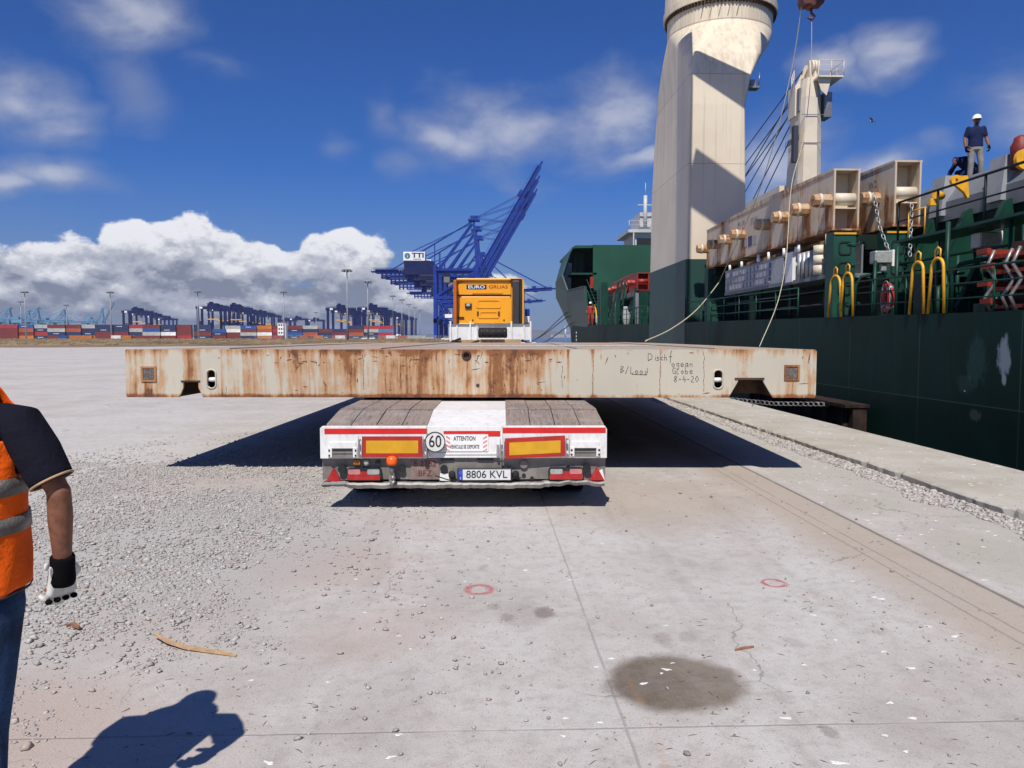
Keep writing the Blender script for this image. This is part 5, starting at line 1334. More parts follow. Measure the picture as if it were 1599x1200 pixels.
mb = MB(); r_ = random.Random(2)
def write(s, px, py, size, adv=0.62, slope=0.0):
    x = qx(px); z = qz(py)
    for ch in s:
        for st in GL[ch]:
            pts = [(x + (p[0] + r_.uniform(-.03, .03)) * size, -0.0015, z + (p[1] + r_.uniform(-.03, .03)) * size) for p in st]
            mb.tube(pts, 0.0032, 5)
        x += size * adv * (0.55 if ch in 'i.' else 1); z += slope * size
write('D', 1011, 563, 0.085); write('isch', 1021, 563, 0.075); write('f', 1042, 563, 0.095)
write('ogean.', 1048, 573, 0.080, 0.68); write('Globe', 1049, 584, 0.080, 0.66); write('8-4-20', 1052, 597, 0.078, 0.66)
write('B/Lood', 969, 582, 0.080, 0.72, -0.06)
mb.tube([(qx(986), -0.0015, qz(584.5)), (qx(1009), -0.0015, qz(585.5))], 0.0032, 5)
mb.build('handwriting', M['ink'], PL)
# rope end and timber lying on top
tag(MB().tube([(PL.location.x + x, 9.3 + y, zt + 0.018) for x, y in ((-0.2, 2.2), (0.5, 2.3), (1.2, 2.15), (2.0, 2.4), (2.8, 2.3))], 0.008, 6).build('tag_line_end', M['rope']), 'pale rope end lying along the top of the rusty platform', 'rope')

# ================================================================== TRUCK TRACTOR
KT = 27.8 / F
tp2 = atY(763.5, 527, 27.8)
TK = empty('truck', (tp2.x, 27.8, 0), -R(1.35), 'orange-yellow truck cab with EUROGRUAS lettering, facing away beyond the platform', 'truck')
def kx(px): return (px - 763.5) * KT
def kz(py): return 1.7 - (py - 527) * KT
body = [(kx(712), 1.0), (kx(818), 1.0), (kx(818), kz(440)), (kx(816), kz(435.5)), (kx(716), kz(435.5)), (kx(712), kz(441))]
MB().prism(body, 'y', 0.0, 2.15).build('cab', M['truck'], TK, bevel=0.05)
MB().prism([(kx(709.5), 0.9), (kx(714.5), 0.9), (kx(714.5), kz(439)), (kx(709.5), kz(441))], 'y', -0.45, -0.02).build('side_fairing', M['truckd'], TK, bevel=0.02)
MB().prism([(kx(815), 0.9), (kx(817.3), 0.9), (kx(817.3), kz(441)), (kx(815), kz(439))], 'y', -0.45, -0.02).build('side_fairing', M['truck'], TK)
MB().box(kx(714), kx(797), -0.16, -0.01, kz(439.5), kz(436)).build('roof_lip', M['truck'], TK, bevel=0.02)
MB().prism([(kx(717), kz(461.5)), (kx(798), kz(461.5)), (kx(798), kz(443)), (kx(796), kz(440)), (kx(724), kz(440)), (kx(716), kz(446))], 'y', -0.07, -0.01).build('roof_panel', M['truck'], TK, bevel=0.02)
MB().prism([(kx(717), kz(499)), (kx(719), kz(466)), (kx(721), kz(463.8)), (kx(797), kz(463.8)), (kx(799), kz(470)), (kx(799.5), kz(506)), (kx(717), kz(506))], 'y', -0.05, -0.01).build('rear_wall', M['truck'], TK, bevel=0.02)
for a, b_, c, d, mt_ in ((714, 798, 461.7, 463.4, 'blackp'), (738, 785, 459, 460.2, 'truckd')):
    MB().box(kx(a), kx(b_), -0.085 if mt_ == 'truckd' else -0.045, -0.012, kz(d), kz(c)).build('seam', M[mt_], TK)
o = plate('raised_panel', rrect(kx(744), kx(782), kz(482), kz(469), 0.06), [rrect(kx(747), kx(779.5), kz(480.7), kz(470.5), 0.05)], 0.03, M['truck'], TK); o.location.y = -0.075
o = plate('raised_panel', rrect(kx(747), kx(779), kz(497.5), kz(487), 0.06), [rrect(kx(750.5), kx(776), kz(495.5), kz(488.5), 0.05)], 0.03, M['truck'], TK); o.location.y = -0.075
for a in (746.5, 779): MB().box(kx(a - 1.4), kx(a + 1.4), -0.09, -0.04, kz(493.5), kz(487)).build('rubber_buffer', M['brown'], TK)
for a in (738.5, 787): MB().cyl((kx(a), -0.07, kz(500.5)), (kx(a), -0.04, kz(500.5)), 0.03, 10).build('bolt', M['brown'], TK)
o = MB().box(kx(726.5), kx(737), -0.12, -0.045, kz(482.5), kz(474)).build('work_lamp', M['blackp'], TK, bevel=0.03)
MB().ball((kx(731.5), -0.12, kz(477.8)), 0.085, 12, (1, .3, .65)).build('lens', M['clearlens'], o)
MB().box(kx(713), kx(725), -0.10, -0.04, kz(497.5), kz(495.5)).build('latch', M['blackp'], TK)
MB().box(kx(716.5), kx(741), -0.10, -0.02, kz(513), kz(505)).build('lower_panel', M['truck'], TK, bevel=0.02)
MB().prism([(kx(799.8), kz(511)), (kx(810.5), kz(511)), (kx(811), kz(440)), (kx(799.8), kz(440))], 'y', -0.30, -0.01).build('air_deflector', paint('dark_grey_plastic', (0.035, 0.033, 0.036), 0.5, 0.1), TK, bevel=0.03)
MB().prism([(kx(811.2), kz(513)), (kx(814.8), kz(513)), (kx(814.8), kz(437)), (kx(797), kz(437)), (kx(800), kz(439.5)), (kx(811.2), kz(440))], 'y', -0.2, -0.01).build('air_duct', M['blackp'], TK)
# lettering band
MB().box(kx(729), kx(760), -0.074, -0.0705, kz(453), kz(445.8)).build('letter_band', M['navyl'], TK)
text('lettering', 'EURO', 0.155, M['whitel'], TK, (kx(744.4), -0.0755, kz(449.5)), xs=1.5, bold=0.002)
text('lettering', 'GRUAS', 0.165, M['redl'], TK, (kx(778.2), -0.0735, kz(449.5)), xs=1.32, bold=0.002)
# chassis, tanks, rear lamps, wheels
MB().box(-0.45, 0.45, -3.2, 2.2, 0.75, 1.0).build('chassis', M['blackp'], TK)
MB().box(kx(742), kx(795), -0.6, -0.05, kz(512.8), kz(506.5)).build('tank', M['galv'], TK, bevel=0.05)
MB().box(kx(768.5), kx(771), -0.62, -0.1, kz(512), kz(505.8)).build('strap', M['truck'], TK)
for y_ in (-2.2, 1.2):
    for s in (-1, 1):
        o = MB().tube([(s * 1.05 - 0.16, y_, 0.5), (s * 1.05 - 0.14, y_, 0.5), (s * 1.05 + 0.14, y_, 0.5), (s * 1.05 + 0.16, y_, 0.5)], [0.44, 0.5, 0.5, 0.44], 24).build('wheel', M['black'], TK)
        MB().cyl((s * 1.05 - 0.165, y_, 0.5), (s * 1.05 + 0.165, y_, 0.5), 0.28, 16).build('rim', M['galv'], o)
MB().box(-1.2, 1.2, -2.9, -1.6, 1.02, 1.08).build('mudguard', M['blackp'], TK)
# mirror stacks beside the cab on the right
MB().box(kx(818), kx(820.5), 1.4, 1.6, kz(496), kz(450)).build('mirror_arm', M['blackp'], TK)
for a, b_, c, d, mt_ in ((821.5, 829, 480.5, 492.5, 'blue'), (819.5, 829, 493, 503.5, 'white'), (818.5, 830, 503.8, 507.5, 'blackp')):
    MB().box(kx(a), kx(b_), 1.35, 1.62, kz(d), kz(c)).build('mirror' if mt_ != 'blackp' else 'mirror_arm', M[mt_], TK, bevel=0.02)

# ================================================================== PEOPLE
def capsule(p0, r0, p1, r1, n=14):
    """tapered limb segment with round ends"""
    p0, p1 = Vector(p0), Vector(p1); d = (p1 - p0); L = d.length or 1e-4; d = d / L
    pts = []; rs_ = []
    for k in range(4): a = math.pi / 2 * k / 4; pts.append(p0 - d * r0 * math.cos(a)); rs_.append(max(r0 * math.sin(a), r0 * 0.08))
    pts.append(p0); rs_.append(r0); pts.append(p0 + d * L / 2); rs_.append((r0 + r1) / 2); pts.append(p1); rs_.append(r1)
    for k in range(1, 5): a = math.pi / 2 * k / 4; pts.append(p1 + d * r1 * math.sin(a)); rs_.append(max(r1 * math.cos(a), r1 * 0.08))
    mb = MB(); mb.tube(pts, rs_, n); return mb
def oval(c, a, b_, yaw=0.0, n=24, p=2.3, tilt=(0, 0)):
    out = []
    for k in range(n):
        t = 2 * math.pi * k / n; ct, st = math.cos(t), math.sin(t)
        x = a * math.copysign(abs(ct) ** (2 / p), ct); y = b_ * math.copysign(abs(st) ** (2 / p), st)
        out.append((c[0] + x * math.cos(yaw) - y * math.sin(yaw), c[1] + x * math.sin(yaw) + y * math.cos(yaw), c[2] + tilt[0] * x + tilt[1] * y))
    return out
def fuse(name, parts, voxel, mat, parent, smooth=3):
    """melt closed pieces into one continuous skin"""
    allm = MB()
    for q_ in parts: allm.addm_sm(q_)
    me = allm.mesh(name); t = bpy.data.objects.new(name, me); scene.collection.objects.link(t)
    r = t.modifiers.new('r', 'REMESH'); r.mode = 'VOXEL'; r.voxel_size = voxel; r.use_smooth_shade = True
    s_ = t.modifiers.new('s', 'SMOOTH'); s_.iterations = smooth; s_.factor = 0.5
    me2 = from_eval(t, name); me2.materials.clear(); me2.materials.append(mat)
    for pl_ in me2.polygons: pl_.use_smooth = True
    o = bpy.data.objects.new(name, me2); scene.collection.objects.link(o)
    if parent: o.parent = parent
    return o
def lerp(a, b_, t): return Vector(a) * (1 - t) + Vector(b_) * t
def head_parts(c, fwd, s=1.0):
    """skull, jaw, nose, ears, neck; c = head centre, fwd = unit facing direction"""
    f = Vector(fwd).normalized(); up = Vector((0, 0, 1)); r = f.cross(up).normalized(); c = Vector(c)
    P_ = lambda a, b_, d: c + r * a * s + f * b_ * s + up * d * s
    return [capsule(P_(0, -0.018, 0.035), 0.078 * s, P_(0, 0.018, 0.03), 0.074 * s), capsule(P_(0, 0.025, -0.01), 0.066 * s, P_(0, 0.038, -0.065), 0.043 * s), capsule(P_(0, 0.09, 0.005), 0.012 * s, P_(0, 0.104, -0.022), 0.016 * s),
            capsule(P_(-0.035, 0.078, 0.03), 0.014 * s, P_(0.035, 0.078, 0.03), 0.014 * s), capsule(P_(-0.02, 0.082, -0.05), 0.011 * s, P_(0.02, 0.082, -0.05), 0.011 * s),
            capsule(P_(0.077, 0, 0.015), 0.011 * s, P_(0.083, -0.006, -0.02), 0.009 * s), capsule(P_(-0.077, 0, 0.015), 0.011 * s, P_(-0.083, -0.006, -0.02), 0.009 * s)]
def worker(J, opt):
    """J: joints in world metres (origin of the figure given by J['root']); opt: clothes"""
    v = opt.get('voxel', 0.012); t = empty('person', J['root'], 0, opt['label'], 'person')
    o0 = Vector(J['root'])
    Q = {k: Vector(p) - o0 for k, p in J.items()}
    f = opt['fwd']; yaw = math.atan2(-f[0], f[1])
    S_ = opt.get('girth', 1.0); A_ = opt.get('arm', 1.0)
    parts = []
    pel, chest, neck, head = Q['pelvis'], Q['chest'], Q['neck'], Q['head']
    parts.append(MB().loft([oval(pel - Vector((0, 0, 0.08)), 0.15 * S_, 0.11 * S_, yaw), oval(pel, 0.165 * S_, 0.12 * S_, yaw), oval(lerp(pel, chest, 0.45), 0.145 * S_, 0.105 * S_, yaw), oval(chest, 0.17 * S_, 0.115 * S_, yaw), oval(lerp(chest, neck, 0.55), 0.165 * S_, 0.10 * S_, yaw), oval(neck - Vector((0, 0, 0.02)), 0.07, 0.065, yaw)]))
    parts += [capsule(neck - Vector((0, 0, 0.05)), 0.058, lerp(neck, head, 0.6), 0.054)]
    parts += head_parts(head, f)
    for s in 'lr':
        parts += [capsule(Q['sho' + s], 0.062 * S_ * A_, lerp(Q['sho' + s], Q['elb' + s], 0.9), 0.045 * A_), capsule(Q['elb' + s], 0.045 * A_, lerp(Q['elb' + s], Q['wri' + s], 0.35), 0.048 * A_), capsule(lerp(Q['elb' + s], Q['wri' + s], 0.35), 0.048 * A_, Q['wri' + s], 0.034 * A_),
                  capsule(Q['hip' + s], 0.088, Q['kne' + s], 0.055), capsule(Q['kne' + s], 0.054, lerp(Q['kne' + s], Q['ank' + s], 0.35), 0.056), capsule(lerp(Q['kne' + s], Q['ank' + s], 0.35), 0.056, Q['ank' + s], 0.038)]
        foot = Q['ank' + s]; fd = Vector(f) * 0.16
        parts += [capsule(foot + Vector((0, 0, -0.03)), 0.04, foot + fd + Vector((0, 0, -0.05)), 0.032)]
    # hands
    hb = []
    for s in 'lr':
        hb += hand(Q['wri' + s], Q['han' + s], opt['palm' + s], s, opt.get('curl', 0.9), opt.get('hs', 1.0))
    body = fuse('body', parts + hb, v, M['skin'], t, 2)
    return t, Q, yaw, hb
def hand(w_, h_, pn, side, curl, s=1.0):
    """palm slab, four fingers of unequal length and a thumb, curled towards the palm normal pn"""
    w_, h_ = Vector(w_), Vector(h_); d = (h_ - w_).normalized(); pn = Vector(pn); pn = (pn - d * pn.dot(d)).normalized(); a = d.cross(pn)
    if side == 'l': a = -a
    out = []
    pl = 0.088 * s
    for k in range(4):
        off = a * (0.030 - 0.0195 * k) * s
        out.append(capsule(w_ + d * 0.012 + off * 0.65, 0.0165 * s, w_ + d * pl + off, 0.0120 * s, 10))
    for k, ln in enumerate((0.070, 0.080, 0.074, 0.058)):
        p = w_ + d * (pl + (0.004 if k in (1, 2) else -0.003)) + a * (0.030 - 0.0205 * k) * s
        ang = 0.0; r = 0.0100 * s
        for seg, fr in enumerate((0.45, 0.32, 0.25)):
            ang += curl * (0.75 + 0.08 * k) * (0.7, 1.05, 0.7)[seg]
            dir_ = d * math.cos(ang) + pn * math.sin(ang)
            p2 = p + dir_ * ln * fr * s * 1.1
            out.append(capsule(p, r, p2, r * 0.92, 8)); p = p2; r *= 0.92
    p = w_ + d * 0.022 + a * 0.028 * s + pn * 0.008
    dir_ = (d * 0.62 + a * 0.62 + pn * 0.45).normalized()
    p2 = p + dir_ * 0.045 * s; out.append(capsule(p, 0.016 * s, p2, 0.0125 * s, 10))
    dir_ = (d * 0.85 + a * 0.02 + pn * 0.75).normalized()
    p3 = p2 + dir_ * 0.032 * s; out.append(capsule(p2, 0.0125 * s, p3, 0.0115 * s, 10))
    out.append(capsule(p3, 0.0115 * s, p3 + (d * 0.4 - a * 0.3 + pn * 0.7).normalized() * 0.022 * s, 0.0105 * s, 8))
    return out

# ---- man with the orange vest at the left edge, seen from behind
PY = 2.33
def pw(px, py, dy=0.0): return atY(px, py, PY + dy)
cxp = pw(-80, 700).x
Jn = {'root': Vector((cxp, PY, 0)), 'pelvis': Vector((cxp, PY, 1.0)), 'chest': Vector((cxp, PY, 1.25)), 'neck': Vector((cxp, PY + 0.02, 1.46)), 'head': Vector((cxp - 0.01, PY + 0.06, 1.60)),
      'shor': pw(34, 668), 'elbr': pw(92, 768, -0.01), 'wrir': pw(98, 878, 0.03), 'hanr': pw(94, 960, 0.05)}
Jn['shol'] = Vector((2 * cxp - Jn['shor'].x, PY, Jn['shor'].z)); Jn['elbl'] = Vector((cxp - 0.20, PY - 0.04, Jn['elbr'].z)); Jn['wril'] = Vector((cxp - 0.17, PY - 0.05, Jn['wrir'].z + 0.02)); Jn['hanl'] = Jn['wril'] + Vector((0, 0.05, -0.15))
Jn['hipr'] = Vector((cxp + 0.095, PY, 0.90)); Jn['hipl'] = Vector((cxp - 0.095, PY, 0.90))
Jn['kner'] = Vector((pw(-26, 1090).x, PY - 0.02, 0.50)); Jn['knel'] = Vector((cxp - 0.13, PY + 0.16, 0.50))
Jn['ankr'] = Vector((pw(8, 1250).x, PY - 0.14, 0.09)); Jn['ankl'] = Vector((cxp - 0.12, PY + 0.22, 0.09))
t, Q, yaw, hb = worker(Jn, {'label': 'man in orange hi-vis vest and jeans at the left edge, seen from behind', 'fwd': (-0.12, 0.99, 0), 'palmr': (-0.8, 0.55, 0.1), 'palml': (0.9, 0.3, 0), 'voxel': 0.0075, 'curl': 0.72, 'hs': 0.86, 'arm': 0.74})
# short-sleeved navy shirt
sh, el_ = Q['shor'], Q['elbr']; GK = 0.90
shirt = [MB().loft([oval(Q['pelvis'] + Vector((0.0, 0, -0.03)), 0.175, 0.125, yaw), oval(Q['pelvis'] + Vector((0, 0, 0.08)), 0.17, 0.122, yaw), oval(lerp(Q['pelvis'], Q['chest'], 0.5), 0.165, 0.12, yaw), oval(Q['chest'], 0.18, 0.125, yaw), oval(lerp(Q['chest'], Q['neck'], 0.62), 0.19, 0.115, yaw), oval(Q['neck'] + Vector((0, 0, 0.0)), 0.075, 0.072, yaw)])]
for s in 'rl':
    a, b_ = Q['sho' + s], Q['elb' + s]; sgn = 1 if s == 'r' else -1
    hem = lerp(a, b_, 0.90) + Vector((-0.008 * sgn, 0, 0.012))
    mb = MB(); dd_ = (b_ - a).normalized()
    mb.tube([a + Vector((-0.07 * sgn, 0, 0.02)), a + Vector((-0.005 * sgn, 0, 0.008)), lerp(a, hem, 0.45) + Vector((0.004 * sgn, 0, 0)), hem], [0.058, 0.068, 0.067, 0.062], 20)
    shirt.append(mb)
fuse('shirt', shirt, 0.009, M['navy'], t, 4)
for s in 'r':
    a, b_ = Q['sho' + s], Q['elb' + s]; hem = lerp(a, b_, 0.90) + Vector((-0.008, 0, 0.012)); dd_ = (hem - a).normalized()
    u = dd_.cross(Vector((0, 1, 0))).normalized(); v_ = dd_.cross(u)
    ring_ = [hem - dd_ * 0.002 + (u * math.cos(k * math.pi / 12) + v_ * math.sin(k * math.pi / 12)) * 0.0610 for k in range(24)]
    MB().tube(ring_, 0.0035, 6, closed=True).build('sleeve_piping', M['wood'], t)
# vest: shell with arm opening, bands, dark edge binding
def vest():
    mb = MB()
    n_ = 64
    lv = [(-0.065, 0.204, 0.148), (-0.03, 0.206, 0.150), (0.04, 0.206, 0.150), (0.11, 0.203, 0.148), (0.18, 0.202, 0.147), (0.24, 0.206, 0.149), (0.30, 0.211, 0.150), (0.35, 0.213, 0.150), (0.40, 0.208, 0.146), (0.45, 0.198, 0.138), (0.50, 0.180, 0.126), (0.54, 0.155, 0.112), (0.575, 0.118, 0.095), (0.595, 0.098, 0.088)]
    vs = []; r_ = random.Random(8)
    for i, (h, a, b_) in enumerate(lv):
        for k in range(n_):
            t_ = 2 * math.pi * k / n_; fold = 0.0035 * math.sin(5 * t_ + h * 9) + 0.003 * math.sin(11 * t_ - h * 23)
            ct, st = math.cos(t_), math.sin(t_); p_ = 2.35
            x = (a * 0.96 + fold) * math.copysign(abs(ct) ** (2 / p_), ct); y = (b_ + fold) * math.copysign(abs(st) ** (2 / p_), st)
            # arm opening: pull side vertices inward above the chest
            vs.append((Q['pelvis'].x + x * math.cos(yaw) - y * math.sin(yaw), Q['pelvis'].y + x * math.sin(yaw) + y * math.cos(yaw), Q['pelvis'].z + h + (0.012 * math.cos(t_ * 2) if i == 0 else 0)))
    fs = []
    for i in range(len(lv) - 1):
        for k in range(n_):
            t_ = 2 * math.pi * (k + 0.5) / n_; side = abs(math.cos(t_)); h = (lv[i][0] + lv[i + 1][0]) / 2
            lim = 0.30 + 0.25 * ((1 - side) / 0.30) ** 1.0 if side > 0.70 else 9
            if h > lim: continue
            fs.append((i * n_ + k, i * n_ + (k + 1) % n_, (i + 1) * n_ + (k + 1) % n_, (i + 1) * n_ + k))
    mb.addm(vs, fs, True)
    return mb
vo = vest().build('vest', M['hivis'], t)
so = vo.modifiers.new('s', 'SOLIDIFY'); so.thickness = 0.004; so.offset = 1
sb = vo.modifiers.new('sub', 'SUBSURF'); sb.levels = 1; sb.render_levels = 1
def band(h0, h1, a, b_, nm, mat, th=0.003):
    mb = MB(); n_ = 64; rings = []
    for h, e in ((h0, 0), (h0, th), (h1, th), (h1, 0)):
        rg = []
        for k in range(n_):
            t_ = 2 * math.pi * k / n_; p_ = 2.35; ct, st = math.cos(t_), math.sin(t_); fold = 0.0035 * math.sin(5 * t_ + h * 9) + 0.003 * math.sin(11 * t_ - h * 23)
            x = (a * 0.96 + e + fold) * math.copysign(abs(ct) ** (2 / p_), ct); y = (b_ + e + fold) * math.copysign(abs(st) ** (2 / p_), st)
            rg.append((Q['pelvis'].x + x * math.cos(yaw) - y * math.sin(yaw), Q['pelvis'].y + x * math.sin(yaw) + y * math.cos(yaw), Q['pelvis'].z + h + 0.006 * math.sin(t_)))
        rings.append(rg)
    mb.loft(rings, caps=False); mb.build(nm, mat, t)
zpel = 0.93
band(1.05 - zpel, 1.10 - zpel, 0.2075, 0.1520, 'reflective_band', M['reflect'])
band(1.165 - zpel, 1.218 - zpel, 0.2105, 0.1535, 'reflective_band', M['reflect'])
band(0.866 - zpel, 0.874 - zpel, 0.2045, 0.1500, 'vest_hem', M['brown'], 0.002)
# jeans
jn = [MB().loft([oval(Q['pelvis'] + Vector((0, 0, -0.13)), 0.175, 0.125, yaw), oval(Q['pelvis'] + Vector((0, 0, -0.06)), 0.183, 0.132, yaw), oval(Q['pelvis'] + Vector((0, 0, 0.04)), 0.172, 0.125, yaw)])]
for s in 'lr':
    jn += [capsule(Q['hip' + s] - Vector((0, 0, 0.0)), 0.100, lerp(Q['hip' + s], Q['kne' + s], 0.55), 0.086), capsule(lerp(Q['hip' + s], Q['kne' + s], 0.5), 0.088, Q['kne' + s], 0.074), capsule(Q['kne' + s], 0.074, Q['ank' + s] + Vector((0, 0, 0.0)), 0.064)]
fuse('jeans', jn, 0.010, M['jeans'], t, 3)
for s in 'lr':
    a = Q['ank' + s]; fd = Vector((-0.02, 0.16, 0)); fuse('shoe', [capsule(a + Vector((0, -0.03, -0.035)), 0.05, a + fd + Vector((0, 0, -0.05)), 0.042), capsule(a + Vector((0, -0.01, 0.03)), 0.052, a + Vector((0, 0, -0.03)), 0.05)], 0.01, M['shoe'], t)
# gloves and knitted cuffs over both hands
for s in 'rl':
    pn = (-0.8, 0.55, 0.1) if s == 'r' else (0.9, 0.3, 0)
    g_ = hand(Q['wri' + s], Q['han' + s], pn, s, 0.72, 1.08)
    gl = fuse('glove', g_, 0.0045, M['glove'], t, 2)
    wv = Q['wri' + s]; dv = (Q['han' + s] - wv).normalized(); ev = (wv - Q['elb' + s]).normalized()
    MB().tube([wv - ev * 0.022, wv - ev * 0.015, wv + dv * 0.02, wv + dv * 0.055, wv + dv * 0.07], [0.032, 0.035, 0.035, 0.039, 0.035], 20).build('knitted_cuff', M['cuff'], gl)
    av = dv.cross(Vector(pn)).normalized() * (1 if s == 'r' else -1)
    q_ = wv - av * 0.037 - ev * 0.0
    MB().ball(tuple(q_ + Vector((0, -0.02, 0.0))), 0.011, 10, (0.5, 1, 1.2)).build('cuff_tab', M['glove'], gl)
    # black knuckle pads
    kp = MB()
    for k in range(4):
        pk_ = wv + dv * 0.118 + av * (0.036 - 0.025 * k) - Vector(pn).normalized() * 0.006
        kp.ball(tuple(pk_), 0.011, 10, (1, 0.9, 0.8))
    kp.build('knuckle_pad', M['cuff'], gl)
# hair
fuse('hair', [capsule(Q['head'] + Vector((0, -0.03, 0.045)), 0.083, Q['head'] + Vector((0, 0.01, 0.05)), 0.080), capsule(Q['head'] + Vector((0, -0.045, -0.02)), 0.062, Q['head'] + Vector((0, -0.035, 0.04)), 0.075)], 0.01, M['hair'], t)
# ================================================================== CARGO SHIP ALONGSIDE
HX = 9.2
def zd(Y): return 2.02 + 0.0105 * Y
SH = empty('cargo_ship', (HX, 20, 0), 0, 'dark green cargo ship with cream cranes moored along the quay on the right', 'ship')
INV = Matrix.Translation((-HX, -20, 0))
def S(mb, name, mat, parent=None, bevel=0):
    """a ship part given in world metres"""
    if parent is None or parent is SH: return mb.xf(INV).build(name, mat, SH, bevel)
    return mb.xf(INV).build(name, mat, parent, bevel)
def hull_mat():
    m, n, b = mat_base('hull_paint')
    p = n.vadd(n.obj(), (HX, 20, 0)); x, y, z = n.xyz(p)
    a = n.noise(n.scl(p, (1, 0.5, 0.6)), 0.6, 5, 0.6); st = n.noise(n.scl(p, (3, 3, 0.35)), 1.0, 6, 0.65)
    c = n.mix(n.ss(a, 0.35, 0.65), (0.003, 0.021, 0.015), (0.006, 0.033, 0.025))
    c = n.mix(n.mul(n.ss(st, 0.5, 0.72), 0.35), c, (0.018, 0.038, 0.031))
    # welded plate seams
    def rep(v, per, wd): return n.ss(n.m('ABSOLUTE', n.sub(n.m('FRACT', n.mul(v, 1 / per)), 0.5)), wd / per, 0.3 * wd / per)
    seam = n.mx(rep(n.add(y, 1.1), 3.1, 0.02), n.ss(n.m('ABSOLUTE', n.sub(z, 0.43)), 0.014, 0.006))
    c = n.mix(n.mul(seam, 0.5), c, (0.09, 0.12, 0.10))
    run_ = n.mul(n.ss(n.noise(n.scl(p, (6, 6, 0.25)), 1.0, 6, 0.7), 0.60, 0.72), n.ss(z, 0.2, 1.6))
    c = n.mix(n.mul(run_, 0.35), c, (0.07, 0.05, 0.03))
    below = n.ss(z, 0.43, 0.40)
    c = n.mix(n.mul(below, 0.45), c, (0.004, 0.012, 0.010))
    # scraped patches down to primer
    for (px, py, hy, hz, k, col) in ((1568, 558, 0.19, 0.42, 0.9, (0.28, 0.34, 0.36)), (1568, 594, 0.08, 0.12, 0.9, (0.30, 0.36, 0.36)), (1525, 565, 0.35, 0.55, 0.30, (0.06, 0.14, 0.12)), (1508, 600, 0.3, 0.2, 0.2, (0.07, 0.14, 0.12)), (1506, 611, 0.035, 0.03, 0.9, (0.4, 0.42, 0.4)), (1522, 648, 0.2, 0.14, 0.35, (0.14, 0.16, 0.15))):
        q_ = atX(px, py, HX)
        dy = n.mul(n.sub(y, q_.y), 1 / hy); dz = n.mul(n.sub(z, q_.z), 1 / hz)
        d = n.add(n.m('SQRT', n.add(n.mul(dy, dy), n.mul(dz, dz))), n.mul(n.sub(n.noise(n.scl(p, (1, 1, 0.4)), 9, 5, 0.7), 0.5), 1.6))
        c = n.mix(n.mul(n.ss(d, 1.0, 0.6), k), c, col)
    n.put(b.inputs['Base Color'], c); n.put(b.inputs['Roughness'], n.add(0.50, n.mul(a, 0.2)))
    b.inputs['Specular IOR Level'].default_value = 0.18
    wav = n.noise(n.scl(p, (1, 1, 1)), 0.9, 3)
    n.put(b.inputs['Normal'], n.bump(wav, 0.35, 0.06))
    return m
HM = hull_mat()
def hull():
    mb = MB(); ys = [-60, -30, 0, 12, 24, 35, 45, 55, 62, 69]
    rings = []
    for Y in ys: rings.append([(HX, Y, -5), (HX, Y, zd(Y)), (29, Y, zd(Y)), (29, Y, -5)])
    rings.append([(9.35, 78, -5), (8.95, 78, 3.0), (29.2, 78, 3.0), (28.9, 78, -5)])
    rings.append([(10.0, 84, -5), (9.5, 84, 3.0), (29, 84, 3.0), (28.4, 84, -5)])
    rings.append([(12.6, 98, -5), (11.0, 98, 3.0), (27.2, 98, 3.0), (25.6, 98, -5)])
    rings.append([(18.6, 112, -5), (17.0, 114, 3.0), (21.2, 114, 3.0), (19.6, 112, -5)])
    mb.loft(rings, smooth=False); return mb
S(hull(), 'hull', HM)
# flared bow bulwark (closed thickness), port side and upper cheek
def shell(quads, th=0.14):
    mb = MB()
    for q_ in quads:
        q_ = [Vector(p) for p in q_]
        nrm = (q_[1] - q_[0]).cross(q_[2] - q_[1]).normalized() * th
        mb.addm(q_ + [p + nrm for p in q_], [(0, 1, 2, 3), (7, 6, 5, 4), (0, 4, 5, 1), (1, 5, 6, 2), (2, 6, 7, 3), (3, 7, 4, 0)])
    return mb
A0, A1, A2, A3, A4 = (9.5, 84, 2.4), (7.84, 84, 5.97), (7.77, 84, 7.58), (8.37, 84, 9.68), (9.59, 84, 11.5)
B0, B1 = (HX, 68.6, 2.6), (8.97, 69, 6.24)
C1 = (8.49, 78.5, 6.4); C2 = (8.0, 79.5, 8.1)
S(shell([(B0, (8.95, 78, 2.9), C1, B1), ((8.95, 78, 2.9), A0, A1, C1), (C1, A1, A2, C2), (C2, A2, A3, (8.6, 82, 9.8)), ((8.6, 82, 9.8), A3, A4, (9.5, 83.4, 11.4))]), 'bulwark', paint('bulwark_green', (0.035, 0.075, 0.065), 0.5, 0.15, 0.3))
S(shell([(A0, (11.0, 98, 2.9), (9.6, 99, 7.5), A1), (A1, (9.6, 99, 7.5), (10.4, 99, 11.5), A4), ((11.0, 98, 2.9), (17.5, 114, 3), (17, 117, 8), (9.6, 99, 7.5)), ((9.6, 99, 7.5), (17, 117, 8), (17.5, 118, 11.5), (10.4, 99, 11.5))]), 'bow_shell', paint('bow_green', (0.03, 0.075, 0.06), 0.5, 0.15, 0.3))
mb = MB()
for k in range(5):
    t_ = k / 4; mb.bar(lerp(B0, (8.95, 78, 2.9), t_) + V(0.12, 0, 0.1), lerp(B1, C1, t_) + V(0.12, 0, -0.05), 0.15, 0.4)
mb.bar(B1, C1, 0.3, 0.12)
S(mb, 'bulwark_stay', M['greenl'])
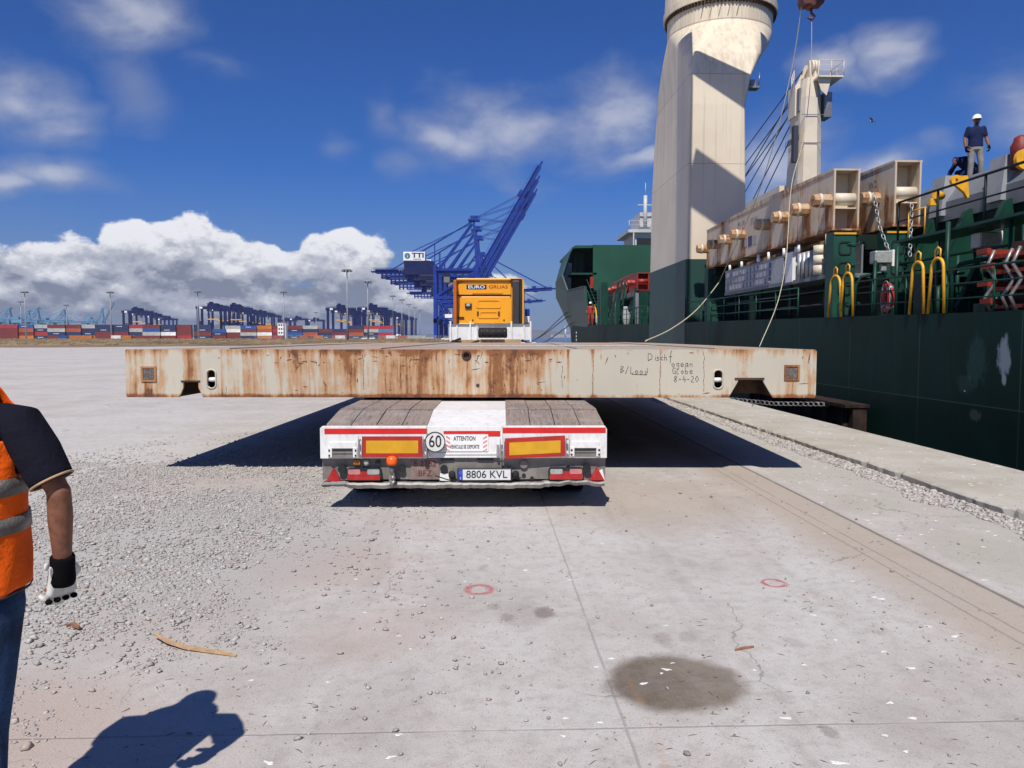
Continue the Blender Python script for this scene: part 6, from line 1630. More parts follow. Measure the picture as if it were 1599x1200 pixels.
# forecastle bulkhead and deck
mb = MB().box(11.6, 29, 82, 82.3, 6.7, 11.5).box(9.8, 11.59, 86, 86.2, 3.0, 11.4).box(9.7, 29, 82.31, 99, 11.2, 11.48)
S(mb, 'forecastle_bulkhead', paint('bulkhead_green', (0.010, 0.070, 0.038), 0.5, 0.12, 0.4))
mb = MB()
for k in range(4): mb.box(9.9 + k * 0.55, 10.05 + k * 0.55, 85.6, 86, 8.6, 11.2)
mb.box(9.3, 12.0, 82.0, 86, 8.35, 8.55)
S(mb, 'stiffener', M['greenl'])
S(MB().box(9.6, 28.5, 84.8, 85, 3.0, 8.3).box(12.5, 28, 81, 81.9, 2.8, 6.65), 'recess_shade', M['greend'])  # dark sheets that paint the shade of the recess
S(MB().box(11.25, 11.6, 81.6, 81.98, 6.9, 8.1), 'fire_box', M['redpaint'])
S(MB().box(11.2, 12.6, 85.5, 85.9, 8.56, 11.15), 'recess_gap_sheet', M['greend'])  # dark sheet added to close a bright gap in the shaded recess
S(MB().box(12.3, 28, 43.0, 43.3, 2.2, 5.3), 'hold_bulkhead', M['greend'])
# deck fittings between the crane column and the forecastle
r_ = random.Random(17)
mb = MB()
for k in range(26):
    px = r_.uniform(935, 1012); Y = r_.uniform(52, 74); p = atY(px, 500, Y); h = r_.uniform(0.6, 3.6); z0_ = zd(Y)
    w_ = r_.uniform(0.08, 0.4); mb.box(p.x - w_, p.x + w_, Y, Y + 0.5, z0_, z0_ + h)
for k in range(9):
    px = r_.uniform(940, 1012); Y = r_.uniform(50, 60); p = atY(px, 500, Y); mb.bar((p.x, Y, zd(Y)), (p.x + r_.uniform(-0.6, 1.1), Y, zd(Y) + r_.uniform(2, 4)), 0.14)
mb.box(11, 20, 70, 70.3, 5.4, 5.6).box(11, 20, 66, 66.4, 4.2, 4.35)
S(mb, 'deck_gear', M['green'])
def stair(p, q_, w_, n_):
    mb = MB(); p, q_ = Vector(p), Vector(q_)
    for s in (-w_ / 2, w_ / 2): mb.bar(p + V(s, 0, 0), q_ + V(s, 0, 0), 0.09, 0.22); mb.bar(p + V(s, 0, 1), q_ + V(s, 0, 1), 0.05)
    for i in range(n_): c = lerp(p, q_, (i + 0.5) / n_); mb.box(c.x - w_ / 2, c.x + w_ / 2, c.y - 0.12, c.y + 0.12, c.z - 0.02, c.z + 0.02)
    return mb
a = atY(945, 508, 68); S(stair((a.x, 68, zd(68)), (a.x - 0.9, 70.5, 6.0), 0.9, 11), 'stairs', M['greenl'])
mb = MB()
def rail(mb, pts, h=0.85, rails=3, step=1.5, r=0.022):
    for i in range(len(pts) - 1):
        a, b_ = Vector(pts[i]), Vector(pts[i + 1]); L = (b_ - a).length; n_ = max(1, int(L / step))
        for k in range(n_ + (1 if i == len(pts) - 2 else 0)):
            c = lerp(a, b_, k / n_); mb.tube([c, c + V(0, 0, h)], r, 6)
        for k in range(rails): mb.tube([a + V(0, 0, h * (k + 1) / rails), b_ + V(0, 0, h * (k + 1) / rails)], r * (1.0 if k == rails - 1 else 0.7), 6)
    return mb
S(rail(MB(), [(HX + 0.08, 43.4, zd(43)), (HX + 0.08, 68, zd(68))], 1.0, 3, 1.6, 0.03), 'railing', M['greenl'])
S(rail(MB(), [(HX + 0.08, 34.8, zd(34)), (HX + 0.08, 22.5, zd(22))], 0.9, 3, 1.6), 'railing', M['greenl'])
S(rail(MB(), [(HX + 0.08, 19.6, zd(19)), (HX + 0.08, 2, zd(2))], 0.86, 3, 1.45), 'railing', M['greenl'])
# yellow hoops of the pilot ladders
def hoop(Yc, w_, h, lean=0.0, r=0.032):
    z0_ = zd(Yc); pts = []; x_ = HX - 0.02
    hw = w_ / 2
    pts += [V(x_, Yc - hw, z0_), V(x_, Yc - hw * 0.74, z0_ + h - hw * 0.7)]
    for k in range(1, 8): a = math.pi * k / 8; pts.append(V(x_, Yc - hw * 0.74 * math.cos(a), z0_ + h - hw * 0.7 + hw * 0.7 * math.sin(a)))
    pts += [V(x_, Yc + hw * 0.74, z0_ + h - hw * 0.7), V(x_, Yc + hw, z0_)]
    mb = MB().tube(pts, r, 10)
    top = z0_ + h
    mb.tube([V(x_, Yc - 0.09, top - 0.01), V(x_, Yc - 0.09, top + 0.17), V(x_, Yc, top + 0.22), V(x_, Yc + 0.09, top + 0.17), V(x_, Yc + 0.09, top - 0.01)], 0.018, 8)
    return mb
for px, wpx, py0, py1 in ((1304.5, 21, 427, 494), (1323.5, 20, 423, 494), (1432.5, 23.5, 405, 490), (1463, 26, 400, 490)):
    q_ = atX(px, 490, HX); Yc = q_.y; w_ = wpx / (px - 756) * Yc * 0.98
    S(hoop(Yc, w_, (py1 - py0) / F * Yc * 0.97), 'yellow_hoop', M['yellow'])
# main crane pedestal
def sring(z, x0, x1, y0, y1, p_, n_=96):
    a, b_ = (x1 - x0) / 2, (y1 - y0) / 2; rx, ry = a * p_, b_ * p_; out = []
    for cx_, cy_, a0 in ((x1 - rx, y1 - ry, 0), (x0 + rx, y1 - ry, 90), (x0 + rx, y0 + ry, 180), (x1 - rx, y0 + ry, 270)):
        for k in range(19):
            t_ = R(a0 + 90 * k / 18); out.append((cx_ + rx * math.cos(t_), cy_ + ry * math.sin(t_), z))
    return out
def crane_mat():
    m, n, b = mat_base('crane_cream')
    p = n.vadd(n.obj(), (HX, 20, 0)); x, y, z = n.xyz(p)
    st = n.noise(n.scl(p, (4.5, 4.5, 0.10)), 1.0, 5, 0.6); a = n.noise(p, 0.5, 5, 0.6); f = n.noise(n.scl(p, (9, 9, 0.25)), 1.0, 5, 0.65)
    c = n.mix(n.ss(a, 0.3, 0.7), (0.66, 0.57, 0.43), (0.73, 0.64, 0.49))
    hi = n.ss(z, 6.0, 11.0)
    c = n.mix(n.mul(n.mul(n.ss(st, 0.46, 0.64), 0.42), hi), c, (0.40, 0.34, 0.25))  # vertical streaks: dirt together with soft rope shadows painted into the cream
    c = n.mix(n.mul(n.ss(f, 0.58, 0.75), 0.16), c, (0.38, 0.28, 0.18))
    def line(v0, w_=0.02): return n.ss(n.m('ABSOLUTE', n.sub(z, v0)), w_, w_ * 0.3)
    sm_ = n.mx(n.mx(line(9.55), line(13.55)), n.mx(line(16.55, 0.035), line(19.9)))
    c = n.mix(n.mul(sm_, 0.65), c, (0.20, 0.16, 0.12))
    grn = n.ss(z, 5.27, 5.25)
    c = n.mix(grn, c, n.mix(a, (0.010, 0.048, 0.040), (0.016, 0.060, 0.050)))
    n.put(b.inputs['Base Color'], c); n.put(b.inputs['Roughness'], n.add(0.42, n.mul(a, 0.2)))
    return m
CMAT = crane_mat()
CR = bpy.data.objects.new('deck_crane', None); scene.collection.objects.link(CR); CR.parent = SH
SLOTS = [(1.0, 9.2, 12.02, 35, 42.7, .06), (5.0, 9.2, 12.02, 35, 42.7, .06), (9.5, 9.24, 11.9, 35, 42.65, .06), (12.2, 9.30, 11.85, 35, 42.4, .08), (13.55, 9.3, 12.15, 35.05, 42.0, .1), (14.6, 9.25, 12.8, 35.35, 41.9, .26), (15.6, 9.2, 13.6, 35.8, 41.6, .58), (16.5, 9.2, 14.25, 36.35, 41.45, 1.0), (17.45, 9.2, 14.3, 36.35, 41.45, 1.0)]
S(MB().loft([sring(*s_) for s_ in SLOTS], smooth=False), 'pedestal', CMAT, CR)
# foot that runs out of the ship's side
S(shell([((HX - 0.01, 42.6, 1.2), (HX - 0.01, 35, 1.2), (HX - 0.01, 35.0, zd(35) + 1.1), (HX - 0.01, 42.6, zd(42) + 0.9))], -0.02), 'pedestal_foot', CMAT, CR)
circ = lambda z, r, n_=72: [(11.75 + r * math.cos(2 * math.pi * k / n_), 38.9 + r * math.sin(2 * math.pi * k / n_), z) for k in range(n_)]
mb = MB().loft([circ(17.452, 2.74), circ(17.75, 2.76), circ(17.75, 2.70), circ(18.9, 2.66)], smooth=False)
S(mb, 'slewing_ring', CMAT, CR)
mb = MB()
for k in range(96):
    a = 2 * math.pi * k / 96; mb.cyl((11.75 + 2.63 * math.cos(a), 38.9 + 2.63 * math.sin(a), 17.28), (11.75 + 2.63 * math.cos(a), 38.9 + 2.63 * math.sin(a), 17.449), 0.055, 6)
S(mb, 'ring_bolt', M['brown'], CR)
S(MB().loft([circ(18.902, 2.5), circ(22.5, 2.5)], smooth=True).box(9.4, 14.1, 37.2, 41.6, 22.51, 27), 'crane_house', CMAT, CR)
# jib above the picture, pointing over the hold towards the sun's side; only its shadow shows
jd = Vector((-math.sin(SUN_TRAVEL), -math.cos(SUN_TRAVEL), 0)); jr = Vector((jd.y, -jd.x, 0)) * -1
jb = Vector((10.75, 35.0, 19.6))
mb = MB()
def jp(d, o_, z_=0.0): return jb + jd * d + jr * o_ + V(0, 0, z_)
if jr.x < 0: jr = -jr
mb.bar(jp(1.5, -1.62), jp(20, -1.62), 0.62, 0.8).bar(jp(1.5, 2.1), jp(20, 2.1), 0.62, 0.8)
for d, k in ((4.0, 0.9), (8.0, 1.6), (13, 0.7), (18, 0.8)): mb.bar(jp(d, -1.35), jp(d + 0.9, 1.85), k, 0.5)
mb.bar(jp(8.7, 1.0), jp(12.5, 0.9), 2.0, 0.4)
S(mb, 'jib', CMAT, CR)
mb = MB()
p0 = atX(1184, 112, 12.4); p0.y = 36.0
mb.box(12.25, 12.75, 35.8, 36.3, 13.2, 13.28).tube([V(12.7, 35.85, 13.28), V(12.75, 35.85, 13.9)], 0.03, 6).box(12.35, 12.6, 35.9, 36.2, 13.28, 13.6)
S(mb, 'deck_light', M['steel'], CR)
mb = MB()
for k in range(5): a = -2.2 + k * 0.16; mb.bar((11.75 + 2.58 * math.cos(a), 38.9 + 2.58 * math.sin(a), 16.7), (11.75 + 2.58 * math.cos(a + .05), 38.9 + 2.58 * math.sin(a + .05), 17.3), 0.03)
S(mb, 'bracket', M['steel'], CR)
# second crane on the far side of the holds
C2_ = bpy.data.objects.new('deck_crane', None); scene.collection.objects.link(C2_); C2_.parent = SH
def oct_(z, x0, x1, y0, y1, c): return [(x0, y0 + c, z), (x0 + c * 0.35, y0, z), (x1 - c, y0, z), (x1, y0 + c, z), (x1, y1 - c, z), (x1 - c, y1, z), (x0 + c, y1, z), (x0, y1 - c, z)]
C2M = paint('crane_cream_far', (0.70, 0.61, 0.47), 0.5, 0.07, 0.5, dirt=0.2, dirtcol=(0.4, 0.33, 0.25))
X0, X1 = 24.75, 26.45
S(MB().loft([oct_(2.4, X0 - .1, X1 + .1, 60, 63.6, 0.55), oct_(14, X0 - .05, X1 + .1, 60, 63.4, 0.55), oct_(20.4, X0 + .1, X1, 60.1, 63.0, 0.5), oct_(21.9, X0 + .3, X1 - .05, 60.3, 62.4, 0.5)], smooth=False), 'crane_tower', C2M, C2_)
S(MB().loft([oct_(21.902, X0 + .9, X1 - .2, 60.3, 62.0, 0.3), oct_(22.8, X0 + 1.0, X1 - .3, 60.4, 61.6, 0.3)], smooth=False).prism([(60.4, 21.9), (61.4, 21.9), (61.1, 23.3), (60.6, 23.3)], 'x', X0 + .7, X0 + .85).prism([(60.4, 21.9), (61.4, 21.9), (61.1, 23.3), (60.6, 23.3)], 'x', X1 - .35, X1 - .2).bar((X0 + .75, 61, 23), (X0 + .1, 61.6, 21.2), 0.3), 'sheave_frame', C2M, C2_)
mb = MB()
for xx in (X0 + 0.95, X1 - 0.55): mb.cyl((xx - 0.12, 60.8, 22.8), (xx + 0.12, 60.8, 22.8), 0.58, 20)
S(mb, 'sheave', C2M, C2_)
mb = MB().box(X0 + .9, X1 + 1.1, 59.2, 61.5, 21.6, 21.72).prism([(X0 + 0.9, 21.6), (X1 + 0.3, 21.6), (X1 - 0.05, 20.3), (X0 + 1.2, 20.7)], 'y', 59.5, 59.56)
S(mb, 'head_platform', C2M, C2_)
S(rail(MB(), [(X0 + .9, 59.2, 21.72), (X1 + 1.1, 59.2, 21.72), (X1 + 1.1, 61.5, 21.72)], 1.1, 3, 0.8, 0.03), 'head_railing', C2M, C2_)
S(rail(MB(), [(X0 + 0.1, 62, 21.9), (X0 - .5, 61, 21.0)], 1.1, 2, 0.6, 0.03), 'head_railing', C2M, C2_)
S(MB().box(X1 + .15, X1 + .75, 60.3, 61.6, 18.9, 20.8), 'floodlight_box', M['steel'], C2_)
S(MB().box(X0 - .55, X0 - .2, 60.2, 60.7, 15.4, 18.2).box(X0 - .32, X0 - .05, 60.8, 61, 17.5, 17.7), 'radiator', M['wire'], C2_)
S(MB().box(X0 - .12, X0 + .3, 61.2, 62.6, 19.2, 21.6), 'equipment_box', C2M, C2_)
S(MB().box(X0 - .03, X0 + .1, 60.6, 61.1, 19.4, 21.2), 'door', M['seagrey'], C2_)
tt = text('lettering', 'LIEBHERR', 0.62, M['blackp'], C2_, (0, 0, 0), rot=(R(90), 0, R(-90)), xs=1.05, bold=0.02)
tt.location = Vector((X0 - 0.13, 61.75, 17.35)) + Vector((-HX, -20, 0)) + Vector((0.06, 0.02, 0))
mb = MB()
for z_ in (16.8, 18.95): mb.box(X0 - 0.06, X1 + 0.1, 59.97, 60.0, z_, z_ + 0.05)
mb.tube([(X0 + 0.5, 59.95, 12), (X0 + 0.5, 59.95, 6.2)], 0.06, 6)
S(mb, 'weld_seam', M['steel'], C2_)
S(MB().box(24.6, 26.8, 64, 102, 13.0, 14.3), 'jib', C2M, C2_)
mb = MB()
for i, (a, b_) in enumerate(((22.6, 14.3), (22.3, 14.3), (22.0, 14.2), (21.5, 14.3), (21.0, 14.2), (20.6, 14.3), (20.2, 14.2))):
    yy = (98, 94, 88, 84, 80, 74, 72)[i]; mb.tube([(25.1 + (i % 2) * 0.7, 61.0, a), (25.0 + (i % 3) * 0.7, yy, b_)], 0.05, 5)
S(mb, 'hoist_wire', M['wire'], C2_)
# accommodation block behind the forecastle
a = atY(1001, 388, 100)
mb = MB().box(19.6, 27, 100, 108, 11.5, 15.2).box(18.6, 28, 99.4, 108.4, 15.201, 15.6).box(20.4, 27, 101, 107, 15.61, 18)
S(mb, 'bridge', M['bridge'])
S(MB().box(19.8, 26.8, 99.93, 99.99, 13.6, 14.5), 'bridge_window', M['blackp'])
S(MB().tube([(20.9, 100, 15.6), (20.9, 100, 20)], 0.25, 8).bar((19.9, 100, 18.8), (21.7, 100, 18.8), 0.12).bar((20.2, 100, 17.4), (21.5, 100, 17.4), 0.12).tube([(20.9, 100, 20), (20.9, 100, 21.6)], 0.05, 5), 'signal_mast', M['bridge'])
mb = MB().bar((19.3, 99.5, 11.6), (19.3, 99.5, 15.2), 0.15)
rail(mb, [(18.7, 99.4, 15.6), (27, 99.4, 15.6)], 1.1, 2, 1.2, 0.04); S(mb, 'bridge_railing', M['bridge'])

# hatch coaming, stays and cover beside the hold
S(MB().box(12.25, 27, -30, 34.5, 2.0, 3.3).box(12.22, 27, -30, 21.8, 3.3, 4.75), 'hatch_coaming', M['greend'])
S(MB().box(9.3, 12.2, -30, 34.6, zd(0) - 0.02, zd(34) - 0.2), 'side_deck', M['greend'])
mb = MB().box(12.15, 27, -30, 21.9, 4.76, 5.25).prism([(12.15, 5.25), (27, 5.25), (27, 5.88), (12.6, 5.88)], 'y', -30, 21.8)
S(mb, 'hatch_cover', M['seagrey'])
CG = paint('cleat_grey', (0.30, 0.32, 0.34), 0.6, 0.12, 2)
for k in range(9):
    yy = 20.6 - k * 2.35; S(MB().prism([(12.02, 4.9), (12.5, 4.9), (12.6, 5.94), (12.12, 5.94)], 'y', yy - 0.55, yy), 'cover_cleat', CG)
for k in range(15):
    yy = 20.4 - k * 1.45
    mb = MB()
    mb.prism([(12.22, 2.15), (10.75, 2.15), (10.95, 2.5), (11.75, 4.35), (11.95, 4.82), (12.1, 4.9), (12.22, 4.8)], 'y', yy - 0.05, yy + 0.05)
    mb.box(11.5, 12.2, yy - 0.16, yy + 0.16, 3.2, 3.26)
    mb.bar((10.85, yy - 0.02, 2.2), (11.95, yy - 0.02, 4.8), 0.16, 0.04, up=(1, 0, 0))
    S(mb, 'coaming_stay', M['green'])
r_ = random.Random(5)
mb = MB()
for k in range(120):
    yy = r_.uniform(7, 21); xx = r_.uniform(10.2, 11.9); h = r_.uniform(0.5, 2.2)
    c_ = r_.random()
    if c_ < 0.55: mb.tube([(xx, yy, 2.1), (xx, yy, 2.1 + h)], r_.uniform(0.02, 0.06), 6)
    elif c_ < 0.8: mb.tube([(xx, yy, 2.2 + h * 0.7), (xx, yy + r_.uniform(1, 3), 2.2 + h * 0.7)], 0.03, 6)
    else: mb.box(xx - 0.15, xx + 0.15, yy - 0.2, yy + 0.2, 2.1, 2.1 + h * 0.6)
S(mb, 'pipework', M['green'])
S(MB().box(10.35, 11.3, -2, 19.2, 4.06, 4.12), 'walkway', M['green'])
S(rail(MB(), [(10.4, 19.15, 4.12), (10.4, -1, 4.12)], 0.95, 2, 1.55, 0.028), 'walkway_railing', M['greend'])
mb = MB()
for yy in (18.6, 17.9): mb.tube([(10.36, yy, 4.12), (10.36, yy, 4.75)], 0.016, 6)
mb.tube([(10.36, 18.6, 4.75), (10.36, 17.9, 4.75)], 0.016, 6)
S(mb, 'yellow_gate', M['yellow'])
# green posts with D-shaped pockets
def post(xc, Y, ztop_, w_=0.62):
    mb = MB().box(xc - w_ / 2, xc + w_ / 2, Y, Y + 0.5, 2.1, ztop_)
    o = S(mb, 'container_post', M['greenl'])
    z_ = 2.3
    while z_ + 0.45 < ztop_:
        pts = [(x - HX, z) for x, z in rrect(xc - w_ * 0.28, xc + w_ * 0.30, z_, z_ + 0.38, 0.09, 4)]
        q_ = plate('pocket_rim', pts, [[(xc - HX + (x + HX - xc) * 0.78, z_ + 0.19 + (z - z_ - 0.19) * 0.78) for x, z in pts]], 0.02, M['blackp'], o); q_.location.y = Y - 20 - 0.022
        z_ += 0.56
    MB().box(xc - HX - w_ / 2, xc - HX + w_ / 2, Y - 20 - 0.03, Y - 20 - 0.002, ztop_ - 0.07, ztop_ - 0.02).build('edge_trim', M['yellow'], o)
    for k in range(4): MB().tube([(xc - HX + w_ * 0.1, Y - 20 - 0.03, 2.6 + k * 0.56), (xc - HX + w_ * 0.62, Y - 20 - 0.05, 2.6 + k * 0.56), (xc - HX + w_ * 0.62, Y - 20 - 0.05, 2.68 + k * 0.56)], 0.014, 5).build('rung', M['greenl'], o)
post(10.02, 21.2, 4.62); post(11.35, 20.9, 4.62)
post(10.02, 33.2, 4.75)
S(MB().box(9.9, 12.1, 21.72, 22.0, 4.2, 4.62).box(9.9, 12.1, 32.8, 33.1, 4.4, 4.8).box(12.0, 12.2, 21.5, 34, 3.3, 4.5).box(12.21, 26, 22.2, 34.4, 3.31, 4.65), 'support_frame', M['greend'])
# floodlights on bent arms
for px, py, Y_, sc in ((1380, 402, 20.3, 1.0), (1545, 375, 16.6, 1.0)):
    c = atY(px, py, Y_)
    o = S(MB().tube([(c.x - 0.55, Y_ + 0.4, zd(Y_)), (c.x - 0.55, Y_ + 0.4, c.z - 0.75), (c.x - 0.45, Y_ + 0.3, c.z - 0.5), (c.x - 0.1, Y_ + 0.1, c.z - 0.42), (c.x + 0.1, Y_, c.z - 0.4)], 0.05, 8), 'floodlight_arm', M['green'])
    c2 = c - Vector((HX, 20, 0))
    MB().box(c2.x - 0.25, c2.x + 0.22, c2.y - 0.05, c2.y + 0.28, c2.z - 0.17, c2.z + 0.17).box(c2.x - .05, c2.x + .1, c2.y, c2.y + 0.15, c2.z - 0.38, c2.z - 0.172).build('floodlight', M['galv'], o, bevel=0.03)
    MB().box(c2.x - 0.22, c2.x + 0.19, c2.y - 0.07, c2.y - 0.052, c2.z - 0.14, c2.z + 0.14).build('glass', M['clearlens'], o)
    MB().box(c2.x + 0.225, c2.x + 0.29, c2.y - 0.02, c2.y + 0.25, c2.z - 0.24, c2.z + 0.2).build('housing_flap', M['whitel'], o, bevel=0.01)
# yellow lashing lugs on the cover edge
def lug(c, s=1.0):
    pts = [(c.y - HX * 0 - 20 + math.cos(a) * 0.21 * s, c.z + math.sin(a) * 0.21 * s) for a in np.linspace(R(-20), R(200), 12)]
    return pts
c = atY(1490, 283, 18.6)
xs_ = 1.0
pl_pts = [(math.cos(a) * 0.19, math.sin(a) * 0.19) for a in np.linspace(R(55), R(270), 12)] + [(0.30, -0.42), (0.42, -0.62), (0.48, -0.6), (0.42, 0.05), (0.4, 0.17)]
pl_pts = [(a * 0.68, b_ * 0.68) for a, b_ in pl_pts]
o = plate('lashing_lug', pl_pts, [[(0.045 * math.cos(t), 0.045 * math.sin(t)) for t in np.linspace(0, 2 * math.pi, 13)[:-1]]], 0.10, M['yellow'], SH); o.location = (c.x - HX, 18.6 - 20 - 0.1, c.z)
c = atY(1598, 250, 16.2); o = plate('lashing_lug', [(0.22 * math.cos(t), 0.22 * math.sin(t)) for t in np.linspace(0, 2 * math.pi, 25)[:-1]], [[(0.06 * math.cos(t), 0.06 * math.sin(t)) for t in np.linspace(0, 2 * math.pi, 13)[:-1]]], 0.10, M['yellow'], SH); o.location = (c.x - HX, 16.1 - 20, c.z)
c = atY(1459, 306, 18.9); S(MB().cyl((c.x - 0.05, 18.75, c.z), (c.x + 0.18, 18.9, c.z), 0.10, 14).box(c.x - 0.15, c.x + 0.05, 18.8, 18.9, c.z - 0.25, c.z - 0.08), 'roller_fairlead', M['yellow'])
c = atY(1594, 232, 17.5); tag(MB().loft([[(c.x + r * 0.8 * math.cos(t), 17.5 + r * 0.8 * math.sin(t), z) for t in np.linspace(0, 2 * math.pi, 17)[:-1]] for r, z in ((0.25, c.z - 0.45), (0.27, c.z + 0.05), (0.2, c.z + 0.15), (0.18, c.z + 0.24), (0.08, c.z + 0.29))]).build('oil_drum', paint('drum_red', (0.16, 0.012, 0.008), 0.55, 0.3, 6, dirt=0.5)), 'red rounded drum on the hatch cover at the right picture edge', 'drum')
# draught marks at the bow
mb = MB()
for k in range(4): mb.box(9.0, 9.05, 75 + k * 0.0, 75.3, 1.0 + k * 0.35, 1.2 + k * 0.35)
S(mb, 'draught_mark', M['whitel'])

# ---- lifting beams stowed on the posts (things of their own)
def beam_rust(n, x, y, z, m_):
    for px in (1098, 1115, 1133, 1152, 1191, 1218, 1248, 1282):
        d_ = atX(px, 350, 9.62).y - 21.6
        m_ = n.add(m_, n.mul(n.mul(n.ss(n.m('ABSOLUTE', n.sub(y, d_ + 0.05)), 0.42, 0.1), n.ss(z, 1.0, 0.75)), 0.42))
    return n.add(m_, n.add(n.mul(n.ss(z, 0.22, 0.0), 0.35), n.mul(n.ss(z, 1.5, 1.72), 0.15)))
BM = rusty('beam_paint', (0.60, 0.51, 0.39), 0.52, 1.1, 2.0, beam_rust, 0.9)
BI = paint('beam_inside', (0.68, 0.60, 0.46), 0.5, 0.05, 1.5)
def lift_beam(x0, y0, L, z0, H, W, pins, label, mat, name='lifting_beam', letters=None, pm=None, bi=None, pr=0.19, pl_=0.5, sides=(-1,)):
    t = empty(name, (x0, y0, z0), 0, label, 'lifting beam', 'lifting beams stowed on the ship'); pm = pm or PINM; bi = bi or BI
    t_ = 0.05
    MB().box(0, t_, 0, L, t_ + .001, H - t_).build('web', mat, t)
    MB().box(W - t_, W, 0, L, t_ + .001, H - t_).build('web', mat, t)
    MB().prism([(0, H - t_), (0, H + 0.0), (L * 0.42, H + 0.12), (L, H - 0.02), (L, H - t_)], 'x', -0.02, W + 0.02).build('flange', mat, t)
    MB().box(-0.03, W + 0.03, 0.0, L, 0, t_).build('flange', mat, t)
    o = MB().tube([(t_, 0.25, H * 0.53), (W - t_, 0.25, H * 0.53)], 0.17, 20).build('cross_tube', bi, t)
    MB().box(t_ + .001, W - t_ - .001, 0.62, 0.66, t_ + .002, H - t_ - .002).box(t_ + .002, W - t_ - .002, 0.08, 0.6, H * 0.36, H * 0.36 + 0.03).build('inner_plate', bi, t)
    for d in pins:
        for s in sides:
            xa, xb = (-pl_, 0.0) if s < 0 else (W, W + pl_)
            q_ = MB().tube([(xa, d, H * 0.50), (xa + s * 0 + 0.12 * (1 if s < 0 else 1), d, H * 0.50), (xb, d, H * 0.50)], [pr * 0.92, pr, pr], 8, smooth=False).build('lashing_pin', pm, t)
            MB().tube([(xa + 0.16, d, H * 0.5), (xa + 0.24, d, H * 0.5)], pr * 1.09, 16).build('collar', bi, q_)
    return t
PINM = rusty('pin_rust', (0.52, 0.42, 0.30), 0.82, 0.5, 5.0, None, 4.0)
pins = []
for px in (1098, 1115, 1133, 1152, 1191, 1218, 1248, 1282):
    q_ = atX(px, 350, 9.62); pins.append(q_.y + 0.0 - 21.6)
b1 = lift_beam(9.86, 21.6, 12.4, 4.72, 1.72, 0.74, pins, 'nearer rusty cream lifting beam with a row of round pins, stowed along the ship', BM)
b2 = lift_beam(11.28, 21.0, 12.2, 4.75, 1.80, 0.74, [0.9, 3.5, 6.5, 9.5], 'clean-ended cream lifting beam behind the nearer one, a chain hanging from its pin', BM)
for s_, x_, y_, z_, k in (('ST-01', 9.855, 28.0, 5.95, 0.32), ('WLL 50 t', 9.855, 29.4, 6.05, 0.22)):
    tt = text('lettering', s_, k, M['steel'], b1, (x_ - 9.86 - 0.002, y_ - 21.6, z_ - 4.72), rot=(R(90), 0, R(-90)))
tt = text('lettering', 'W2', 0.3, M['steel'], b2, (-0.003, 1.2, 1.35), rot=(R(90), 0, R(-90)))
o = MB().box(-0.012, -0.002, 6.6, 7.0, 0.35, 0.72).build('sticker', paint('sticker_blue', (0.06, 0.05, 0.14), 0.5, 0.1), b1)
MB().box(-0.010, -0.001, 6.1, 6.5, 0.38, 0.68).box(-0.010, -0.001, 7.1, 7.4, 0.38, 0.68).build('sticker', M['galv'], b1)
b3 = lift_beam(13.2, 24.5, 11.0, 5.2, 1.55, 0.7, [1.5, 4.5, 8], 'third cream lifting beam lying furthest inboard, end with two pins peeping out', BM)
# short red beam on deck towards the bow
q_ = atY(1000, 430, 52)
b4 = lift_beam(q_.x - 0.1, 52.5, 10, 4.9, 1.2, 0.8, [1, 3, 5.2, 7.6, 9.4], 'red lifting beam with pins stowed on deck in front of the green bulkhead', M['redpaint'], pm=M['redpaint'], bi=M['redpaint'])
S(MB().box(q_.x - 0.2, q_.x + 0.8, 53, 62, 4.55, 4.88).box(q_.x - 0.5, q_.x - 0.3, 51, 51.3, 2.5, 4.65).box(q_.x - 0.5, q_.x - 0.3, 59, 59.3, 2.5, 4.65), 'beam_cradle', M['seagrey'])

# chains hanging from the beams
def chain(pts, r=0.03, L=0.11):
    mb = MB(); pts = [Vector(p) for p in pts]; k = 0
    for i in range(len(pts) - 1):
        n_ = max(1, int((pts[i + 1] - pts[i]).length / (L * 0.72)))
        for j in range(n_):
            c = lerp(pts[i], pts[i + 1], (j + 0.5) / n_); d = (pts[i + 1] - pts[i]).normalized(); u = d.cross(V(1, 0, 0) if k % 2 else V(0, 1, 0)).normalized()
            ring_ = [c + d * L * 0.5 * math.cos(t_) + u * r * math.sin(t_) for t_ in np.linspace(0, 2 * math.pi, 9)[:-1]]
            mb.tube(ring_, r * 0.32, 5, closed=True); k += 1
    return mb
q1, q2 = atY(1372, 300, 20.6), atY(1391, 392, 20.4)
tag(chain([(q1.x, 20.85, q1.z), (q1.x + 0.1, 20.7, q1.z - 0.9), (q2.x, 20.5, q2.z)], 0.045, 0.15).build('chain', M['galv']), 'grey chain hanging from the pin of the second cream beam', 'chain')
q1, q2 = atY(1427, 318, 20.6), atY(1424, 400, 20.4)
tag(chain([(q1.x, 20.7, q1.z), (q2.x, 20.5, q2.z)], 0.045, 0.15).build('chain', M['galv']), 'grey chain hanging straight down right of the second cream beam', 'chain')

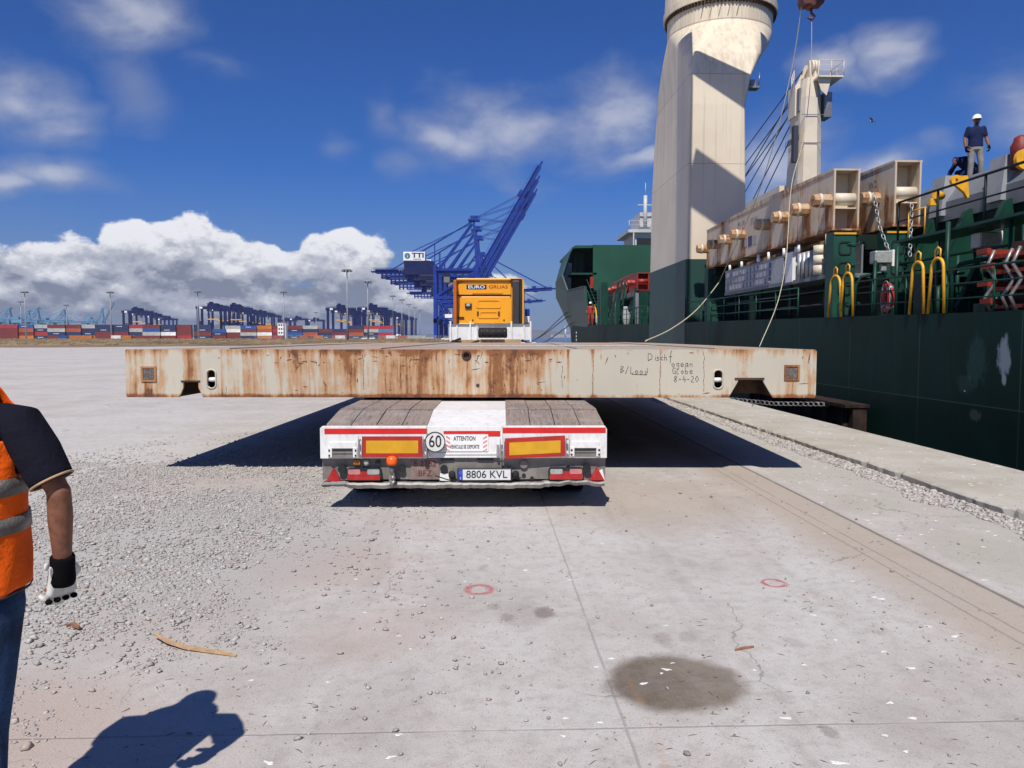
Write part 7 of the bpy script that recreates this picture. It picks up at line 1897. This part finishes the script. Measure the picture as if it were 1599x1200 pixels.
# ---- equipment rack under the beams
gr = empty('gear_rack', (9.75, 21.4, 3.5), 0, 'long grey rack of equipment boxes and pipes under the cream beams', 'equipment rack')
MB().box(0, 1.1, 0, 9.6, -0.12, 0).box(0, 1.1, 3.4, 9.6, 0.80, 0.86).box(0.85, 0.9, 0, 9.6, 0, 0.8).build('frame', M['seagrey'], gr)
gp = MB().box(0.02, 0.06, 4.6, 9.55, 0.0, 0.8)
for r3 in range(3):
    for c3 in range(13): gp.box(-0.035, 0.019, 4.68 + c3 * 0.37, 4.95 + c3 * 0.37, 0.06 + r3 * 0.25, 0.24 + r3 * 0.25)
gp.build('box_panel', paint('rack_panel', (0.33, 0.33, 0.38), 0.45, 0.1, 3, metal=0.3), gr)
MB().box(0.0, 0.4, 3.5, 4.55, 0, 0.8).build('cabinet', M['galv'], gr, bevel=0.01)
MB().box(-0.02, 0.25, 2.7, 3.3, -0.05, 0.9).build('cabinet', M['white'], gr, bevel=0.01)
for k in range(4): MB().tube([(0.1, 1.5 + k * 0.3, 0.0), (0.1, 1.5 + k * 0.3, 0.8)], 0.08, 10).build('cylinder', M['galv'], gr)
mb = MB()
for k in range(3): mb.cyl((0.1, 0.95, 0.02 + k * 0.29), (0.1, 0.95, 0.30 + k * 0.29), 0.2, 16)
mb.build('canister', paint('canister_cream', (0.62, 0.56, 0.42), 0.5, 0.08, 3), gr)
MB().box(-0.03, 0.03, 0.0, 0.28, -0.1, 1.0).box(-0.02, 0.12, -0.1, 0.28, 1.0, 1.04).build('corner_post', M['yellow'], gr)
mb = MB(); r_ = random.Random(3)
for k in range(10): yy = r_.uniform(0.4, 9.3); mb.tube([(0.1, yy, 0.86), (0.1, yy, 1.0 + r_.random() * 0.18)], 0.06, 8)
mb.build('valve', M['whitel'], gr)
mb = MB()
for k in range(7): mb.tube([(0.2 + (k % 2) * 0.5, 0.6 + k * 1.35, -0.12), (0.2 + (k % 2) * 0.5, 0.6 + k * 1.35, -1.25)], 0.05, 6)
mb.tube([(0.1, 0, -0.45), (0.1, 9.5, -0.45)], 0.04, 6).tube([(0.1, 0, -0.85), (0.1, 9.5, -0.85)], 0.04, 6)
mb.build('stand', M['blackp'], gr)
# lifebuoy
q_ = atX(1386, 466, 9.42)
def buoy():
    mb = MB(); R0, r0 = 0.29, 0.075; n1_, n2_ = 32, 10; vs = []
    pts = [(0, R0 * math.cos(t_), R0 * math.sin(t_)) for t_ in np.linspace(0, 2 * math.pi, n1_ + 1)[:-1]]
    mb.tube(pts, r0, n2_, closed=True); return mb
t = empty('lifebuoy', tuple(q_), R(-14), 'orange-red lifebuoy with pale bands hanging inside the ship railing', 'lifebuoy')
buoy().build('ring', paint('buoy_red', (0.42, 0.035, 0.03), 0.5, 0.15, 6), t)
for k in range(4):
    a = math.pi / 4 + k * math.pi / 2; b_ = [(0, 0.29 * math.cos(a + e), 0.29 * math.sin(a + e)) for e in (-0.13, 0, 0.13)]
    MB().tube(b_, 0.079, 10).build('band', M['galv'], t)
MB().tube([(-0.05, 0.40 * math.cos(t_), 0.40 * math.sin(t_)) for t_ in np.linspace(0, 2 * math.pi, 25)[:-1]], 0.008, 5, closed=True).build('grab_line', M['rope'], t)
# orange lashing rack near the right edge
q_ = atX(1580, 488, 9.9)
t = empty('lashing_rack', (q_.x, q_.y, zd(14)), 0, 'orange lashing rack with bent white rods behind the ship railing at the right edge', 'lashing rack')
orm = paint('rack_orange', (0.26, 0.028, 0.014), 0.5, 0.15, 4)
for k, (z_, y_) in enumerate(((0.08, 0.0), (0.42, 0.1), (0.75, 0.0), (1.05, 0.15))):
    MB().box(0.0, 0.5, y_ - 1.2, y_ + 0.5, z_, z_ + 0.07).box(-0.22, 0.5, y_ + 0.55, y_ + 0.62, z_ + 0.1, z_ + 0.2).box(-0.22, -0.14, y_ + 0.3, y_ + 0.55, z_ + 0.1, z_ + 0.2).build('shelf', orm, t)
for k in range(5):
    y_ = 0.45 - k * 0.36; x_ = -0.1 + (k % 2) * 0.1
    MB().tube([(x_, y_, 0.0), (x_ - 0.1, y_ + 0.05, 0.3), (x_ + 0.05, y_ - 0.04, 0.62), (x_ - 0.08, y_ + 0.05, 0.9), (x_ + 0.03, y_, 1.2)], 0.035, 8).build('bent_rod', M['steel'], t)
MB().box(0.5, 0.56, -1.6, 0.8, 0, 1.4).build('back_frame', M['brown'], t)
# small white items and hoops on the forward deck
for px, py, w_, h, Y_, lab in ((938, 491, 0.8, 0.8, 62, 'white covered bundle on the forward deck beside the yellow hoop'), (978, 492, 0.55, 1.3, 55, 'white tapered ventilator on the forward deck')):
    p = atY(px, 505, Y_)
    mb = MB().loft([[(p.x + r * w_ / 2 * math.cos(t_), Y_ + r * w_ / 2 * math.sin(t_), zd(Y_) + z_ * h) for t_ in np.linspace(0, 2 * math.pi, 13)[:-1]] for r, z_ in ((0.7, 0), (1.0, 0.25), (1.3 if px > 960 else 1.1, 0.8), (1.3 if px > 960 else 0.6, 1.0))], smooth=False)
    tag(mb.build('ventilator' if px > 960 else 'covered_bundle', M['bridge']), lab, 'ventilator' if px > 960 else 'bundle')
q_ = atX(929, 508, HX); S(hoop(q_.y, 2.4, 1.5, 0, 0.05), 'yellow_hoop', M['yellow'])

# ---- hook block, wires and tag lines
hk = atY(1267, 4, 24.0)
t = empty('hook_block', tuple(hk), 0, 'dark red hook block hanging from wires at the top edge', 'hook block')
hm_ = paint('hook_red', (0.10, 0.025, 0.02), 0.55, 0.2, 5, dirt=0.5)
MB().prism([(-0.36, 0.0), (-0.3, -0.16), (-0.12, -0.13), (0.0, -0.2), (0.14, -0.12), (0.3, -0.12), (0.36, 0.05), (0.3, 0.5), (-0.3, 0.5)], 'y', -0.22, 0.22).build('block', hm_, t, bevel=0.03)
for s in (-0.16, 0.16): MB().cyl((s - 0.04, 0, 0.35), (s + 0.04, 0, 0.35), 0.3, 18).build('sheave', M['steel'], t)
MB().tube([(0, 0, -0.15), (0.0, 0, -0.32), (0.11, 0, -0.42), (0.02, 0, -0.52), (-0.1, 0, -0.45)], 0.045, 8).build('hook', hm_, t)
mb = MB()
for s in (-0.2, -0.12, 0.12, 0.2): mb.tube([(s, 0, 0.5), (s * 1.2, 0.2, 19.3 - hk.z)], 0.014, 5)
mb.build('wire', M['wire'], t)
def spl(pts, n_=8):
    pts = [Vector(p) for p in pts]; out = []
    for i in range(len(pts) - 1):
        p0, p1, p2, p3 = pts[max(i - 1, 0)], pts[i], pts[i + 1], pts[min(i + 2, len(pts) - 1)]
        for k in range(n_):
            t_ = k / n_; out.append(0.5 * ((2 * p1) + (p2 - p0) * t_ + (2 * p0 - 5 * p1 + 4 * p2 - p3) * t_ * t_ + (3 * p1 - p0 - 3 * p2 + p3) * t_ ** 3))
    return out + [pts[-1]]
tag(MB().tube(spl([hk + V(-0.3, 0, -0.1), atY(1238, 100, 24.6), atY(1215, 200, 25.2), atY(1185, 300, 26.5), atY(1155, 370, 28.5), atX(1123, 441, 9.72)]), 0.013, 6).build('tag_line', M['rope']), 'thin rope running from the hook down past the big cream column', 'rope')
e1 = Vector((4.35, 20.6, 1.60))
tag(MB().tube(spl([atX(1123, 441, 9.72), atY(1090, 482, 27), atY(1050, 513, 23.5), e1]), 0.020, 6).build('mooring_rope', M['rope']), 'slack pale rope sagging from the ship to the back of the rusty platform', 'rope')
tag(MB().tube(spl([hk + V(0.02, 0, -0.4), atY(1266, 120, 24), atY(1255, 215, 23.4), atY(1236, 290, 22.6), atY(1228, 400, 20.8), atY(1215, 470, 19.2), atY(1190, 532, 17.4), atY(1186, 541, 16.6)]), 0.011, 6).build('tag_line', M['rope']), 'thin rope hanging in front of the cream beams down to the platform end', 'rope')
for k, (a, b_) in enumerate((((8.5, 79, 4.3), (5.8, 118, 0.3)), ((8.6, 78, 3.9), (5.8, 126, 0.3)), ((8.8, 76, 3.2), (5.9, 105, 0.3)))):
    m_ = lerp(a, b_, 0.5) - V(0, 0, 0.5)
    tag(MB().tube(spl([a, m_, b_], 6), 0.05, 6).build('mooring_line', M['wire']), 'dark mooring line from the bow to the quay, %s of three' % ('uppermost', 'middle', 'lowest')[k], 'mooring line', 'mooring lines at the bow')

# ---- dock fender between quay and hull
t = empty('dock_fender', (7.2, 22, -1), 0, 'dark brown steel dock fender panel with chain between quay and hull', 'fender')
f0, f1 = atX(1202, 621, 8.9), atX(1346, 636, 8.9)
ya, yb = 17.6, 24.6
MB().box(8.62 - 7.2, 8.95 - 7.2, ya - 22, yb - 22, -3.0, 1.05).build('panel', M['fender'], t)
mb = MB()
for k in range(8): y_ = ya - 22 + 0.3 + k * (yb - ya - 0.6) / 7; mb.box(1.30, 1.418, y_ - 0.05, y_ + 0.05, -3.0, 1.0)
mb.box(1.22, 1.80, ya - 22 - 0.03, yb - 22 + 0.03, 1.052, 1.13).box(1.25, 1.415, ya - 22, yb - 22, 0.2, 0.3)
mb.build('rib', M['fender'], t)
mb = MB()
for y_ in (-2.6, 1.0): mb.tube([(-0.7, y_, -0.3), (0.0, y_, -0.3), (1.3, y_, -0.3)], [0.75, 0.55, 0.75], 20)
mb.build('rubber_cone', M['black'], t)
chain([(-0.68, -1.2, 1.02), (0.3, -2.4, 0.98), (1.3, -3.4, 1.05)], 0.05, 0.17).build('chain', M['steel'], t)
chain([(-0.68, -2.0, -0.2), (1.3, -3.6, -0.1)], 0.05, 0.17).build('chain', M['steel'], t)

# ---- gull
q_ = atY(1362, 190, 60)
mb = MB().loft([[(q_.x + dx, 60 + r * math.cos(a), q_.z + r * math.sin(a)) for a in np.linspace(0, 2 * math.pi, 9)[:-1]] for dx, r in ((-0.22, 0.02), (-0.12, 0.06), (0.05, 0.07), (0.22, 0.02), (0.3, 0.01))])
for s in (-1, 1): mb.addm([(q_.x - 0.06, 60, q_.z + 0.03), (q_.x + 0.1, 60, q_.z + 0.03), (q_.x + 0.08 + s * 0.3, 60 + s * 0.35, q_.z + 0.2), (q_.x - 0.03 + s * 0.3, 60 + s * 0.35, q_.z + 0.2), (q_.x + 0.05 + s * 0.62, 60 + s * 0.6, q_.z + 0.1), (q_.x + 0.02, 60, q_.z + 0.0)], [(0, 1, 2, 3), (3, 2, 4), (0, 5, 1), (5, 3, 4), (1, 5, 2), (5, 4, 2), (0, 3, 5)])
tag(mb.build('gull', M['steel']), 'tiny gull gliding in the sky right of the far crane', 'bird')

# ---- crew
def crew(root, f, label, shirt_m, leg_m, pose='stand', helmet=True, s=1.0):
    f = Vector(f).normalized(); r = f.cross(V(0, 0, 1)).normalized(); o_ = Vector(root)
    P_ = lambda a, b_, c: o_ + r * a * s + f * b_ * s + V(0, 0, c * s)
    J = {'root': o_}
    if pose == 'stand':
        J.update(pelvis=P_(0, 0, 0.96), chest=P_(0, 0, 1.28), neck=P_(0, 0, 1.50), head=P_(0, 0.03, 1.64), shor=P_(0.19, 0, 1.44), shol=P_(-0.19, 0, 1.44), elbr=P_(0.27, -0.03, 1.17), elbl=P_(-0.28, -0.02, 1.17), wrir=P_(0.27, 0.07, 0.93), wril=P_(-0.31, 0.08, 0.94),
                 hipr=P_(0.1, 0, 0.93), hipl=P_(-0.1, 0, 0.93), kner=P_(0.11, 0.03, 0.5), knel=P_(-0.14, 0.04, 0.5), ankr=P_(0.12, -0.01, 0.09), ankl=P_(-0.17, 0, 0.09))
        J['hanr'] = P_(0.27, 0.11, 0.83); J['hanl'] = P_(-0.32, 0.12, 0.84)
    else:
        J.update(pelvis=P_(0, -0.12, 0.42), chest=P_(0, 0.18, 0.60), neck=P_(0, 0.38, 0.62), head=P_(0, 0.52, 0.60), shor=P_(0.19, 0.30, 0.58), shol=P_(-0.19, 0.30, 0.58), elbr=P_(0.25, 0.42, 0.34), elbl=P_(-0.25, 0.42, 0.34), wrir=P_(0.18, 0.56, 0.16), wril=P_(-0.18, 0.56, 0.16),
                 hipr=P_(0.1, -0.12, 0.40), hipl=P_(-0.1, -0.12, 0.40), kner=P_(0.16, 0.24, 0.34), knel=P_(-0.16, 0.24, 0.34), ankr=P_(0.14, -0.06, 0.09), ankl=P_(-0.14, -0.06, 0.09))
        J['hanr'] = P_(0.16, 0.62, 0.08); J['hanl'] = P_(-0.16, 0.62, 0.08)
    t, Q, yaw, hb = worker(J, {'label': label, 'fwd': tuple(f), 'palmr': tuple(-r), 'palml': tuple(r), 'voxel': 0.016, 'hs': 1.1})
    up = (Q['neck'] - Q['pelvis']).normalized()
    parts = []
    if pose == 'stand':
        parts.append(MB().loft([oval(Q['pelvis'] - V(0, 0, 0.04), 0.185, 0.135, yaw), oval(Q['pelvis'] + V(0, 0, 0.1), 0.175, 0.13, yaw), oval(lerp(Q['pelvis'], Q['chest'], 0.6), 0.175, 0.128, yaw), oval(Q['chest'], 0.20, 0.135, yaw), oval(lerp(Q['chest'], Q['neck'], 0.62), 0.19, 0.115, yaw), oval(Q['neck'], 0.075, 0.07, yaw)]))
    else:
        parts += [capsule(Q['pelvis'] + V(0, 0, 0.03), 0.165, Q['chest'], 0.175), capsule(Q['chest'], 0.175, Q['neck'], 0.12)]
    for k in 'lr': parts += [capsule(Q['sho' + k], 0.068, lerp(Q['sho' + k], Q['elb' + k], 0.7), 0.058)]
    if pose != 'stand':
        for k in 'lr': parts += [capsule(Q['elb' + k], 0.06, Q['wri' + k], 0.045), capsule(lerp(Q['sho' + k], Q['elb' + k], 0.7), 0.07, Q['elb' + k], 0.06)]
    fuse('shirt', parts, 0.016, shirt_m, t, 3)
    parts = [MB().loft([oval(Q['pelvis'] + V(0, 0, -0.12), 0.175, 0.125, yaw), oval(Q['pelvis'] + V(0, 0, 0.03), 0.168, 0.12, yaw)])] if pose == 'stand' else [capsule(Q['hipl'], 0.13, Q['hipr'], 0.13)]
    for k in 'lr': parts += [capsule(Q['hip' + k], 0.098, Q['kne' + k], 0.077), capsule(Q['kne' + k], 0.077, Q['ank' + k], 0.068)]
    fuse('trousers', parts, 0.016, leg_m, t, 3)
    for k in 'lr':
        a = Q['ank' + k]; fuse('shoe', [capsule(a + V(0, 0, -0.03), 0.052, a + f * 0.15 + V(0, 0, -0.045), 0.042)], 0.014, M['shoe'], t)
        g_ = hand(Q['wri' + k], Q['han' + k], tuple(-r if k == 'r' else r), k, 0.8, 1.25)
        if pose == 'stand': fuse('glove', g_, 0.009, M['cuff'], t, 1)
    if helmet:
        h = Q['head']
        hm2 = MB().loft([[(h.x + rr * math.cos(a) * 1.0, h.y + rr * math.sin(a) * 1.1, h.z + z_) for a in np.linspace(0, 2 * math.pi, 21)[:-1]] for rr, z_ in ((0.125, 0.045), (0.128, 0.055), (0.108, 0.065), (0.104, 0.10), (0.085, 0.145), (0.045, 0.172), (0.01, 0.178))])
        hm2.addm([tuple(h + r * a + f * b_ + V(0, 0, c)) for a, b_, c in ((-0.08, 0.09, 0.05), (0.08, 0.09, 0.05), (0.05, 0.17, 0.038), (-0.05, 0.17, 0.038), (-0.08, 0.09, 0.06), (0.08, 0.09, 0.06), (0.05, 0.17, 0.048), (-0.05, 0.17, 0.048))], [(0, 1, 2, 3), (7, 6, 5, 4), (0, 4, 5, 1), (1, 5, 6, 2), (2, 6, 7, 3), (3, 7, 4, 0)])
        hm2.build('helmet', M['whitel'], t)
        MB().box(-0.07, 0.07, -0.005, 0.012, -0.014, 0.022).xf(Matrix.Translation(h + f * 0.088 + V(0, 0, 0.018)) @ Matrix.Rotation(yaw, 4, 'Z')).build('sunglasses', M['blackp'], t)
        fuse('beard', [capsule(h + f * 0.05 + V(0, 0, -0.075), 0.045, h + f * 0.055 + V(0, 0, -0.05), 0.045)], 0.012, M['hair'], t)
    else:
        fuse('hair', [capsule(Q['head'] + V(0, 0, 0.03), 0.09, Q['head'] + V(0, 0, 0.045), 0.085)], 0.014, M['navyb'], t)
    return t
Yp = 20.4
hp = atY(1525, 179, Yp)
crew((hp.x, Yp, 5.883), (-0.25, -1, 0), 'standing man in white helmet and dark blue shirt on the ship hatch cover', M['navyb'], M['trousers'], 'stand', True, (hp.z - 5.883) / 1.83)
hp = atY(1508, 262, 21.0)
crew((hp.x + 0.1, 21.0, 5.883), (-1, -0.35, 0), 'person in blue overalls crouching at the feet of the standing man', M['navyb'], M['navyb'], 'crouch', False, 1.0)
hp = atY(922, 480, 60)
crew((hp.x, 60.0, zd(60)), (-0.3, -1, 0), 'small figure in white helmet and red overalls on the forward ship deck', M['redpaint'], M['redpaint'], 'stand', True, 1.0)
